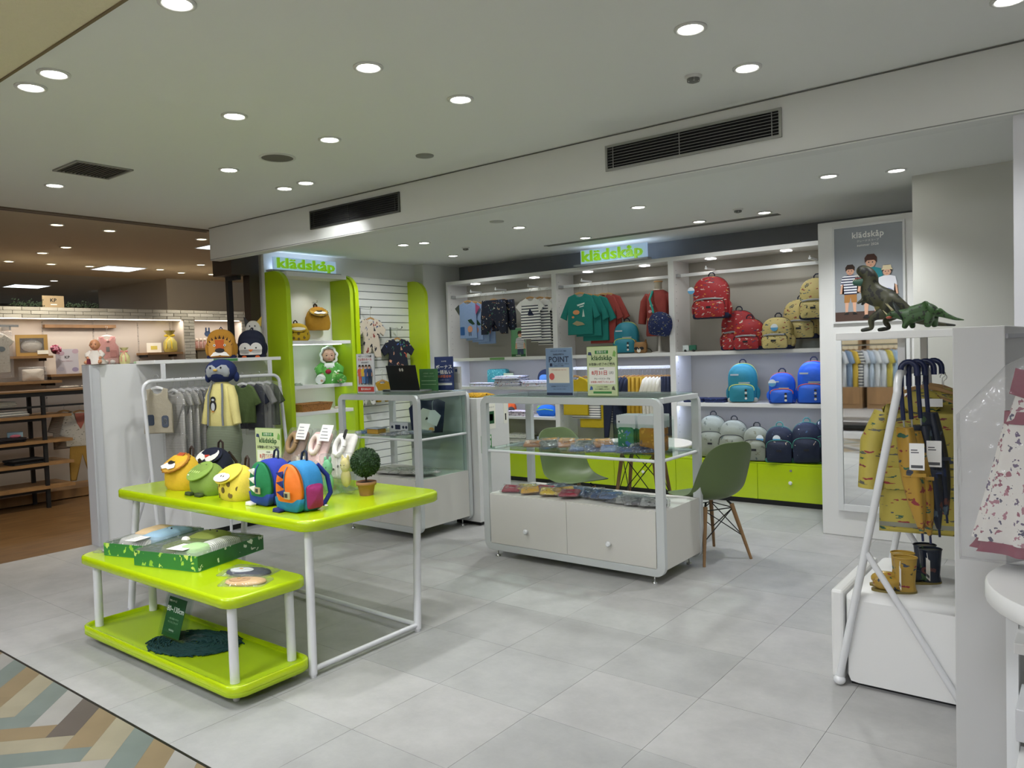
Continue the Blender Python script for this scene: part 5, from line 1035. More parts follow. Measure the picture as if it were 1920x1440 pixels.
def croc_x(t):
    b = MB().puff([(-0.05, 0.085), (-0.02, 0.10), (-0.03, 0.115), (-0.06, 0.12), (-0.045, 0.10)], 0.008, 0.003, -0.088).puff([(-0.05, 0.085), (-0.065, 0.10), (-0.055, 0.12), (-0.04, 0.105)][::-1], 0.008, 0.003, -0.088).build('bow', WHT, t)
    for s in (-1, 1): MB().puff([(s*0.05-0.03, 0.0), (s*0.05+0.03, 0.0), (s*0.05+0.025, 0.02), (s*0.05-0.025, 0.02)], 0.03, 0.008, -0.09).build('foot', cloth('#3c4a24'), t)
flapbag('olive green crocodile faced rucksack with a white bow', (-4.07, 2.36, 0.75), 0.0, 0.24, 0.17, CROC, cloth('#86a548'), [('eye', disc(-0.035, 0.035, 0.007, 0.009, 8), BLK, 0), ('eye', disc(0.03, 0.035, 0.007, 0.009, 8), BLK, 0)] + [('tooth', rrect(-0.06+0.022*k, -0.05+0.022*k, -0.03, -0.012, 0.002), cloth('#b9d078'), 0) for k in range(5)], extra=croc_x, loop=False)
flapbag('yellow giraffe faced rucksack with brown spots in the table row', (-3.76, 2.35, 0.75), -0.05, 0.24, 0.18, YEL2, YEL2, [('muzzle', disc(0, -0.042, 0.072, 0.034, 18), mat('#e8e0d4', 0.8), 0), ('nostril', disc(-0.012, -0.035, 0.004, 0.006, 6), BLK, 1), ('nostril', disc(0.012, -0.035, 0.004, 0.006, 6), BLK, 1), ('eye', disc(-0.035, 0.02, 0.006, 0.008, 8), BLK, 0), ('eye', disc(0.035, 0.02, 0.006, 0.008, 8), BLK, 0)],
        spots=[(-0.09, 0.06, 0.013), (-0.055, 0.025, 0.012), (-0.05, 0.085, 0.014), (0.0, 0.06, 0.015), (0.05, 0.095, 0.013), (0.06, 0.035, 0.014), (0.10, 0.07, 0.012), (-0.01, 0.12, 0.011)])
flapbag('black penguin faced rucksack standing behind the lion one', (-4.50, 2.66, 0.75), 0.35, 0.24, 0.20, NVB, NVB, [('face', disc(-0.035, -0.01, 0.042, 0.055, 14), WHT, 0), ('face', disc(0.035, -0.01, 0.042, 0.055, 14), WHT, 0), ('beak', [(-0.02, -0.01), (0.02, -0.01), (0, -0.035)][::-1], cloth('#c8442c'), 2), ('eye', disc(-0.04, 0.015, 0.006), BLK, 1), ('eye', disc(0.04, 0.015, 0.006), BLK, 1)])
def dino(lab, loc, rz, front, side, base, spike, pocket, w=0.22, h=0.235):
    t = thing('dinosaur_rucksack', lab, 'rucksack', loc, rz)
    MB().dome(arch(w, h, 0.55, 10, 2.2, 0.92, 0.03), 0.12, 0.02, 0.01, 0.03).build('body', side, t)
    f = MB().dome([(x, z+0.004) for x, z in arch(w*0.92, h*0.95, 0.6, 10, 2.2, 0.9, 0.03)], 0.03, 0.025, -0.062, 0.015).build('front_panel', front, t)
    o = [(x*1.004, z) for x, z in arch(w*0.925, h*0.95, 0.6, 10, 2.2, 0.9, 0.03) if z < h*0.26]; o = [p for p in o if p[0] > 0] + [(w*0.455, h*0.27), (-w*0.455, h*0.27)] + [p for p in o if p[0] < 0]
    MB().dome([(x, z+0.003) for x, z in o], 0.034, 0.012, -0.064, 0.008).build('bottom_panel', base, f)
    MB().tube([(0.012, -0.079-0.026*math.sin(PI*k/10)**0.6, 0.065+(h*0.92-0.065)*k/10) for k in range(11)], 0.0022, 6).build('seam', side, f)
    for k in range(3):
        z = h*(0.40+0.19*k); MB().puff([(0.010, z+0.016), (-0.042, z+0.004), (0.010, z-0.02)], 0.012, 0.004, -0.106).build('spike', spike, f)
    bx('label_patch', 0.022, 0.065, -0.113, -0.108, h*0.30, h*0.44, mat('#b8ac7c', 0.6), f); bx('label_print', 0.028, 0.05, -0.1142, -0.1128, h*0.33, h*0.41, INK, f)
    for s in (-1, 1):
        MB().dome([(x, z+0.015) for x, z in arch(0.10, h*0.50, 0.2, 6, 3, 0.95, 0.015)], 0.012, 0.018, 0, 0.006, M=TR(s*(w/2-0.004), 0.005, 0) @ RZ(s*PI/2)).build('side_pocket', pocket, t)
        MB().tube([(s*0.05, 0.07, h*0.9), (s*0.07, 0.115, h*0.65), (s*0.085, 0.12, h*0.3), (s*0.08, 0.075, 0.015)], 0.012, 6).build('shoulder_strap', cloth('#1c2f86'), t)
    MB().tube([(-0.022, 0.03, h-0.005), (-0.018, 0.035, h+0.035), (0, 0.038, h+0.046), (0.018, 0.035, h+0.035), (0.022, 0.03, h-0.005)], 0.006, 6).build('handle', cloth('#1a2238'), t)
    MB().puff([(-0.075, 0.0), (-0.02, 0.0), (-0.015, 0.012), (-0.07, 0.02)], 0.035, 0.006, -0.10).build('tail_flap', spike, t)
    MB().ell((w/2+0.01, 0.06, 0.02), (0.010, 0.010, 0.006)).build('buckle', mat('#d8d4cc', 0.4), t)
    return t
dino('green dinosaur rucksack with white spikes and blue sides', (-3.47, 2.37, 0.75), -0.05, cloth('#1c7a48'), cloth('#2438a0'), cloth('#1f3f8c'), WHT, cloth('#5a2a80'))
dino('orange dinosaur rucksack with navy spikes and magenta side pocket', (-3.19, 2.34, 0.75), 0.0, mat('#ee7a1c', 0.55, bump=0.4, bscale=9, bdist=0.02), cloth('#2f86c0'), cloth('#1c7898'), cloth('#20286c'), cloth('#a02c70'), 0.225, 0.245)
closing('standing green notice reading klädskåp on the lime table behind the rucksacks', (-4.12, 2.80, 0.752), 0.12)
# bib packs in a clear stand
t = thing('acrylic_stand', 'low clear display stand holding baby sets on the lime table', 'stand', (-3.68, 2.76, 0.752), 0.0)
MB().box(-0.33, 0.33, -0.10, -0.096, 0, 0.07).box(-0.33, -0.326, -0.096, 0.13, 0, 0.10).box(0.326, 0.33, -0.096, 0.13, 0, 0.10).box(-0.326, 0.326, -0.096, 0.13, 0, 0.004).build('tray', ACRYL, t)
MB().box(-0.33, 0.33, -0.002, 0.002, 0, 0.30, M=TR(0, 0.05, 0.01) @ Matrix.Rotation(-0.45, 4, 'X')).build('back_plate', ACRYL, t)
for i, (c, lab) in enumerate((('#8f7460', 'brown bear baby set in a clear pack, tilted on the stand'), ('#e8c4c0', 'pale pink rabbit baby set in a clear pack, between the brown and white ones'), ('#e6e2da', 'white bear baby set in a clear pack with a black tag'))):
    t = thing('baby_set_pack', lab, 'gift pack', (-3.90+0.22*i, 2.765, 0.80), 0.02); cm = cloth(c)
    A = TR(0, 0.0, 0) @ Matrix.Rotation(-0.45, 4, 'X')
    MB().dome(rrect(-0.085, 0.085, 0.02, 0.29, 0.03), 0.025, 0.012, 0, 0.01, M=A).build('folded_suit', cm, t)
    MB().tube([(0.035*math.cos(a)+0.0, -0.038-0.004*math.sin(a), 0.20+0.052*math.sin(a)) for a in [2*PI*k/14 for k in range(15)]], 0.016, 8, M=A).build('ring_rattle', cloth({'#8f7460': '#9c7f5c', '#e8c4c0': '#eedad2', '#e6e2da': '#efece6'}[c]), t)
    for x in (-0.03, 0.03): MB().puff(disc(x, 0.085, 0.006, 0.008, 8), 0.004, 0.001, -0.030, M=A).build('eye', BLK, t)
    MB().puff(disc(0, 0.065, 0.010, 0.007, 8), 0.004, 0.001, -0.030, M=A).build('nose', cloth('#c86a50') if i == 1 else BLK, t)
    MB().dome(rrect(-0.10, 0.10, 0.0, 0.31, 0.02), 0.036, 0.016, 0, 0.012, M=A).build('film_bag', FILM, t)
    if i < 2: MB().puff(rrect(0.03, 0.13, 0.22, 0.32, 0.002), 0.001, 0.0003, -0.052, M=A).build('price_card', PAPER, t); [MB().puff(rrect(0.045, 0.115-0.01*q, 0.235+0.02*q, 0.239+0.02*q, 0.001), 0.001, 0.0003, -0.0532, M=A).build('price_print', mat('#77777c', 0.7), t) for q in range(4)]
    else: MB().puff(rrect(0.02, 0.045, 0.24, 0.30, 0.01), 0.002, 0.0005, -0.052, M=A).build('black_tag', BLK, t)
SMALL = [('#e0cfa8', 'cream'), ('#d8c0b8', 'pale pink'), ('#8fd08c', 'pale green'), ('#78c890', 'mint green'), ('#e8d890', 'yellow and white'), ('#d0c4a8', 'beige')]
for i, (x, y, z, h) in enumerate(((-3.86, 2.62, 0.82, 0.12), (-3.72, 2.60, 0.80, 0.12), (-3.44, 2.60, 0.79, 0.14), (-3.37, 2.66, 0.77, 0.19), (-3.32, 2.74, 0.79, 0.17), (-3.56, 2.62, 0.82, 0.13))):
    t = thing('soft_toy_pack', SMALL[i][1] + ' soft toy in a small clear pack leaning on the baby sets', 'toy', (x, y, 0.756), 0.1*i-0.2); c = cloth(SMALL[i][0]); zb = z-0.756
    MB().ell((0, 0.0, zb+h*0.28), (0.032, 0.022, h*0.30)).build('body', c, t); MB().ell((0, -0.004, zb+h*0.70), (0.030, 0.024, h*0.24)).build('head', c, t)
    for s in (-1, 1): MB().ell((s*0.018, 0, zb+h*0.93), (0.009, 0.007, 0.018)).build('ear', c, t); MB().ell((s*0.011, -0.028, zb+h*0.72), (0.003, 0.003, 0.003), seg=8, n=5).build('eye', BLK, t)
    MB().dome(rrect(-0.045, 0.045, 0, zb+h*1.1, 0.01), 0.055, 0.01, 0, 0.015).build('film_bag', FILM, t)
# topiary
t = thing('topiary_plant', 'small ball topiary in a terracotta pot at the table corner', 'plant', (-3.19, 2.77, 0.75))
MB().lathe([(0.036, 0), (0.047, 0.055), (0.054, 0.056), (0.056, 0.075), (0.050, 0.075), (0.048, 0.066), (0.01, 0.066)], 24).build('pot', mat('#a87a56', 0.8, var=0.08, vscale=20), t)
MB().lathe([(0.048, 0.066), (0.03, 0.071), (0.005, 0.072)], 16).build('soil', mat('#3a2a1c', 0.95, bump=1.0, bscale=200), t); MB().tube([(0, 0, 0.068), (0.002, 0, 0.11), (0, 0, 0.13)], 0.005, 8).build('stem', mat('#4a3826', 0.9), t)
mb = MB(); mb.ell((0, 0, 0.178), (0.074, 0.074, 0.072), seg=18, n=11)
rg = random.Random(3)
for k in range(2600):
    u, v = rg.uniform(-1, 1), rg.uniform(0, 2*PI); s_ = math.sqrt(1-u*u); n_ = Vector((s_*math.cos(v), s_*math.sin(v), u)); r_ = rg.uniform(0.072, 0.080)
    p = n_*r_; a = n_.orthogonal().normalized(); a = (Matrix.Rotation(rg.uniform(0, 6.28), 3, n_) @ a); b = n_.cross(a); q = 0.006
    tip = p+n_*0.006+a*q; mb.add([(p.x-b.x*0.004, p.y-b.y*0.004, 0.178+p.z-b.z*0.004), (tip.x, tip.y, 0.178+tip.z), (p.x+b.x*0.004, p.y+b.y*0.004, 0.178+p.z+b.z*0.004)], [(0, 1, 2)])
o = mb.build('leaf_ball', mat('#22401a', 0.65, var=0.35, vscale=60), t); o['kind'] = 'stuff'

# ================================================================ trolley goods
def giftbox(lab, loc, rz, w, d, h, kids):
    t = thing('gift_box', lab, 'gift box', loc, rz); GB = patt('#2f7a38', ['#a9cf50', '#8fbf3c', '#c9dc6c'], 26, 0.33, (1, 1, 0.6), 0.5, 0); GB2 = patt('#2c6a34', ['#dfe6d8', '#cfd8c8'], 17, 0.24, (1, 1, 1), 0.5, 0)
    bx('base', -w/2, w/2, -d/2, d/2, 0, 0.004, GR, t); bx('front_side', -w/2, w/2, -d/2, -d/2+0.004, 0.004, h, GB, t); bx('back_side', -w/2, w/2, d/2-0.004, d/2, 0.004, h, GREEN_S, t)
    bx('end_side', -w/2, -w/2+0.004, -d/2+0.004, d/2-0.004, 0.004, h, GREEN_S, t); bx('end_side', w/2-0.004, w/2, -d/2+0.004, d/2-0.004, 0.004, h, GB2, t)
    for nm, x, y, ww, dd, hh, m in kids:
        hh = hh*1.22; ww = ww*1.08; dd = dd*1.05
        o = rrect(x-ww/2, x+ww/2, y-dd/2, y+dd/2, min(ww, dd)*0.3, 5)
        MB().rings([[(x+(px-x)*q, y+(py-y)*q, 0.006+zq) for px, py in o] for q, zq in ((0.9, 0), (1, hh*0.5), (0.92, hh*0.85), (0.6, hh), (0.2, hh*1.03))]).build(nm, m, t)
    bx('price_card', -w*0.02, w*0.24, -d*0.46, -d*0.22, h+0.016, h+0.0175, PAPER, t)
    for k in range(3): bx('price_print', w*0.01+0.0, w*0.2, -d*0.42+k*d*0.06, -d*0.415+k*d*0.06, h+0.0176, h+0.018, mat('#6a6a70', 0.7), t)
    MB().rings([[(px*q, py*q, h+zq) for px, py in rrect(-w/2+0.003, w/2-0.003, -d/2+0.003, d/2-0.003, 0.01, 3)] for q, zq in ((1, 0), (0.97, 0.009), (0.8, 0.0135), (0.3, 0.015))]).build('film_lid', FILM, t)
    return t
giftbox('green animal print gift box holding a pale blue baby set, on the trolley', (-4.235, 2.12, 0.471), 0.28, 0.29, 0.43, 0.068, [('towel', -0.03, 0.02, 0.22, 0.34, 0.06, stripes('#e2e0d8', '#b0b0ac', 'X', 0.01, 0.4)), ('romper', 0.05, 0.04, 0.15, 0.28, 0.072, cloth('#93b3c8')), ('bib', -0.06, 0.06, 0.13, 0.22, 0.074, cloth('#d0b48c')), ('eye_motif', 0.03, 0.06, 0.012, 0.012, 0.074, BLK), ('eye_motif', 0.07, 0.05, 0.012, 0.012, 0.078, BLK)])
giftbox('larger green animal print gift box holding olive crocodile clothes, on the trolley', (-3.80, 2.14, 0.471), 0.24, 0.44, 0.46, 0.078, [('crocodile_suit', -0.03, 0.03, 0.26, 0.36, 0.07, cloth('#5f6f34')), ('hood', -0.03, 0.10, 0.19, 0.18, 0.085, cloth('#7f8a3c')), ('mint_bib', 0.08, -0.11, 0.15, 0.16, 0.075, cloth('#a9cc90')), ('towel', 0.11, 0.02, 0.10, 0.24, 0.075, stripes('#e6e4dc', '#9aa09a', 'Y', 0.012, 0.4)), ('bow', -0.08, -0.02, 0.05, 0.03, 0.082, WHT), ('eye_motif', -0.05, 0.12, 0.012, 0.012, 0.09, BLK), ('eye_motif', 0.01, 0.11, 0.012, 0.012, 0.09, BLK)])
def flatcap(lab, loc, rz, m, m2, w=0.22, d=0.15):
    t = thing('packed_baby_hat', lab, 'cap', loc, rz)
    o = disc(0, 0, w/2, d/2, 20); MB().rings([[(x*q, y*q, z) for x, y in o] for q, z in ((0.93, 0), (1, 0.004), (0.96, 0.011), (0.6, 0.017), (0.1, 0.019))]).build('cap', m, t)
    o2 = disc(-w*0.12, -d*0.08, w*0.26, d*0.26, 14); MB().rings([[(x, y, z) for x, y in o2] for z in (0.014, 0.0195)]).build('face_patch', m2, t)
    MB().box(-w*0.2, -w*0.13, -d*0.05, d*0.02, 0.0195, 0.022).build('beak_patch', cloth('#e0b050'), t)
    o3 = [(x*1.12, y*1.15) for x, y in rrect(-w/2, w/2, -d/2, d/2, 0.015, 2)]; MB().rings([[(x*q, y*q, z) for x, y in o3] for q, z in ((1, 0.0), (1, 0.004), (0.8, 0.022), (0.3, 0.025))]).build('film_bag', FILM, t)
flatcap('navy and white baby cap in film, on the bright corner of the trolley', (-3.30, 2.10, 0.471), 0.35, NAVY, mat('#dfe2e6', 0.8), 0.24, 0.14)
flatcap('peach coloured baby cap with stitched whiskers in film, trolley corner', (-3.17, 2.0, 0.471), 0.5, cloth('#d8b07c'), cloth('#c99a68'), 0.2, 0.12)
flatcap('tan and grey baby cap in film at the far end of the trolley', (-4.36, 1.97, 0.471), 0.4, mat('#8f8a84', 0.9), cloth('#7f7c7a'), 0.2, 0.13); flatcap('brown striped baby cap in film behind the tan and grey one', (-4.37, 2.12, 0.471), 0.6, cloth('#9a7a54'), cloth('#8a6a48'), 0.2, 0.12)
# woven mat and sign on the lower tray
mb = MB(); rg = random.Random(5)
for k in range(800):
    r_ = 0.20*math.sqrt(rg.uniform(0.0, 1)); a = rg.uniform(0, 2*PI); x, y = r_*math.cos(a)*1.25, r_*math.sin(a)*0.82; L = rg.uniform(0.02, 0.05); ta = a+PI/2+rg.uniform(-0.5, 0.5)
    dx, dy = L*math.cos(ta), L*0.7*math.sin(ta); z = rg.uniform(0.002, 0.007)
    mb.tube([(x-dx, y-dy, z), (x, y, z+0.004), (x+dx, y+dy, z)], 0.0035, 4)
o = mb.build('woven_mat', mat('#0b3c3c', 0.8), loc=(-3.66, 2.0, 0.079), rot=(0, 0, 0.35)); tag(o, 'oval dark teal woven mat on the lower tray of the trolley', 'mat', kind='stuff')
t = thing('size_sign', 'dark green sign in a leaning clear stand reading 80~130cm', 'sign', (-3.79, 1.95, 0.088), 0.0)
A = Matrix.Rotation(-0.30, 4, 'X')
MB().box(-0.125, 0.125, 0, 0.003, 0, 0.245, M=A).box(-0.125, 0.125, -0.008, -0.006, 0, 0.225, M=A).build('acrylic_stand', ACRYL, t); MB().box(0.03, 0.115, 0.004, 0.13, 0, 0.002).build('stand_foot', ACRYL, t)
sh_ = MB().box(-0.095, 0.075, -0.005, -0.003, 0.01, 0.205, M=A).build('sheet', mat('#1f5a2c', 0.5), t)
def ts(body, x, z, s, m=WINK, b=0.0):
    v = A @ Vector((x, -0.0065, z)); text('lettering', body, s, m, t, v, (PI/2-0.30, 0, 0), bold=b)
ts('80~130cm', -0.01, 0.145, 0.038, b=0.01); ts('取扱いサイズ', -0.05, 0.185, 0.012); ts('一部お取扱いのない', -0.01, 0.10, 0.011, P_('#8fb090')); ts('サイズもございます', -0.01, 0.082, 0.011, P_('#8fb090')); ts('klädskåp', -0.01, 0.045, 0.014, P_('#b0c8b0'))

# ================================================================ baby clothes rack (beside the low white wall)
LS = stripes('#b9b6ae', '#8a8782', 'Z', 0.012, 0.35)
fac = 1.02
def onrack(lab, y, m, w, h, rz, z=1.29, cat='baby clothes', o=None, t_=0.03, x=-6.27, film=True, group=None, extras=None, sl=0.0):
    t = garment('hanging_baby_clothes', lab, cat, o or (vest(w, h) if sl == 0 else tee(w, h, sl, 0.07, sa=1.1)), t_, m, (x, y, z), rz, 0.10, group, wood=False, hw=w*0.9, extras=extras)
    if film: MB().puff([(-w*0.6, 0.0), (-w*0.62, -h*1.1), (w*0.62, -h*1.1), (w*0.6, 0.0), (0.02, 0.03), (-0.02, 0.03)], t_+0.012, 0.01).build('film_cover', FILM, t)
    return t
onrack('beige sleeveless baby vest with two dark pockets at the end of the rack', 3.22, cloth('#a9a08c'), 0.24, 0.38, 0.75, 1.30, film=False, extras=[('pocket', rrect(-0.085, -0.03, -0.31, -0.22, 0.015), cloth('#3c4656')), ('pocket', rrect(0.03, 0.085, -0.33, -0.23, 0.02), cloth('#4a5260')), ('penguin_patch', disc(0.058, -0.28, 0.018, 0.03, 10), mat('#c9c9c4', 0.8))])
for i in range(4): onrack('grey and white striped baby garment in film on the rack', 3.36+0.065*i, LS, 0.20, 0.60, 0.35, 1.27, o=tee(0.20, 0.60-0.02*i, 0.1, 0.07, sa=1.2), group='striped baby garments in film on the rack')
onrack('navy baby top over striped trousers on the rack, beside the striped ones', 3.56, NVY, 0.2, 0.26, 0.30, 1.27, sl=0.1); 
for i, (c, n_) in enumerate((('#8f8c82', 'grey'), ('#b8a480', 'tan'), ('#5f6468', 'dark grey'), ('#8f7c78', 'dusty pink'))): onrack(n_ + ' baby suit in shiny film on the middle of the rack', 3.62+0.05*i, cloth(c), 0.19, 0.58, 0.25, 1.27)
for i, (c, n_, hh) in enumerate((('#56683a', 'green knitted', 0.36), ('#12182c', 'black long', 0.42), ('#8a8a86', 'grey melange', 0.44), ('#3f4a30', 'dark olive', 0.40))): onrack(n_ + ' baby jacket at the lime end of the rack', 4.02+0.085*i, cloth(c), 0.24, hh, 0.45, 1.29, sl=0.16, film=(i != 0))
# ---- penguin outfit form
t = thing('penguin_outfit_form', 'baby outfit form in a navy penguin hat, yellow penguin shirt and striped trousers', 'mannequin', (-6.02, 3.66, 0), 0.30)
YS = cloth('#e2d68c'); GT = stripes('#7e8670', '#6b735e', 'Z', 0.014, 0.45)
R = []
for z, a, b in ((0.95, 0.135, 0.09), (1.0, 0.14, 0.095), (1.12, 0.125, 0.09), (1.24, 0.115, 0.08), (1.30, 0.09, 0.065), (1.33, 0.05, 0.045)): R.append([(a*math.cos(2*PI*k/22), b*math.sin(2*PI*k/22), z) for k in range(22)])
sp = MB().rings(R).build('shirt', YS, t)
for s in (-1, 1):
    MB().tube([(s*0.085, 0, 1.285), (s*0.12, -0.01, 1.20), (s*0.145, -0.02, 1.09), (s*0.175, -0.03, 0.97)], [0.038, 0.042, 0.038, 0.032], 12).build('sleeve', YS, sp)
    MB().tube([(s*0.055, -0.06, 1.315), (s*0.075, -0.083, 1.22), (s*0.075, -0.096, 1.05), (s*0.08, -0.098, 0.96)], 0.009, 6).build('brace_strap', cloth('#7f8488'), sp)
pp = MB().puff(disc(-0.02, 1.13, 0.034, 0.048, 14), 0.004, 0.001, -0.094).puff(disc(-0.02, 1.185, 0.026, 0.024, 12), 0.004, 0.001, -0.092).build('penguin_print', BLK, sp)
MB().puff(disc(-0.018, 1.12, 0.02, 0.035, 12), 0.002, 0.0005, -0.098).puff(disc(-0.018, 1.18, 0.015, 0.010, 12), 0.002, 0.0005, -0.096).build('penguin_belly_print', mat('#c9cdd0', 0.8), sp)
MB().puff([(-0.04, 1.075), (0.0, 1.075), (-0.02, 1.09)], 0.002, 0.0005, -0.1).build('penguin_feet_print', cloth('#d08a3c'), sp)
R = []
for z, a, b in ((0.70, 0.145, 0.11), (0.80, 0.165, 0.12), (0.90, 0.16, 0.115), (0.955, 0.142, 0.098)): R.append([(a*math.cos(2*PI*k/22), b*math.sin(2*PI*k/22), z) for k in range(22)])
tr_ = MB().rings(R).build('trousers', GT, t)
for s in (-1, 1): MB().tube([(s*0.075, 0, 0.76), (s*0.08, -0.005, 0.65), (s*0.075, -0.02, 0.55), (s*0.07, -0.03, 0.50)], [0.072, 0.075, 0.06, 0.045], 14).build('trouser_leg', GT, tr_)
MB().tube([(0, 0.02, 1.32), (0, 0.02, 1.37)], 0.03, 10).build('neck', mat('#a9a9a6', 0.8), t)
HN = mat('#1b2a5c', 0.95, bump=0.6, bscale=120, bdist=0.003)
hh = MB().ell((0, 0.005, 1.422), (0.132, 0.118, 0.104), seg=24, n=13).build('hat', HN, t); hh.rotation_euler = (0, 0, 0.35)
fm = mat('#9fa3a6', 0.95, bump=0.5, bscale=200, bdist=0.002)
MB().dome([(-0.085, 1.372), (0.085, 1.372), (0.100, 1.40), (0.098, 1.44), (0.075, 1.472), (0.04, 1.480), (0.012, 1.465), (0, 1.452), (-0.012, 1.465), (-0.04, 1.480), (-0.075, 1.472), (-0.098, 1.44), (-0.10, 1.40)], 0.07, 0.030, -0.058, 0.02).build('face_panel', fm, hh)
for s in (-1, 1):
    MB().ell((s*0.045, -0.120, 1.452), (0.008, 0.006, 0.010), seg=10, n=6).build('eye', BLK, hh); MB().ell((s*0.122, 0.02, 1.37), (0.025, 0.03, 0.045)).build('ear_flap', HN, hh)
MB().ell((0, -0.129, 1.432), (0.020, 0.012, 0.010), seg=12, n=7).build('beak', cloth('#d8b050'), hh)
MB().tube([(0, 0.03, 0.0), (0, 0.03, 0.60)], 0.012, 10).lathe([(0.10, 0), (0.10, 0.012), (0.02, 0.018)], 24, c=(0, 0.03, 0)).build('stand', mat('#c8c9ca', 0.4), t)
# ---- animal backpacks on the top shelf of the rack
def animalpack(lab, loc, rz, w, h, body, face, feats, base, side):
    t = thing('animal_backpack', lab, 'backpack', loc, rz)
    MB().dome(arch(w, h, 0.5, 10, 2.3, 0.95, 0.03), 0.10, 0.02, 0.02, 0.03).build('body', body, t)
    f = MB().dome([(x, z+0.01) for x, z in arch(w*0.86, h*0.66, 0.4, 10, 2.6, 0.95, 0.03)], 0.03, 0.018, -0.045, 0.012).build('face_pocket', face, t)
    for nm, o, m, k in feats: MB().puff(o, 0.004, 0.001, -0.0785-0.003*k).build(nm, m, f)
    MB().dome(rrect(-w*0.5, w*0.5, 0, 0.03, 0.01), 0.11, 0.01, 0.02, 0.01).build('base_panel', base, t)
    for s in (-1, 1): MB().dome([(x, z+0.015) for x, z in arch(0.08, h*0.5, 0.3, 6, 3)], 0.012, 0.016, 0, 0.005, M=TR(s*(w/2-0.004), 0.02, 0) @ RZ(s*PI/2)).build('side_pocket', side, t)
    MB().tube([(-0.02, 0.03, h-0.01), (0, 0.035, h+0.02), (0.02, 0.03, h-0.01)], 0.006, 6).build('handle', base, t)
    for s in (-1, 1): MB().tube([(s*0.06, 0.075, h*0.9), (s*0.08, 0.11, h*0.5), (s*0.09, 0.08, 0.02)], 0.01, 6).build('shoulder_strap', base, t)
    return t
OCH = cloth('#b07c22'); w_, h_ = 0.25, 0.27
t = animalpack('ochre lion faced backpack on the white shelf above the baby rack', (-6.475, 3.95, 1.533), 0.85, w_, h_, OCH, cloth('#c08a38'), [
    ('forehead', [(-0.04, 0.17), (0.04, 0.17), (0.035, 0.08), (-0.035, 0.08)][::-1], cloth('#b8561f'), 0), ('muzzle', [(-0.085, 0.02), (-0.055, 0.055), (0, 0.07), (0.055, 0.055), (0.085, 0.02), (0.01, 0.026), (0, 0.032), (-0.01, 0.026)][::-1], WHT, 1), ('nose', disc(0, 0.072, 0.042, 0.022, 14), mat('#2a2422', 0.8), 2)] +
    [('eye', disc(s*0.045, 0.12, 0.011, 0.011, 12), WHT, 1) for s in (-1, 1)] + [('pupil', disc(s*0.045, 0.12, 0.006, 0.006, 8), BLK, 2) for s in (-1, 1)], cloth('#1c2048'), OCH)
mb = MB()
for k in range(9): a = 0.35+ (PI-0.7)*k/8; c_, s_ = math.cos(a), math.sin(a); mb.puff([(0.105*c_-0.012*s_, 0.09+0.09*s_-0.0), (0.125*c_, 0.10+0.115*s_), (0.105*c_+0.012*s_, 0.09+0.09*s_+0.0)], 0.004, 0.001, -0.062)
mb.build('mane_points', mat('#3a2014', 0.9), t)
animalpack('black penguin faced backpack beside the ochre lion one on the white shelf', (-6.475, 4.27, 1.533), 0.85, 0.25, 0.265, NVB, NVB, [
    ('face', disc(-0.05, 0.085, 0.055, 0.055, 16), mat('#d9d6d0', 0.9), 0), ('face', disc(0.05, 0.085, 0.055, 0.055, 16), mat('#d9d6d0', 0.9), 0), ('face', rrect(-0.10, 0.10, 0.025, 0.075, 0.015), mat('#d9d6d0', 0.9), 0), ('beak', [(-0.024, 0.075), (0.024, 0.075), (0.0, 0.05)][::-1], cloth('#d0702c'), 1), ('eye', disc(-0.05, 0.09, 0.008), BLK, 1), ('eye', disc(0.05, 0.09, 0.008), BLK, 1), ('foot', disc(-0.06, 0.006, 0.022, 0.012), cloth('#d0602c'), 0), ('foot', disc(0.06, 0.006, 0.022, 0.012), cloth('#d0602c'), 0)], NVB, NVB)
t = thing('cat_plush_bag', 'white cat faced soft bag with dark ears peeping over the penguin backpack', 'soft toy', (-6.60, 4.38, 1.533), 0.8)
MB().dome([(x, z) for x, z in arch(0.16, 0.36, 0.4, 8, 2.4, 0.95, 0.03)], 0.05, 0.02, 0, 0.02).build('body', mat('#c9c6bc', 0.9), t)
for s in (-1, 1): MB().puff([(s*0.02, 0.33), (s*0.075, 0.30), (s*0.085, 0.40)][::s], 0.02, 0.005).build('ear', BLK if s < 0 else cloth('#c9a848'), t); MB().puff(disc(s*0.025, 0.305, 0.006, 0.009, 8), 0.004, 0.001, -0.046).build('eye', BLK, t)
MB().puff(disc(0, 0.28, 0.011, 0.012, 8), 0.004, 0.001, -0.046).build('nose', BLK, t)
tag(bx('shelf_label', -6.3295, -6.3265, 3.78, 4.02, 1.506, 1.53, mat('#4f8a50', 0.6)), 'green label strip on the white shelf edge under the lion backpack', 'label')
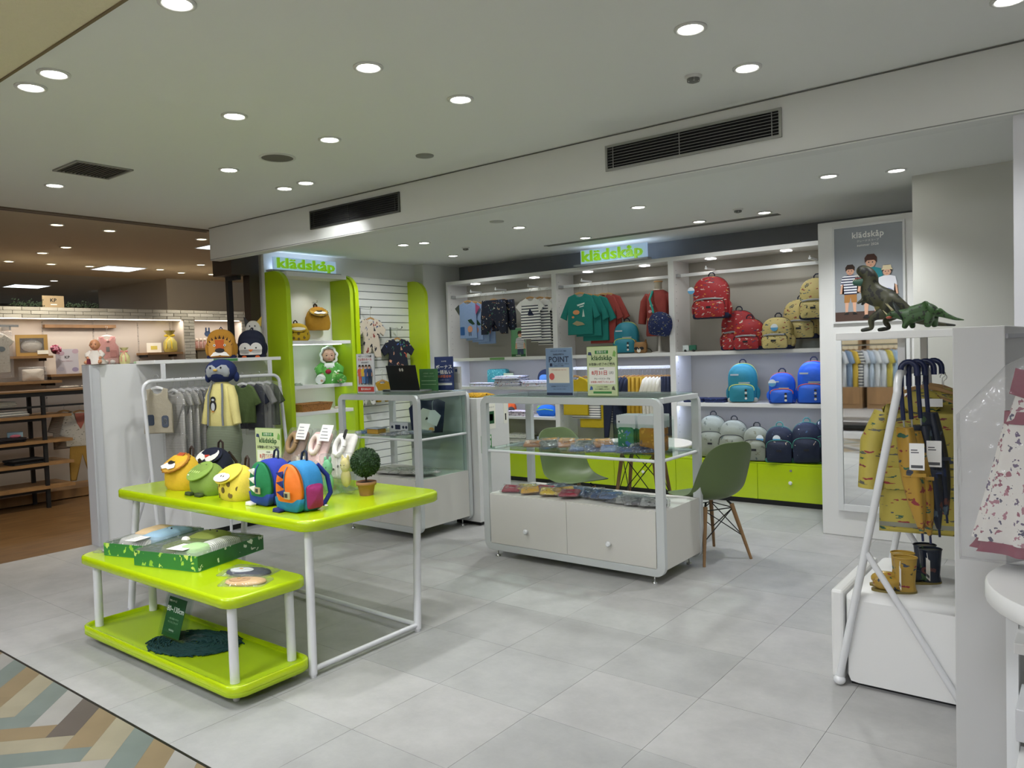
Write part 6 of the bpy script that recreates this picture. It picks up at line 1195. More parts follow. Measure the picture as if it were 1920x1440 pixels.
# items on the low wall top
def doll(name, lab, loc, rz, sc, skinc, suit, hood=None, legm=None, hat=None):
    t = thing(name, lab, 'doll', loc, rz, None, sc); sk = mat(skinc, 0.45)
    # one continuous seated body: torso, arms with hands, legs with feet
    V = [(0, 0, 0.05), (0, 0, 0.12), (0, 0, 0.19), (0, 0, 0.225), (-0.065, -0.005, 0.19), (-0.10, -0.03, 0.14), (-0.085, -0.085, 0.10), (-0.07, -0.105, 0.095), (0.065, -0.005, 0.19), (0.10, -0.03, 0.14), (0.085, -0.085, 0.10), (0.07, -0.105, 0.095),
         (-0.05, -0.02, 0.045), (-0.085, -0.10, 0.05), (-0.095, -0.17, 0.03), (-0.095, -0.185, 0.055), (0.05, -0.02, 0.045), (0.085, -0.10, 0.05), (0.095, -0.17, 0.03), (0.095, -0.185, 0.055)]
    E_ = [(0, 1), (1, 2), (2, 3), (2, 4), (4, 5), (5, 6), (6, 7), (2, 8), (8, 9), (9, 10), (10, 11), (0, 12), (12, 13), (13, 14), (14, 15), (0, 16), (16, 17), (17, 18), (18, 19)]
    Rr = [0.06, 0.062, 0.045, 0.03, 0.028, 0.026, 0.02, 0.015, 0.028, 0.026, 0.02, 0.015, 0.04, 0.034, 0.024, 0.018, 0.04, 0.034, 0.024, 0.018]
    skin('body', V, E_, Rr, sk, t, 2, 0)
    h = MB().ell((0, -0.005, 0.30), (0.070, 0.074, 0.080), seg=24, n=15).ell((0, -0.045, 0.275), (0.05, 0.04, 0.04), seg=16, n=9).build('head', sk, t)
    for s in (-1, 1):
        MB().ell((s*0.026, -0.072, 0.30), (0.010, 0.006, 0.006), seg=10, n=6).build('eye', mat('#2a2320', 0.2), h)
        MB().tube([(s*0.014, -0.077, 0.318), (s*0.026, -0.078, 0.323), (s*0.04, -0.070, 0.318)], 0.0018, 6).build('eyebrow', mat('#8a5a40', 0.6), h)
        MB().ell((s*0.07, 0.0, 0.295), (0.010, 0.014, 0.018), seg=10, n=7).build('ear', sk, h)
    MB().ell((0, -0.084, 0.285), (0.009, 0.009, 0.008), seg=10, n=6).build('nose', sk, h); MB().ell((0, -0.082, 0.262), (0.015, 0.006, 0.005), seg=10, n=6).build('mouth', mat('#b05a50', 0.4), h)
    return t
d = doll('baby_doll', 'bald baby doll in a white dress with maroon trim, on the low wall end', (-6.70, 2.93, 1.512), 0.9, 0.56, '#c98a62', None)
dm = mat('#d8cfc4', 0.9, bump=0.5, bscale=25, bdist=0.01)
R = []
for z, a in ((0.01, 0.14), (0.04, 0.135), (0.10, 0.10), (0.17, 0.07), (0.215, 0.045)): R.append([((a+(0.012*(k % 2)))*math.cos(2*PI*k/28), -0.03*(0.2-z)/0.2+(a*0.95+0.012*(k % 2))*math.sin(2*PI*k/28), z) for k in range(28)])
MB().rings(R).build('dress', dm, d)
for s in (-1, 1): MB().tube([(s*0.06, -0.0, 0.195), (s*0.105, -0.03, 0.15), (s*0.09, -0.08, 0.11)], [0.034, 0.036, 0.028], 10).build('sleeve', dm, d)
MB().puff([(-0.09, 0.01), (-0.02, 0.01), (-0.03, 0.09), (-0.07, 0.09)], 0.01, 0.004, -0.17).build('maroon_trim', cloth('#6a2430'), d)
d = doll('baby_doll', 'baby doll in a green frog suit with a white frilled hood', (-6.50, 5.20, 1.235), 1.0, 0.98, '#c09a84', None)
gs = patt('#4f9a3c', ['#d8e8d0', '#8fc070'], 14, 0.30, rough=0.7); ws = mat('#dfe6e2', 0.9, bump=0.5, bscale=20, bdist=0.01)
R = []
for z, a in ((0.0, 0.135), (0.05, 0.14), (0.12, 0.12), (0.18, 0.09), (0.225, 0.06)): R.append([((a+(0.008*(k % 2)))*math.cos(2*PI*k/28), (a*0.8+0.008*(k % 2))*math.sin(2*PI*k/28)-0.01, z) for k in range(28)])
MB().rings(R).build('frog_suit', gs, d)
for s in (-1, 1): MB().tube([(s*0.06, 0, 0.20), (s*0.115, -0.03, 0.15), (s*0.10, -0.09, 0.10)], [0.04, 0.045, 0.034], 10).build('sleeve', gs, d); MB().tube([(s*0.05, -0.02, 0.05), (s*0.10, -0.10, 0.055), (s*0.12, -0.18, 0.045)], [0.055, 0.052, 0.045], 12).build('suit_leg', ws if s < 0 else gs, d)
hm = MB().ell((0, 0.028, 0.315), (0.088, 0.072, 0.092), seg=24, n=13).build('hood', gs, d)
MB().tube([(0.083*math.sin(a)*(1+0.08*math.cos(9*a)), -0.035, 0.295+0.095*math.cos(a)*(1+0.06*math.cos(9*a))) for a in [2*PI*k/40 for k in range(41)]], 0.014, 8).build('frill', ws, hm)
MB().dome([(-0.06, 0.15), (0.06, 0.15), (0.05, 0.22), (-0.05, 0.22)], 0.03, 0.02, -0.06, 0.01).build('white_bib', ws, d); MB().ell((-0.02, -0.115, 0.13), (0.032, 0.02, 0.025), seg=12, n=8).build('red_berry', cloth('#a02438'), d)
# small packs on the low wall
def ribbonbag(lab, loc, c, c2, sc, cat='gift bag'):
    t = thing('ribbon_gift_bag', lab, cat, loc, 0.9, None, sc); m = mat(c, 0.35, bump=0.6, bscale=20, bdist=0.02)
    MB().lathe([(0.05, 0.0), (0.06, 0.02), (0.058, 0.09), (0.03, 0.13), (0.016, 0.145), (0.03, 0.165), (0.05, 0.195)], 14).build('bag', m, t)
    MB().tube([(0.018*math.cos(a), 0.018*math.sin(a), 0.145) for a in [2*PI*k/10 for k in range(11)]], 0.005, 6).build('ribbon', mat(c2, 0.4), t)
    for s in (-1, 1): MB().ell((s*0.025, -0.015, 0.15), (0.022, 0.006, 0.012), seg=10, n=6).build('bow_loop', mat(c2, 0.4), t); MB().tube([(0, -0.02, 0.145), (s*0.02, -0.05, 0.09), (s*0.025, -0.062, 0.03)], 0.005, 6).build('ribbon_tail', mat(c2, 0.4), t)
ribbonbag('small pale gift bag tied with a pink ribbon on the low wall', (-6.70, 3.17, 1.512), '#d0c88c', '#d88a80', 0.72)
t = thing('packed_baby_shoes', 'clear pack of white baby shoes on the low wall beside the doll', 'shoes', (-6.70, 3.04, 1.512), 0.9)
for s in (-1, 1): MB().ell((s*0.025, 0, 0.02), (0.02, 0.035, 0.018), seg=12, n=8).build('shoe', mat('#cfc4bc', 0.8), t)
MB().dome(rrect(-0.065, 0.065, 0, 0.05, 0.01), 0.08, 0.01, 0, 0.02).build('film_bag', FILM, t)
pile('folded_cloth', 'folded pale mint cloth on the low wall next to the shelf end', 'cloth', -6.70, 3.36, 1.512, 0.10, 0.2, 2, cloth('#a9ccb0'), 0.010, jit=0.0, rz=0.0)

# ================================================================ lime unit goods and slatwall goods
flapbag('ochre lion faced rucksack hanging on a hook in the lime unit', (-6.60, 5.16, 1.80), PI/2-0.35, 0.26, 0.24, cloth('#a97c1c'), cloth('#c09a3c'), LION_F, rim=cloth('#7f6a34'))
MB().tube([(-6.672, 5.16, 2.10), (-6.60, 5.16, 2.095), (-6.60, 5.16, 2.115)], 0.004, 6).build('unit_hook', CHROME); tag(bpy.data.objects['unit_hook'], 'thin metal hook above the hanging lion rucksack', 'hook'); bpy.data.objects['unit_hook'].name = 'wall_hook'
flapbag('yellow giraffe rucksack with dark spots standing in the lime unit', (-6.52, 4.83, 1.685), PI/2-0.45, 0.25, 0.17, cloth('#c4a21e'), cloth('#c9a62a'), [('muzzle', disc(0, -0.042, 0.07, 0.03, 16), mat('#d9d4c4', 0.8), 0), ('eye', disc(-0.03, 0.02, 0.006), BLK, 0), ('eye', disc(0.03, 0.02, 0.006), BLK, 0)],
        spots=[(-0.095, 0.05, 0.014), (-0.05, 0.03, 0.013), (-0.06, 0.09, 0.014), (0.0, 0.075, 0.015), (0.05, 0.10, 0.013), (0.06, 0.035, 0.015), (0.10, 0.07, 0.013), (0.0, 0.02, 0.013)])
t = thing('wicker_basket', 'shallow brown wicker basket on the lime unit shelf', 'basket', (-6.50, 4.95, 0.965), PI/2)
WK = patt('#a9743a', ['#6f4a20', '#8a5c2c'], 60, 0.35, (1, 1, 1.6), 0.7)
def quadr(w, d, z): return [(-w/2, -d/2, z), (w/2, -d/2, z), (w/2, d/2, z), (-w/2, d/2, z)]
MB().rings([quadr(0.34, 0.18, 0.0), quadr(0.39, 0.22, 0.075), quadr(0.375, 0.205, 0.075), quadr(0.33, 0.17, 0.006)], smooth=False).build('basket', WK, t)
MB().tube([p for p in quadr(0.385, 0.215, 0.077)] + [quadr(0.385, 0.215, 0.077)[0]], 0.006, 6).build('rim', WK, t)
packs('clear wrapped beige item on the lime unit shelf beside the basket', 'pack', [(-6.45, 5.28, 0.5, 0.0)], 0.965, 0.12, 0.08, [cloth('#c9b9a0'), cloth('#b0c4c8')])
packs('tiny clear wrapped item beside the frog suit doll', 'pack', [(-6.42, 4.74, 0.9, 0.0)], 1.235, 0.10, 0.06, [cloth('#9fb0a0')])
# slatwall arms with baby suits
ONES = patt('#cfc2b0', ['#3c3030', '#44557c', '#8a4038', '#2f2f38'], 22, 0.30, (1, 1, 0.6), 0.85); DARKP = patt('#1b1f2e', ['#c9543c', '#c9c4b0', '#4f8a6a', '#4a6ab0', '#d8a080'], 20, 0.27, (1, 1, 0.7), 0.85)
def wall_arm(y, z, lab):
    t = thing('display_hook', lab, 'hook', (-6.674, y, z))
    bx('plate', 0, 0.004, -0.014, 0.014, -0.13, 0.0, CHROME, t); MB().tube([(0.002, 0, -0.01), (0.16, 0, -0.03), (0.19, 0, -0.025), (0.20, 0, -0.01)], 0.004, 6).build('arm', CHROME, t); MB().ell((0.20, 0, -0.008), (0.008, 0.008, 0.008), seg=8, n=5).build('tip', BLACK, t)
wall_arm(5.80, 2.06, 'chrome slatwall arm carrying the pale romper'); wall_arm(6.26, 1.84, 'chrome slatwall arm carrying the dark romper')
def romper(lab, y, z, m, w, h, short):
    t = thing('romper', lab, 'romper', (-6.56, y, z), PI/2-0.25)
    hw = w/2; R_ = [(0.05, 0), (hw*0.85, -0.02), (hw*1.38, -0.13), (hw*1.12, -0.20), (hw*0.8, -0.16), (hw*0.72, -h*0.5), (hw*0.88, -h), (0.03, -h), (0.0, -h*0.72)]
    MB().puff(R_[:-1] + [(0, -h*0.72)] + [(-x, q) for x, q in R_[:-1][::-1]] + [(-0.025, -0.03), (0.025, -0.03)], 0.035, 0.014).build('suit', m, t); hanger(t, 0.18, 0.12, True); return t
romper('pale printed long romper hanging on the slatted wall', 5.86, 1.93, ONES, 0.27, 0.44, False); romper('dark multicoloured printed short romper hanging on the slatted wall', 6.26, 1.70, DARKP, 0.32, 0.38, True)
t = romper('zebra striped romper lower on the slatted wall, seen through the second counter', 5.78, 1.22, patt('#d8d6d0', ['#2c2c34'], 22, 0.33, (1, 1, 0.4)), 0.2, 0.26, True); romper('mustard romper lower on the slatted wall, seen through the second counter', 6.0, 1.22, MUST2, 0.2, 0.24, True)

# ================================================================ raincoats, umbrellas, boots
TRAIN = patt('#b3a448', ['#8a2c34', '#3a4250', '#2f5a48', '#5a5a50', '#7a3038'], 13, 0.30, (1, 1, 3.6), 0.5, 0.5)
def raincoat(lab, loc, rz, w=0.40, h=0.62):
    t = thing('raincoat', lab, 'raincoat', loc, rz)
    MB().puff(tee(w, h, 0.0, 0.02, 0.12, 0.05), 0.06, 0.025).build('coat_body', TRAIN, t); hanger(t, 0.34, 0.09, True)
    MB().dome(disc(0, -0.02, 0.075, 0.06, 16), 0.04, 0.02, -0.03, 0.015).build('hood', TRAIN, t)
    for s in (-1, 1): MB().tube([(s*w*0.43, 0, -0.07), (s*(w*0.5+0.02), -0.01, -0.2), (s*(w*0.5+0.035), -0.02, -0.42)], [0.045, 0.058, 0.055], 12).build('sleeve', TRAIN, t); MB().puff(rrect(s*0.10-0.055, s*0.10+0.055, -0.42, -0.32, 0.01), 0.008, 0.003, -0.036).build('pocket', TRAIN, t)
    bx('reflective_hem', -w/2, w/2, -0.033, -0.030, -h+0.03, -h+0.05, mat('#8f9080', 0.3, 0.3), t); MB().tube([(0.01, -0.034, -0.06), (0.01, -0.036, -h+0.02)], 0.003, 6).build('placket', cloth('#a9921f'), t)
    return t
raincoat('yellow train print raincoat in front on the white rack', (-0.66, 3.84, 1.235), 0.12, 0.36)
raincoat('yellow train print raincoat second on the rack, partly hidden by the partition', (-0.60, 4.0, 1.23), 0.05, 0.36)
t = garment('navy_coat', 'navy patterned child coat behind the raincoats', 'coat', tee(0.34, 0.5, 0.12, 0.1, sa=1.1), 0.04, patt('#1f2c50', ['#8fa0c0', '#3f5a90'], 20, 0.28), (-0.62, 4.1, 1.24), 0.1, 0.09, hw=0.3)
bx('price_board', -0.05, 0.05, -0.0, 0.0015, 0.0, 0.035, PAPER, None).name = 'price_label'; o = bpy.data.objects['price_label']; o.location = (-0.615, 3.74, 1.20); tag(o, 'white price label clipped on the raincoat hanger', 'label')
NVM = mat('#17224a', 0.35); UY = patt('#b08a34', ['#3a4250', '#8a3038', '#2f5a48', '#7a4a20'], 16, 0.30, (1, 1, 1.4), 0.4); UN = patt('#202838', ['#3f5a38', '#5a6a78', '#6a4038', '#2c3a60'], 16, 0.30, (1, 1, 0.8), 0.4)
for i, (dx, y, m, n_, dz) in enumerate(((0.0, 3.52, UY, 'yellow train print child umbrella hung nearest the rack leg', 0.0), (0.02, 3.575, UY, 'yellow train print child umbrella hung second on the rack', -0.02), (0.045, 3.63, UN, 'dark camouflage child umbrella hung third on the rack', 0.0), (0.065, 3.69, UN, 'dark camouflage child umbrella hung next to the raincoats', 0.05))):
    t = thing('child_umbrella', n_, 'umbrella', (-0.655+dx, y, 0), 0.15)
    zt = 1.385; MB().tube([(-0.03, 0, 1.30)] + [(0.03*math.cos(a)-0.0, 0, 1.385-0.015+0.034*math.sin(a)) for a in [PI-PI*k/9 for k in range(10)]] + [(0.03, 0, 1.345)], 0.0115, 10).build('handle', NVM, t)
    MB().tube([(-0.03, 0, 1.30), (-0.022, 0, 1.16)], 0.009, 8).build('grip', NVM, t); MB().tube([(-0.022, 0, 1.17), (-0.018, 0, 1.10)], 0.004, 6).build('shaft', CHROME, t)
    R = []
    for k in range(9):
        f = k/8; z = 1.13-0.44*f+dz; r_ = (0.030+0.012*math.sin(PI*f))*(1-0.75*f**4); cx = -0.018+0.06*f
        R.append([(cx+r_*(1+0.14*math.sin(4*a))*math.cos(a), r_*(1+0.14*math.sin(4*a))*math.sin(a), z) for a in [2*PI*j/20 for j in range(20)]])
    MB().rings(R[::-1]).build('canopy', m, t); MB().tube([(0.042, 0, 0.70+dz), (0.045, 0, 0.655+dz)], 0.005, 6).build('ferrule', NVM, t)
    bx('tie_band', -0.025, 0.06, -0.044, -0.0425, 0.93+dz, 0.945+dz, m, t)
    if i % 2 == 0: MB().box(0.0, 0.055, -0.050, -0.049, 0.96, 1.07).build('price_tag', PAPER, t); MB().box(0.006, 0.049, -0.0512, -0.0500, 0.968, 0.98).box(0.006, 0.035, -0.0512, -0.05, 1.03, 1.034).box(0.006, 0.03, -0.0512, -0.05, 1.04, 1.044).build('tag_print', mat('#55565a', 0.7), t)
for i in range(4):
    t = thing('spare_hanger', 'wooden hanger with a metal hook behind the umbrellas', 'hanger', (-0.66, 3.92+0.045*i, 1.27), 0.1, 'hangers at the end of the raincoat rail'); hanger(t, 0.3, 0.10, True)
def boots(lab, loc, rz, m):
    t = thing('rain_boots', lab, 'boots', loc, rz)
    for s in (-1, 1):
        x = s*0.036
        b = MB().rings([[(x+0.036*f*math.cos(q_), 0.022+0.046*f*math.sin(q_)-yy, z) for q_ in [2*PI*k/20 for k in range(20)]] for z, f, yy in ((0.01, 0.95, 0.0), (0.04, 0.92, 0.004), (0.08, 0.90, 0.0), (0.12, 0.96, 0.0), (0.15, 1.02, 0.0))]).ell((x, -0.045, 0.034), (0.038, 0.062, 0.032), seg=18, n=10).build('boot', m, t)
        MB().rings([[(x+px, py-0.022, z) for px, py in disc(0, 0, 0.036, 0.090, 18)] for z in (0.0, 0.010)]).build('sole', mat('#7a6c34', 0.6) if 'yellow' in lab else NVM, t)
        MB().tube([(x+0.037*math.cos(q_), 0.022+0.047*math.sin(q_), 0.152) for q_ in [2*PI*k/20 for k in range(21)]], 0.003, 6).build('cuff', m, t)
    MB().box(0.065, 0.115, -0.005, -0.004, 0.03, 0.12).build('price_tag', PAPER, t); MB().box(0.07, 0.11, -0.0062, -0.005, 0.04, 0.052).build('tag_print', mat('#55565a', 0.7), t)
    MB().tube([(0.06, 0.0, 0.145), (0.085, -0.005, 0.13), (0.09, -0.0045, 0.12)], 0.001, 5).build('tag_string', PAPER, t)
YB = patt('#ab8a3a', ['#3a4250', '#2f5a48', '#8a3038', '#5a5230'], 15, 0.26, (1, 1, 2.0), 0.25, 0.3)
boots('pair of yellow train print rain boots on the white cube', (-0.72, 3.60, 0.415), -1.25, YB); boots('pair of dark printed rain boots behind the yellow pair', (-0.66, 3.79, 0.415), -1.1, patt('#1a2230', ['#3f5a38', '#5a3a38', '#3a4a68'], 15, 0.26, (1, 1, 1), 0.25, 0.3))
# ---- dinosaurs on the rack shelf
DG = patt('#3a3a22', ['#14150e', '#1c2014'], 26, 0.42, rough=0.5); QG = patt('#35552a', ['#10190c', '#16220f'], 60, 0.33, rough=0.5)
t = thing('toy_dinosaur', 'dark olive two legged toy dinosaur roaring upwards on the rack shelf', 'toy dinosaur', (0, 3.56, 1.533))
V = [(-0.70, 0, 0.105), (-0.745, 0, 0.135), (-0.79, 0, 0.165), (-0.815, 0, 0.20), (-0.80, 0, 0.232), (-0.825, 0, 0.262), (-0.862, 0, 0.278), (-0.65, 0, 0.06), (-0.60, 0, 0.035), (-0.55, 0.01, 0.022), (-0.49, 0.02, 0.014),
     (-0.745, -0.03, 0.085), (-0.80, -0.035, 0.055), (-0.795, -0.035, 0.015), (-0.84, -0.04, 0.008), (-0.715, 0.03, 0.075), (-0.76, 0.035, 0.045), (-0.74, 0.035, 0.014), (-0.79, 0.035, 0.008), (-0.83, -0.02, 0.14), (-0.855, -0.03, 0.125), (-0.83, 0.02, 0.14), (-0.85, 0.03, 0.12)]
E_ = [(0, 1), (1, 2), (2, 3), (3, 4), (4, 5), (5, 6), (0, 7), (7, 8), (8, 9), (9, 10), (0, 11), (11, 12), (12, 13), (13, 14), (0, 15), (15, 16), (16, 17), (17, 18), (2, 19), (19, 20), (2, 21), (21, 22)]
Rr = [0.044, 0.052, 0.046, 0.034, 0.036, 0.034, 0.020, 0.028, 0.017, 0.010, 0.004, 0.028, 0.016, 0.011, 0.008, 0.026, 0.015, 0.011, 0.008, 0.010, 0.005, 0.010, 0.005]
skin('body', V, E_, Rr, DG, t, 2, 0)
skin('lower_jaw', [(-0.80, 0, 0.225), (-0.84, 0, 0.215), (-0.88, 0, 0.218)], [(0, 1), (1, 2)], [0.026, 0.020, 0.010], mat('#2f5a4a', 0.45), t, 2, 0)
MB().tube([(-0.805, 0, 0.238), (-0.84, 0, 0.232), (-0.868, 0, 0.235)], [0.010, 0.008, 0.003], 8).build('tongue', mat('#8a3a34', 0.3), t)
mb = MB()
for k in range(7):
    for s in (-1, 1): mb.tube([(-0.82-0.007*k, s*0.010, 0.250), (-0.822-0.007*k, s*0.010, 0.240)], [0.002, 0.0004], 5); mb.tube([(-0.83-0.007*k, s*0.008, 0.224), (-0.832-0.007*k, s*0.008, 0.233)], [0.002, 0.0004], 5)
mb.build('teeth', mat('#d8d0b0', 0.4), t)
for s in (-1, 1): MB().ell((-0.82, s*0.02, 0.268), (0.004, 0.003, 0.004), seg=8, n=5).build('eye', mat('#c9a020', 0.2), t)
MB().ell((-0.765, 0, 0.125), (0.03, 0.036, 0.05), seg=16, n=9).build('pale_belly', mat('#8a8450', 0.4), t)
t = thing('toy_dinosaur', 'green four legged toy dinosaur with a neck frill in front of the roaring one', 'toy dinosaur', (0, 3.46, 1.533))
V = [(-0.60, 0, 0.072), (-0.565, 0, 0.082), (-0.635, 0, 0.066), (-0.665, 0, 0.064), (-0.70, 0, 0.070), (-0.725, 0, 0.056), (-0.54, 0, 0.072), (-0.51, 0, 0.054), (-0.475, 0, 0.038), (-0.445, 0, 0.032),
     (-0.565, -0.024, 0.04), (-0.57, -0.026, 0.008), (-0.555, 0.024, 0.04), (-0.55, 0.026, 0.008), (-0.645, -0.022, 0.035), (-0.655, -0.026, 0.007), (-0.635, 0.022, 0.035), (-0.63, 0.026, 0.007)]
E_ = [(0, 1), (0, 2), (2, 3), (3, 4), (4, 5), (1, 6), (6, 7), (7, 8), (8, 9), (1, 10), (10, 11), (1, 12), (12, 13), (2, 14), (14, 15), (2, 16), (16, 17)]
Rr = [0.034, 0.034, 0.028, 0.020, 0.019, 0.009, 0.022, 0.012, 0.007, 0.002, 0.020, 0.012, 0.018, 0.011, 0.015, 0.010, 0.015, 0.010]
skin('body', V, E_, Rr, QG, t, 2, 0)
fr = [((0.040+0.007*(k % 2))*math.cos(2*PI*k/22), (0.040+0.007*(k % 2))*math.sin(2*PI*k/22)) for k in range(22)]
MB().dome(fr, 0.006, 0.004, 0, 0.002, M=TR(-0.676, 0, 0.076) @ Matrix.Rotation(-0.5, 4, 'Y') @ RZ(-PI/2)).build('neck_frill', mat('#1f2a28', 0.4), t)
for s in (-1, 1): MB().tube([(-0.70, s*0.010, 0.084), (-0.725, s*0.014, 0.115)], [0.004, 0.0006], 6).build('horn', mat('#b0a880', 0.4), t); MB().ell((-0.705, s*0.019, 0.074), (0.003, 0.002, 0.003), seg=8, n=5).build('eye', BLK, t)
MB().tube([(-0.72, 0, 0.066), (-0.738, 0, 0.088)], [0.004, 0.0006], 6).build('horn', mat('#b0a880', 0.4), t); MB().ell((-0.712, -0.012, 0.056), (0.012, 0.008, 0.006), seg=10, n=6).build('open_mouth', mat('#a8503c', 0.3), t)
# ---- floral dress in a clear bag
t = thing('floral_dress', 'white floral baby dress with maroon trim in a clear garment bag', 'dress', (-0.10, 2.52, 0), 0.0)
FL = patt('#d6d2cc', ['#8a4a5c', '#3f3c58', '#a06a78', '#5a4a68'], 42, 0.33, rough=0.85)
MB().puff([(-0.04, 1.39), (-0.095, 1.40), (-0.10, 1.34), (-0.125, 1.26), (0.125, 1.26), (0.10, 1.34), (0.095, 1.40), (0.04, 1.39), (0, 1.36)][::-1], 0.06, 0.02).build('bodice', FL, t)
def skirt(z0, z1, r0, r1, k0=9):
    R = []
    for f in (0, 0.35, 0.7, 1.0):
        z = z0+(z1-z0)*f; r = r0+(r1-r0)*f; R.append([(r*(1+0.10*f*math.sin(k0*a))*math.cos(a), 0.36*r*(1+0.16*f*math.sin(k0*a+1))*math.sin(a), z) for a in [2*PI*j/64 for j in range(64)]])
    return MB().rings(R[::-1], cap=False)
skirt(1.27, 0.925, 0.128, 0.198).build('skirt', FL, t); MR = cloth('#7a2440')
skirt(0.927, 0.895, 0.198, 0.203).build('hem_trim', MR, t); skirt(1.29, 1.255, 0.129, 0.131, 0).build('waist_band', MR, t)
for s in (-1, 1): MB().dome([(s*0.012, 1.385), (s*0.10, 1.41), (s*0.115, 1.34), (s*0.05, 1.315)][::s], 0.012, 0.006, -0.03, 0.004).build('collar', MR, t)
hanger(t, 0.24, 0.09, False); hg = [c for c in t.children if c.name.startswith('hanger')][0]; hg.location = (0, 0, 1.395)
FILM2 = clear('garment_film', '#fafafa', 0.03, 0.12, bump=1.0, haze=0.10, bscale=12)
MB().dome([(-0.235, 0.87), (0.235, 0.87), (0.24, 1.30), (0.12, 1.43), (0.02, 1.47), (-0.02, 1.47), (-0.12, 1.42), (-0.24, 1.28)], 0.16, 0.02, 0, 0.03).build('garment_bag', FILM2, t)
tag(MB().tube([(-0.05, 2.52, 1.485), (0.6, 2.52, 1.485)], 0.01, 10).tube([(0.6, 2.52, 1.485), (0.6, 2.52, 0.0)], 0.012, 10).tube([(-0.05, 2.52, 1.485), (-0.12, 2.52, 1.485)], 0.01, 10).build('dress_rail', CHROME), 'metal rail holding the bagged floral dress', 'rail')
# ================================================================ neighbouring shop behind the brick band
CRW = mat('#cfc6ba', 0.8); BRK = [mat('#b9b5a8', 0.9, bump=0.6, bscale=60, bdist=0.004), mat('#aca89b', 0.9, bump=0.6, bscale=60, bdist=0.004), mat('#c4c0b4', 0.9, bump=0.6, bscale=60, bdist=0.004)]
struct('wall_neighbour', MB().box(-10.26, -10.2, 1.5, 8.6, 0, 2.2).box(-10.2, -9.915, 1.5, 8.6, 2.09, 2.215).box(-10.2, -9.915, 5.50, 5.655, 0, 2.09).box(-10.2, -9.915, 6.385, 6.62, 0, 2.09).box(-10.2, -9.915, 7.3, 8.6, 0, 2.09), CRW)
bw = struct('wall_brick_band', MB().box(-9.916, -9.909, 1.5, 8.6, 2.088, 2.218).box(-9.916, -9.909, 5.50, 5.655, 0.6, 2.088).box(-9.916, -9.909, 6.385, 6.62, 0.6, 2.088), mat('#8f8b80', 0.95))
rg = random.Random(9); bm_cache = []
for q in range(3): o = MB().box(0, 0.012, 0, 0.186, 0, 0.0385).build('brick', BRK[q], bw, bevel=0.003); bm_cache.append(o); o.location = (-9.909, 1.6+q*0.19, 2.0895)
def brick(y, z, ln=0.186, w=None):
    src = bm_cache[rg.randrange(3)]; o = src.copy(); COL.objects.link(o); o.location = (-9.909+rg.uniform(-0.003, 0.002), y, z); o.scale = (1, ln/0.186, 1)
for r_ in range(3):
    y = 2.2+(r_ % 2)*0.095
    while y < 7.6: brick(y, 2.0895+r_*0.0425); y += 0.192
for (ya_, yb_) in ((5.50, 5.655), (6.385, 6.62)):
    z = 2.045; k = 0
    while z > 1.3:
        if k % 2: brick(ya_, z, yb_-ya_-0.004)
        else: brick(ya_, z, (yb_-ya_)*0.5-0.004); brick(ya_+(yb_-ya_)*0.5, z, (yb_-ya_)*0.5-0.002)
        z -= 0.0425; k += 1
t = thing('niche_light', 'long light strip under the white brick band', 'light', (0, 0, 0)); bx('strip', -9.93, -9.92, 2.4, 5.48, 2.078, 2.088, mat('#fff2e0', 0.5, emit=4), t)
bx('strip', -9.93, -9.92, 5.68, 6.36, 2.078, 2.088, mat('#fff2e0', 0.5, emit=4), t)
area('niche_glow', (-9.96, 4.0, 2.07), 0.08, 3.0, 8, (1, 0.9, 0.82)); area('niche_glow', (-9.96, 6.02, 2.07), 0.08, 0.66, 2, (1, 0.92, 0.85))
# slotted tracks
for y in (3.86, 4.45, 5.02, 5.46):
    tag(bx('shelf_track', -10.2, -10.195, y-0.008, y+0.008, 0.9, 2.06, patt('#bdb6ac', ['#4a4640'], 40, 0.3)), 'slotted shelf track on the pale niche wall', 'track', 'slotted tracks on the niche wall')
def wshelf(lab, y0, y1, z, x0=-10.19, x1=-9.88):
    t = thing('wooden_shelf', lab, 'shelf', (0, 0, 0)); bx('board', x0, x1, y0, y1, z-0.028, z, OAK, t)
    for y in (y0+0.04, y1-0.04): bx('bracket', x0, x1-0.1, y-0.004, y+0.004, z-0.06, z-0.028, DARKMETAL, t)
wshelf('short wooden shelf under the window box', 3.38, 3.84, 1.645); wshelf('short wooden shelf holding the baby notice', 3.80, 4.35, 1.42); wshelf('long wooden shelf with the white packed clothes', 2.4, 3.85, 1.35, -10.19, -9.70); wshelf('short wooden shelf with the yellow pouch', 4.98, 5.46, 1.655)
tag(bx('wooden_bar', -10.19, -10.12, 3.86, 4.70, 1.985, 2.025, OAK), 'plain wooden wall bar above the pink vest', 'bar')
t = thing('grey_rail', 'grey metal hanging rail over the bagged baby suit', 'rail', (0, 0, 0)); bx('bar', -10.0, -9.96, 2.6, 3.52, 1.985, 2.01, CHROME, t); bx('arm', -10.19, -9.96, 3.42, 3.44, 1.95, 1.99, CHROME, t)
t = thing('bagged_baby_suit', 'pale dotted baby suit in a clear bag, hanging at the frame edge', 'baby clothes', (-9.93, 3.30, 1.90), PI/2-0.4)
MB().puff(tee(0.2, 0.44, 0.08, 0.08), 0.03, 0.012).build('suit', patt('#b0aca0', ['#6f6c64'], 45, 0.2), t); MB().puff(disc(0.02, -0.17, 0.04, 0.03, 12), 0.003, 0.001, -0.018).build('cat_patch', cloth('#4f6068'), t); MB().puff(rrect(-0.13, 0.13, -0.5, 0.03, 0.01), 0.05, 0.015).build('film_bag', FILM, t); hanger(t, 0.2, 0.10, False)
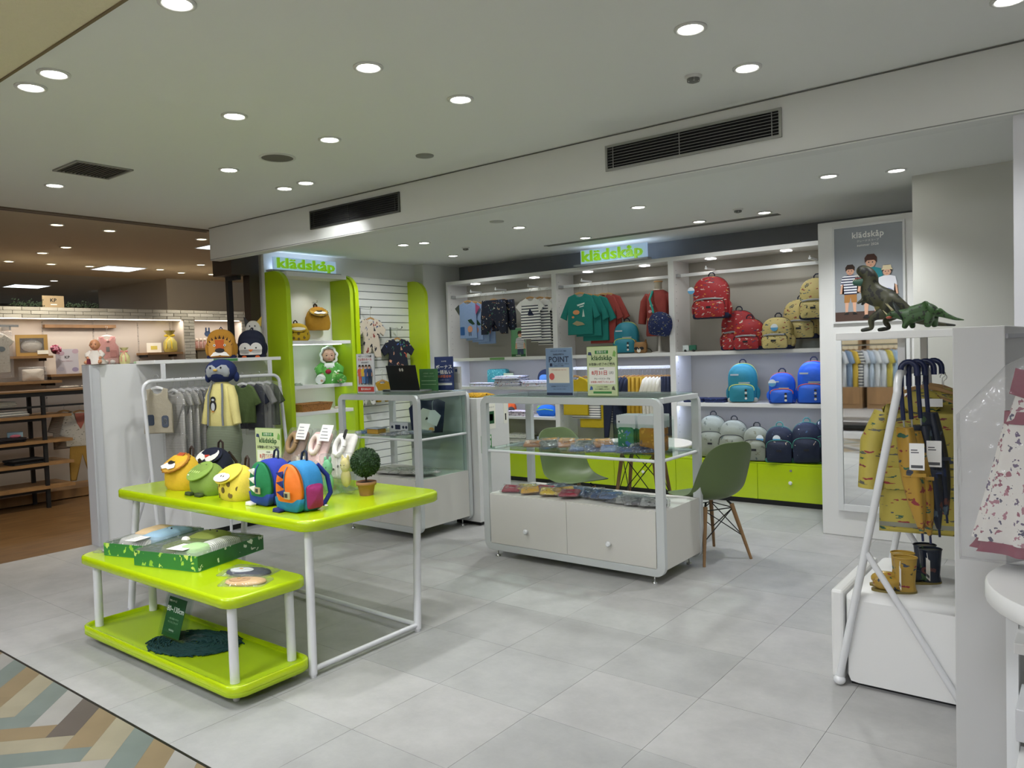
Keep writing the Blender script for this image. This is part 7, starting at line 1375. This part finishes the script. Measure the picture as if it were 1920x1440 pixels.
t = thing('window_box', 'kraft gift box with a window showing a white baby set', 'gift box', (-10.0, 3.66, 1.645), PI/2-0.3); KR = mat('#a9884c', 0.8)
MB().box(-0.16, 0.16, -0.05, 0.06, 0, 0.04).box(-0.16, 0.16, -0.05, 0.06, 0.21, 0.25).box(-0.16, -0.12, -0.05, 0.06, 0.04, 0.21).box(0.12, 0.16, -0.05, 0.06, 0.04, 0.21).box(-0.12, 0.12, 0.05, 0.06, 0.04, 0.21).build('carton', KR, t); MB().ell((0, 0.0, 0.12), (0.11, 0.03, 0.075)).build('folded_set', mat('#c9c4bc', 0.9, bump=0.8, bscale=25, bdist=0.01), t); bx('window_film', -0.12, 0.12, -0.052, -0.05, 0.04, 0.21, FILM, t)
MB().box(0.05, 0.16, -0.062, -0.06, 0.02, 0.065).build('label_card', CREAM, t)
t = thing('flower_ball', 'pink artificial flower ball on the shelf end', 'flowers', (-9.88, 3.87, 1.68)); rg2 = random.Random(2)
MB().ell((0, 0, 0.03), (0.05, 0.05, 0.05)).build('ball', cloth('#5a2430'), t)
for k in range(26):
    u, v = rg2.uniform(-0.8, 1), rg2.uniform(0, 6.28); s_ = math.sqrt(1-u*u); MB().ell((0.052*s_*math.cos(v), 0.052*s_*math.sin(v), 0.03+0.052*u), (0.016, 0.016, 0.014), seg=8, n=5).build('blossom', cloth('#c98a9c') if k % 3 else cloth('#8a3048'), t)
t = notice('brand_notice', 'pale pictured notice with small KP lettering beside the doll', (-9.95, 4.02, 1.42), PI/2-0.3, 0.24, 0.30, mat('#c9c6d0', 0.6), [('KP', 0.0, 0.20, 0.045, BLACK, 0.03), ('Baby Collection', 0, 0.155, 0.018, mat('#a07080', 0.6))]); 
for x, z, c in ((-0.06, 0.25, '#b9a0b0'), (0.08, 0.05, '#9a90b0'), (-0.07, 0.06, '#b9b8c8'), (0.09, 0.27, '#c0a8b8')): MB().puff(disc(x, z, 0.035, 0.028), 0.001, 0.0002, -0.001).build('print', mat(c, 0.6), t)
t = thing('packed_set', 'crumpled clear pack of white printed baby clothes on the long shelf', 'baby clothes', (-9.85, 3.60, 1.35), PI/2-0.3)
MB().dome(rrect(-0.11, 0.11, 0.0, 0.14, 0.02), 0.05, 0.02, 0, 0.02).build('clothes', patt('#d0c8bc', ['#a87a6a', '#6a6a5c'], 22, 0.15), t); MB().dome(rrect(-0.14, 0.14, 0, 0.17, 0.01), 0.07, 0.02, 0, 0.02).build('film_bag', FILM, t)
t = garment('pink_vest', 'dusty pink fluffy baby vest hanging on the niche wall', 'vest', vest(0.27, 0.36, 0.09, 0.05), 0.05, mat('#b98a86', 0.95, bump=1.0, bscale=90, bdist=0.006), (-10.08, 4.56, 1.88), PI/2-0.3, 0.11, wood=False, extras=[('tag', rrect(-0.02, 0.02, -0.2, -0.14, 0.003), cloth('#6f6c6c')), ('pocket', rrect(0.03, 0.10, -0.27, -0.18, 0.01), cloth('#a87874'))]); MB().ell((0, -0.035, -0.06), (0.016, 0.012, 0.016)).build('button', cloth('#c9aaa4'), t)
ribbonbag('tall yellow gauze gift bag with a gold tie on the niche shelf', (-10.02, 5.36, 1.655), '#b8ae60', '#d8b820', 1.5)
t = notice('greeting_card', 'white card with a yellow motif beside the yellow gift bag', (-10.05, 5.15, 1.655), PI/2-0.3, 0.18, 0.13, CREAM, [(-0.04, 0.04, 0.04, 0.09, mat('#d8c860', 0.7))])
t = thing('rabbit_emblem', 'dark blue rabbit head emblem on the second niche wall', 'emblem', (-10.198, 6.02, 1.91), PI/2)
MB().puff(disc(0, 0, 0.05, 0.04, 16), 0.004, 0.001).puff(rrect(-0.035, -0.012, 0.02, 0.09, 0.01), 0.004, 0.001).puff(rrect(0.012, 0.035, 0.02, 0.09, 0.01), 0.004, 0.001).build('emblem', mat('#33496a', 0.7), t)
for k in range(4):
    t = thing('small_pouch', 'small pink capped pouch on the second niche shelf', 'pouch', (-10.05, 5.76+0.06*k, 1.70), PI/2, 'row of small pouches'); MB().dome(rrect(-0.022, 0.022, 0, 0.10, 0.008), 0.02, 0.006, 0, 0.005).build('pouch', cloth('#a9847c'), t); MB().dome(rrect(-0.022, 0.022, 0.10, 0.14, 0.012), 0.02, 0.006, 0, 0.005).build('cap', cloth('#c9b8a8'), t)
wshelf('wooden shelf in the second niche', 5.67, 6.3, 1.70); wshelf('lower wooden shelf in the second niche', 5.67, 6.3, 1.50)
t = thing('cream_box', 'plain cream box below the row of small pouches', 'box', (-10.02, 5.88, 1.50), PI/2); bx('carton', -0.16, 0.16, -0.05, 0.05, 0, 0.16, mat('#b8aa8c', 0.7), t); bx('lid_edge', -0.162, 0.162, -0.052, 0.052, 0.13, 0.162, mat('#c4b698', 0.7), t)
# garland and sign on the band
def garland(lab, y0, y1):
    mb = MB(); r3 = random.Random(int(y0*10))
    for k in range(160):
        y = r3.uniform(y0, y1); z = abs(r3.gauss(0, 0.028)); x = r3.uniform(-0.03, 0.06); a = r3.uniform(0, 6.28); q = 0.020
        mb.add([(-9.96+x, y, 2.222+z), (-9.96+x+q*math.cos(a), y+q*math.sin(a), 2.228+z), (-9.96+x+q*0.3, y+q*0.4, 2.222+z+q)], [(0, 1, 2)])
    o = mb.build('leafy_garland', mat('#2c3f2a', 0.7, var=0.2, vscale=30)); tag(o, lab, 'garland', kind='stuff')
garland('leafy green garland on the brick band, before the sign board', 3.45, 3.78); garland('leafy green garland on the brick band, after the sign board', 4.05, 4.42)
t = notice('sign_board', 'tan leaning sign board reading KP on top of the brick band', (-9.97, 3.91, 2.22), PI/2, 0.24, 0.14, mat('#a08c6c', 0.7), [('KP', 0.0, 0.085, 0.06, BLACK, 0.03), (-0.03, 0.04, 0.03, 0.04, WINK)])
# platform and dark rack with wooden shelves
t = thing('wooden_platform', 'long low wooden platform running under the niche wall', 'platform', (0, 0, 0)); bx('top', -9.9, -9.36, 1.0, 6.6, 0.075, 0.11, OAK, t); bx('face', -9.39, -9.36, 1.0, 6.6, 0.012, 0.075, OAK, t); bx('toe_gap', -9.9, -9.42, 1.0, 6.6, 0, 0.012, BLACK, t)
t = thing('shelf_rack', 'black metal rack with wooden shelves of folded clothes, at the frame edge', 'rack', (0, 0, 0))
for x in (-9.35, -8.98):
    for y in (1.4, 3.36): bx('post', x-0.018, x+0.018, y-0.018, y+0.018, 0.11 if x < -9.36 else 0.0, 1.23, BLACK, t)
bx('top_board', -9.4, -8.95, 1.3, 4.6, 1.245, 1.262, OAK, t); bx('top_beam', -8.995, -8.965, 1.3, 4.6, 1.20, 1.245, BLACK, t); bx('lower_beam', -8.995, -8.965, 1.3, 4.6, 1.08, 1.10, BLACK, t); bx('top_beam', -9.365, -9.335, 1.3, 4.6, 1.20, 1.245, BLACK, t); bx('post', -9.0, -8.96, 4.56, 4.6, 0, 1.2, BLACK, t)
for z in (1.0, 0.73, 0.49, 0.24): bx('shelf', -9.45, -8.93, 1.3, 3.62, z-0.03, z, OAK, t); bx('shelf_beam', -8.985, -8.965, 1.35, 3.38, z-0.06, z-0.031, BLACK, t)
for y, z, c, lab in ((3.05, 1.0, '#c9c9c4', 'white and blue folded clothes on the top wooden shelf of the rack'), (3.2, 0.49, '#1a1a1c', 'black folded trousers on the rack shelf'), (3.02, 0.73, '#201c22', 'black clothes with red trim on the middle rack shelf')): pile('folded_clothes', lab, 'clothes', -9.1, y, z, 0.24, 0.34, 4, cloth(c), 0.013)
pile('folded_clothes', 'printed folded cloth pile under the rack top', 'clothes', -9.15, 2.95, 1.103, 0.3, 0.34, 4, patt('#a9a498', ['#6f6c64'], 40, 0.2), 0.016)
t = thing('shoe_box', 'small blue box with pink baby shoes on the middle rack shelf', 'box', (-9.1, 3.12, 0.785), PI/2-0.3); bx('carton', -0.07, 0.07, -0.05, 0.05, 0, 0.05, mat('#7f98a4', 0.5), t); MB().ell((0.0, -0.06, 0.01), (0.05, 0.02, 0.018)).build('shoes', cloth('#b06070'), t)
J = patt('#b5b2a8', ['#33332f', '#4a4844'], 26, 0.2, (1, 1, 2.2))
t = garment('baby_jacket', 'grey printed baby jacket over a pink top and mustard trousers, on a hanger', 'jacket', tee(0.32, 0.40, 0.24, 0.09, 0.14, 0.03, 0.12, 1.25), 0.06, J, (-9.16, 3.80, 1.00), PI/2-0.35, 0.08, hw=0.26, extras=[('inner_top', [(-0.05, -0.02), (-0.035, -0.13), (0.0, -0.2), (0.035, -0.13), (0.05, -0.02)], cloth('#9a5a4c'))])
MB().puff(pants(0.26, 0.42, 0.3, 0.3), 0.05, 0.02, M=TR(0, 0, -0.36)).build('trousers', cloth('#8f6f2c'), t)
garment('baby_coat', 'striped sleeved red trimmed baby coat beside the grey jacket', 'jacket', tee(0.24, 0.42, 0.2, 0.09, sa=1.25), 0.05, stripes('#9a8f80', '#5a4a40', 'Z', 0.016, 0.4), (-9.22, 3.66, 1.01), PI/2-0.2, 0.07); garment('baby_coat', 'dusty pink baby coat at the end of the rack rail by the partition', 'jacket', tee(0.28, 0.55, 0.2, 0.09, sa=1.25), 0.05, cloth('#b08a84'), (-9.16, 4.02, 1.0), PI/2-0.3, 0.08)
for k in range(3): packs('clear packed patterned cloth hanging high behind the jackets', 'clothes', [(-9.5, 3.85+0.22*k, 0.2, 0.0)], 1.262, 0.12, 0.2, [patt('#b0a898', ['#8a7c6c'], 40, 0.2)], group='packs on top of the dark rack')
# ================================================================ racks across the aisle, seen in the mirror
t = thing('aisle_rack', 'metal rack of shirts across the aisle, seen only in the mirror', 'rack', (-3.05, -1.4, 0)); 
MB().tube([(-0.9, 0, 1.42), (0.9, 0, 1.42)], 0.014, 10).build('rail', CHROME, t); MB().tube([(-0.9, 0, 1.42), (-0.9, 0, 0.1)], 0.014, 10).build('post', CHROME, t); MB().tube([(0.9, 0, 1.42), (0.9, 0, 0.1)], 0.014, 10).build('post', CHROME, t); bx('base', -0.92, 0.92, -0.25, 0.25, 0.04, 0.1, DARKMETAL, t); bx('shelf_board', -0.9, 0.9, -0.2, 0.2, 1.62, 1.66, OAK, t); MB().tube([(-0.9, 0, 1.42), (-0.9, 0, 1.62)], 0.014, 10).build('post', CHROME, t); MB().tube([(0.9, 0, 1.42), (0.9, 0, 1.62)], 0.014, 10).build('post', CHROME, t)
gm = [('#c9cdd0', 'white'), ('#b8a848', 'yellow'), ('#8fa4b8', 'pale blue'), ('#d0d2d4', 'white'), ('#7f93ac', 'denim blue'), ('#c9a83c', 'mustard checked'), ('#20263c', 'navy striped'), ('#c9ccd0', 'white'), ('#b0bcc8', 'pale blue'), ('#d4d6d6', 'white')]
for k in range(20):
    c, n_ = gm[k % 10]; garment('aisle_shirt', n_ + ' shirt on the rack across the aisle, seen in the mirror', 'shirt', tee(0.36, 0.62, 0.2, 0.1, sa=1.2), 0.04, stripes('#d0cfc8', '#1c2238', 'Z', 0.05, 0.45) if n_.startswith('navy') else cloth(c), (-3.9+0.088*k, -1.4, 1.34), PI+0.5+0.1*math.sin(k), 0.08, 'shirts on the rack across the aisle')
t = thing('aisle_table', 'dark low table across the aisle, seen only in the mirror', 'table', (-3.2, -3.3, 0)); bx('top', -1.4, 1.4, -0.3, 0.3, 0.7, 0.74, DARKMETAL, t)
for x in (-1.3, 1.3): bx('leg', x-0.03, x+0.03, -0.25, 0.25, 0, 0.7, OAK, t)
for k in range(5):
    t = thing('aisle_cabinet', 'wooden cabinet along the far side of the aisle', 'cabinet', (-6.6+1.6*k, -5.9, 0), 0, 'cabinets across the aisle'); bx('body', -0.75, 0.75, -0.3, 0.3, 0, 2.1, mat('#8a6a44', 0.6), t); bx('niche', -0.68, 0.68, 0.30, 0.31, 1.1, 2.0, mat('#c9b896', 0.7), t); bx('door', -0.70, -0.01, 0.3, 0.315, 0.1, 1.0, OAK, t); bx('door', 0.01, 0.70, 0.3, 0.315, 0.1, 1.0, OAK, t)
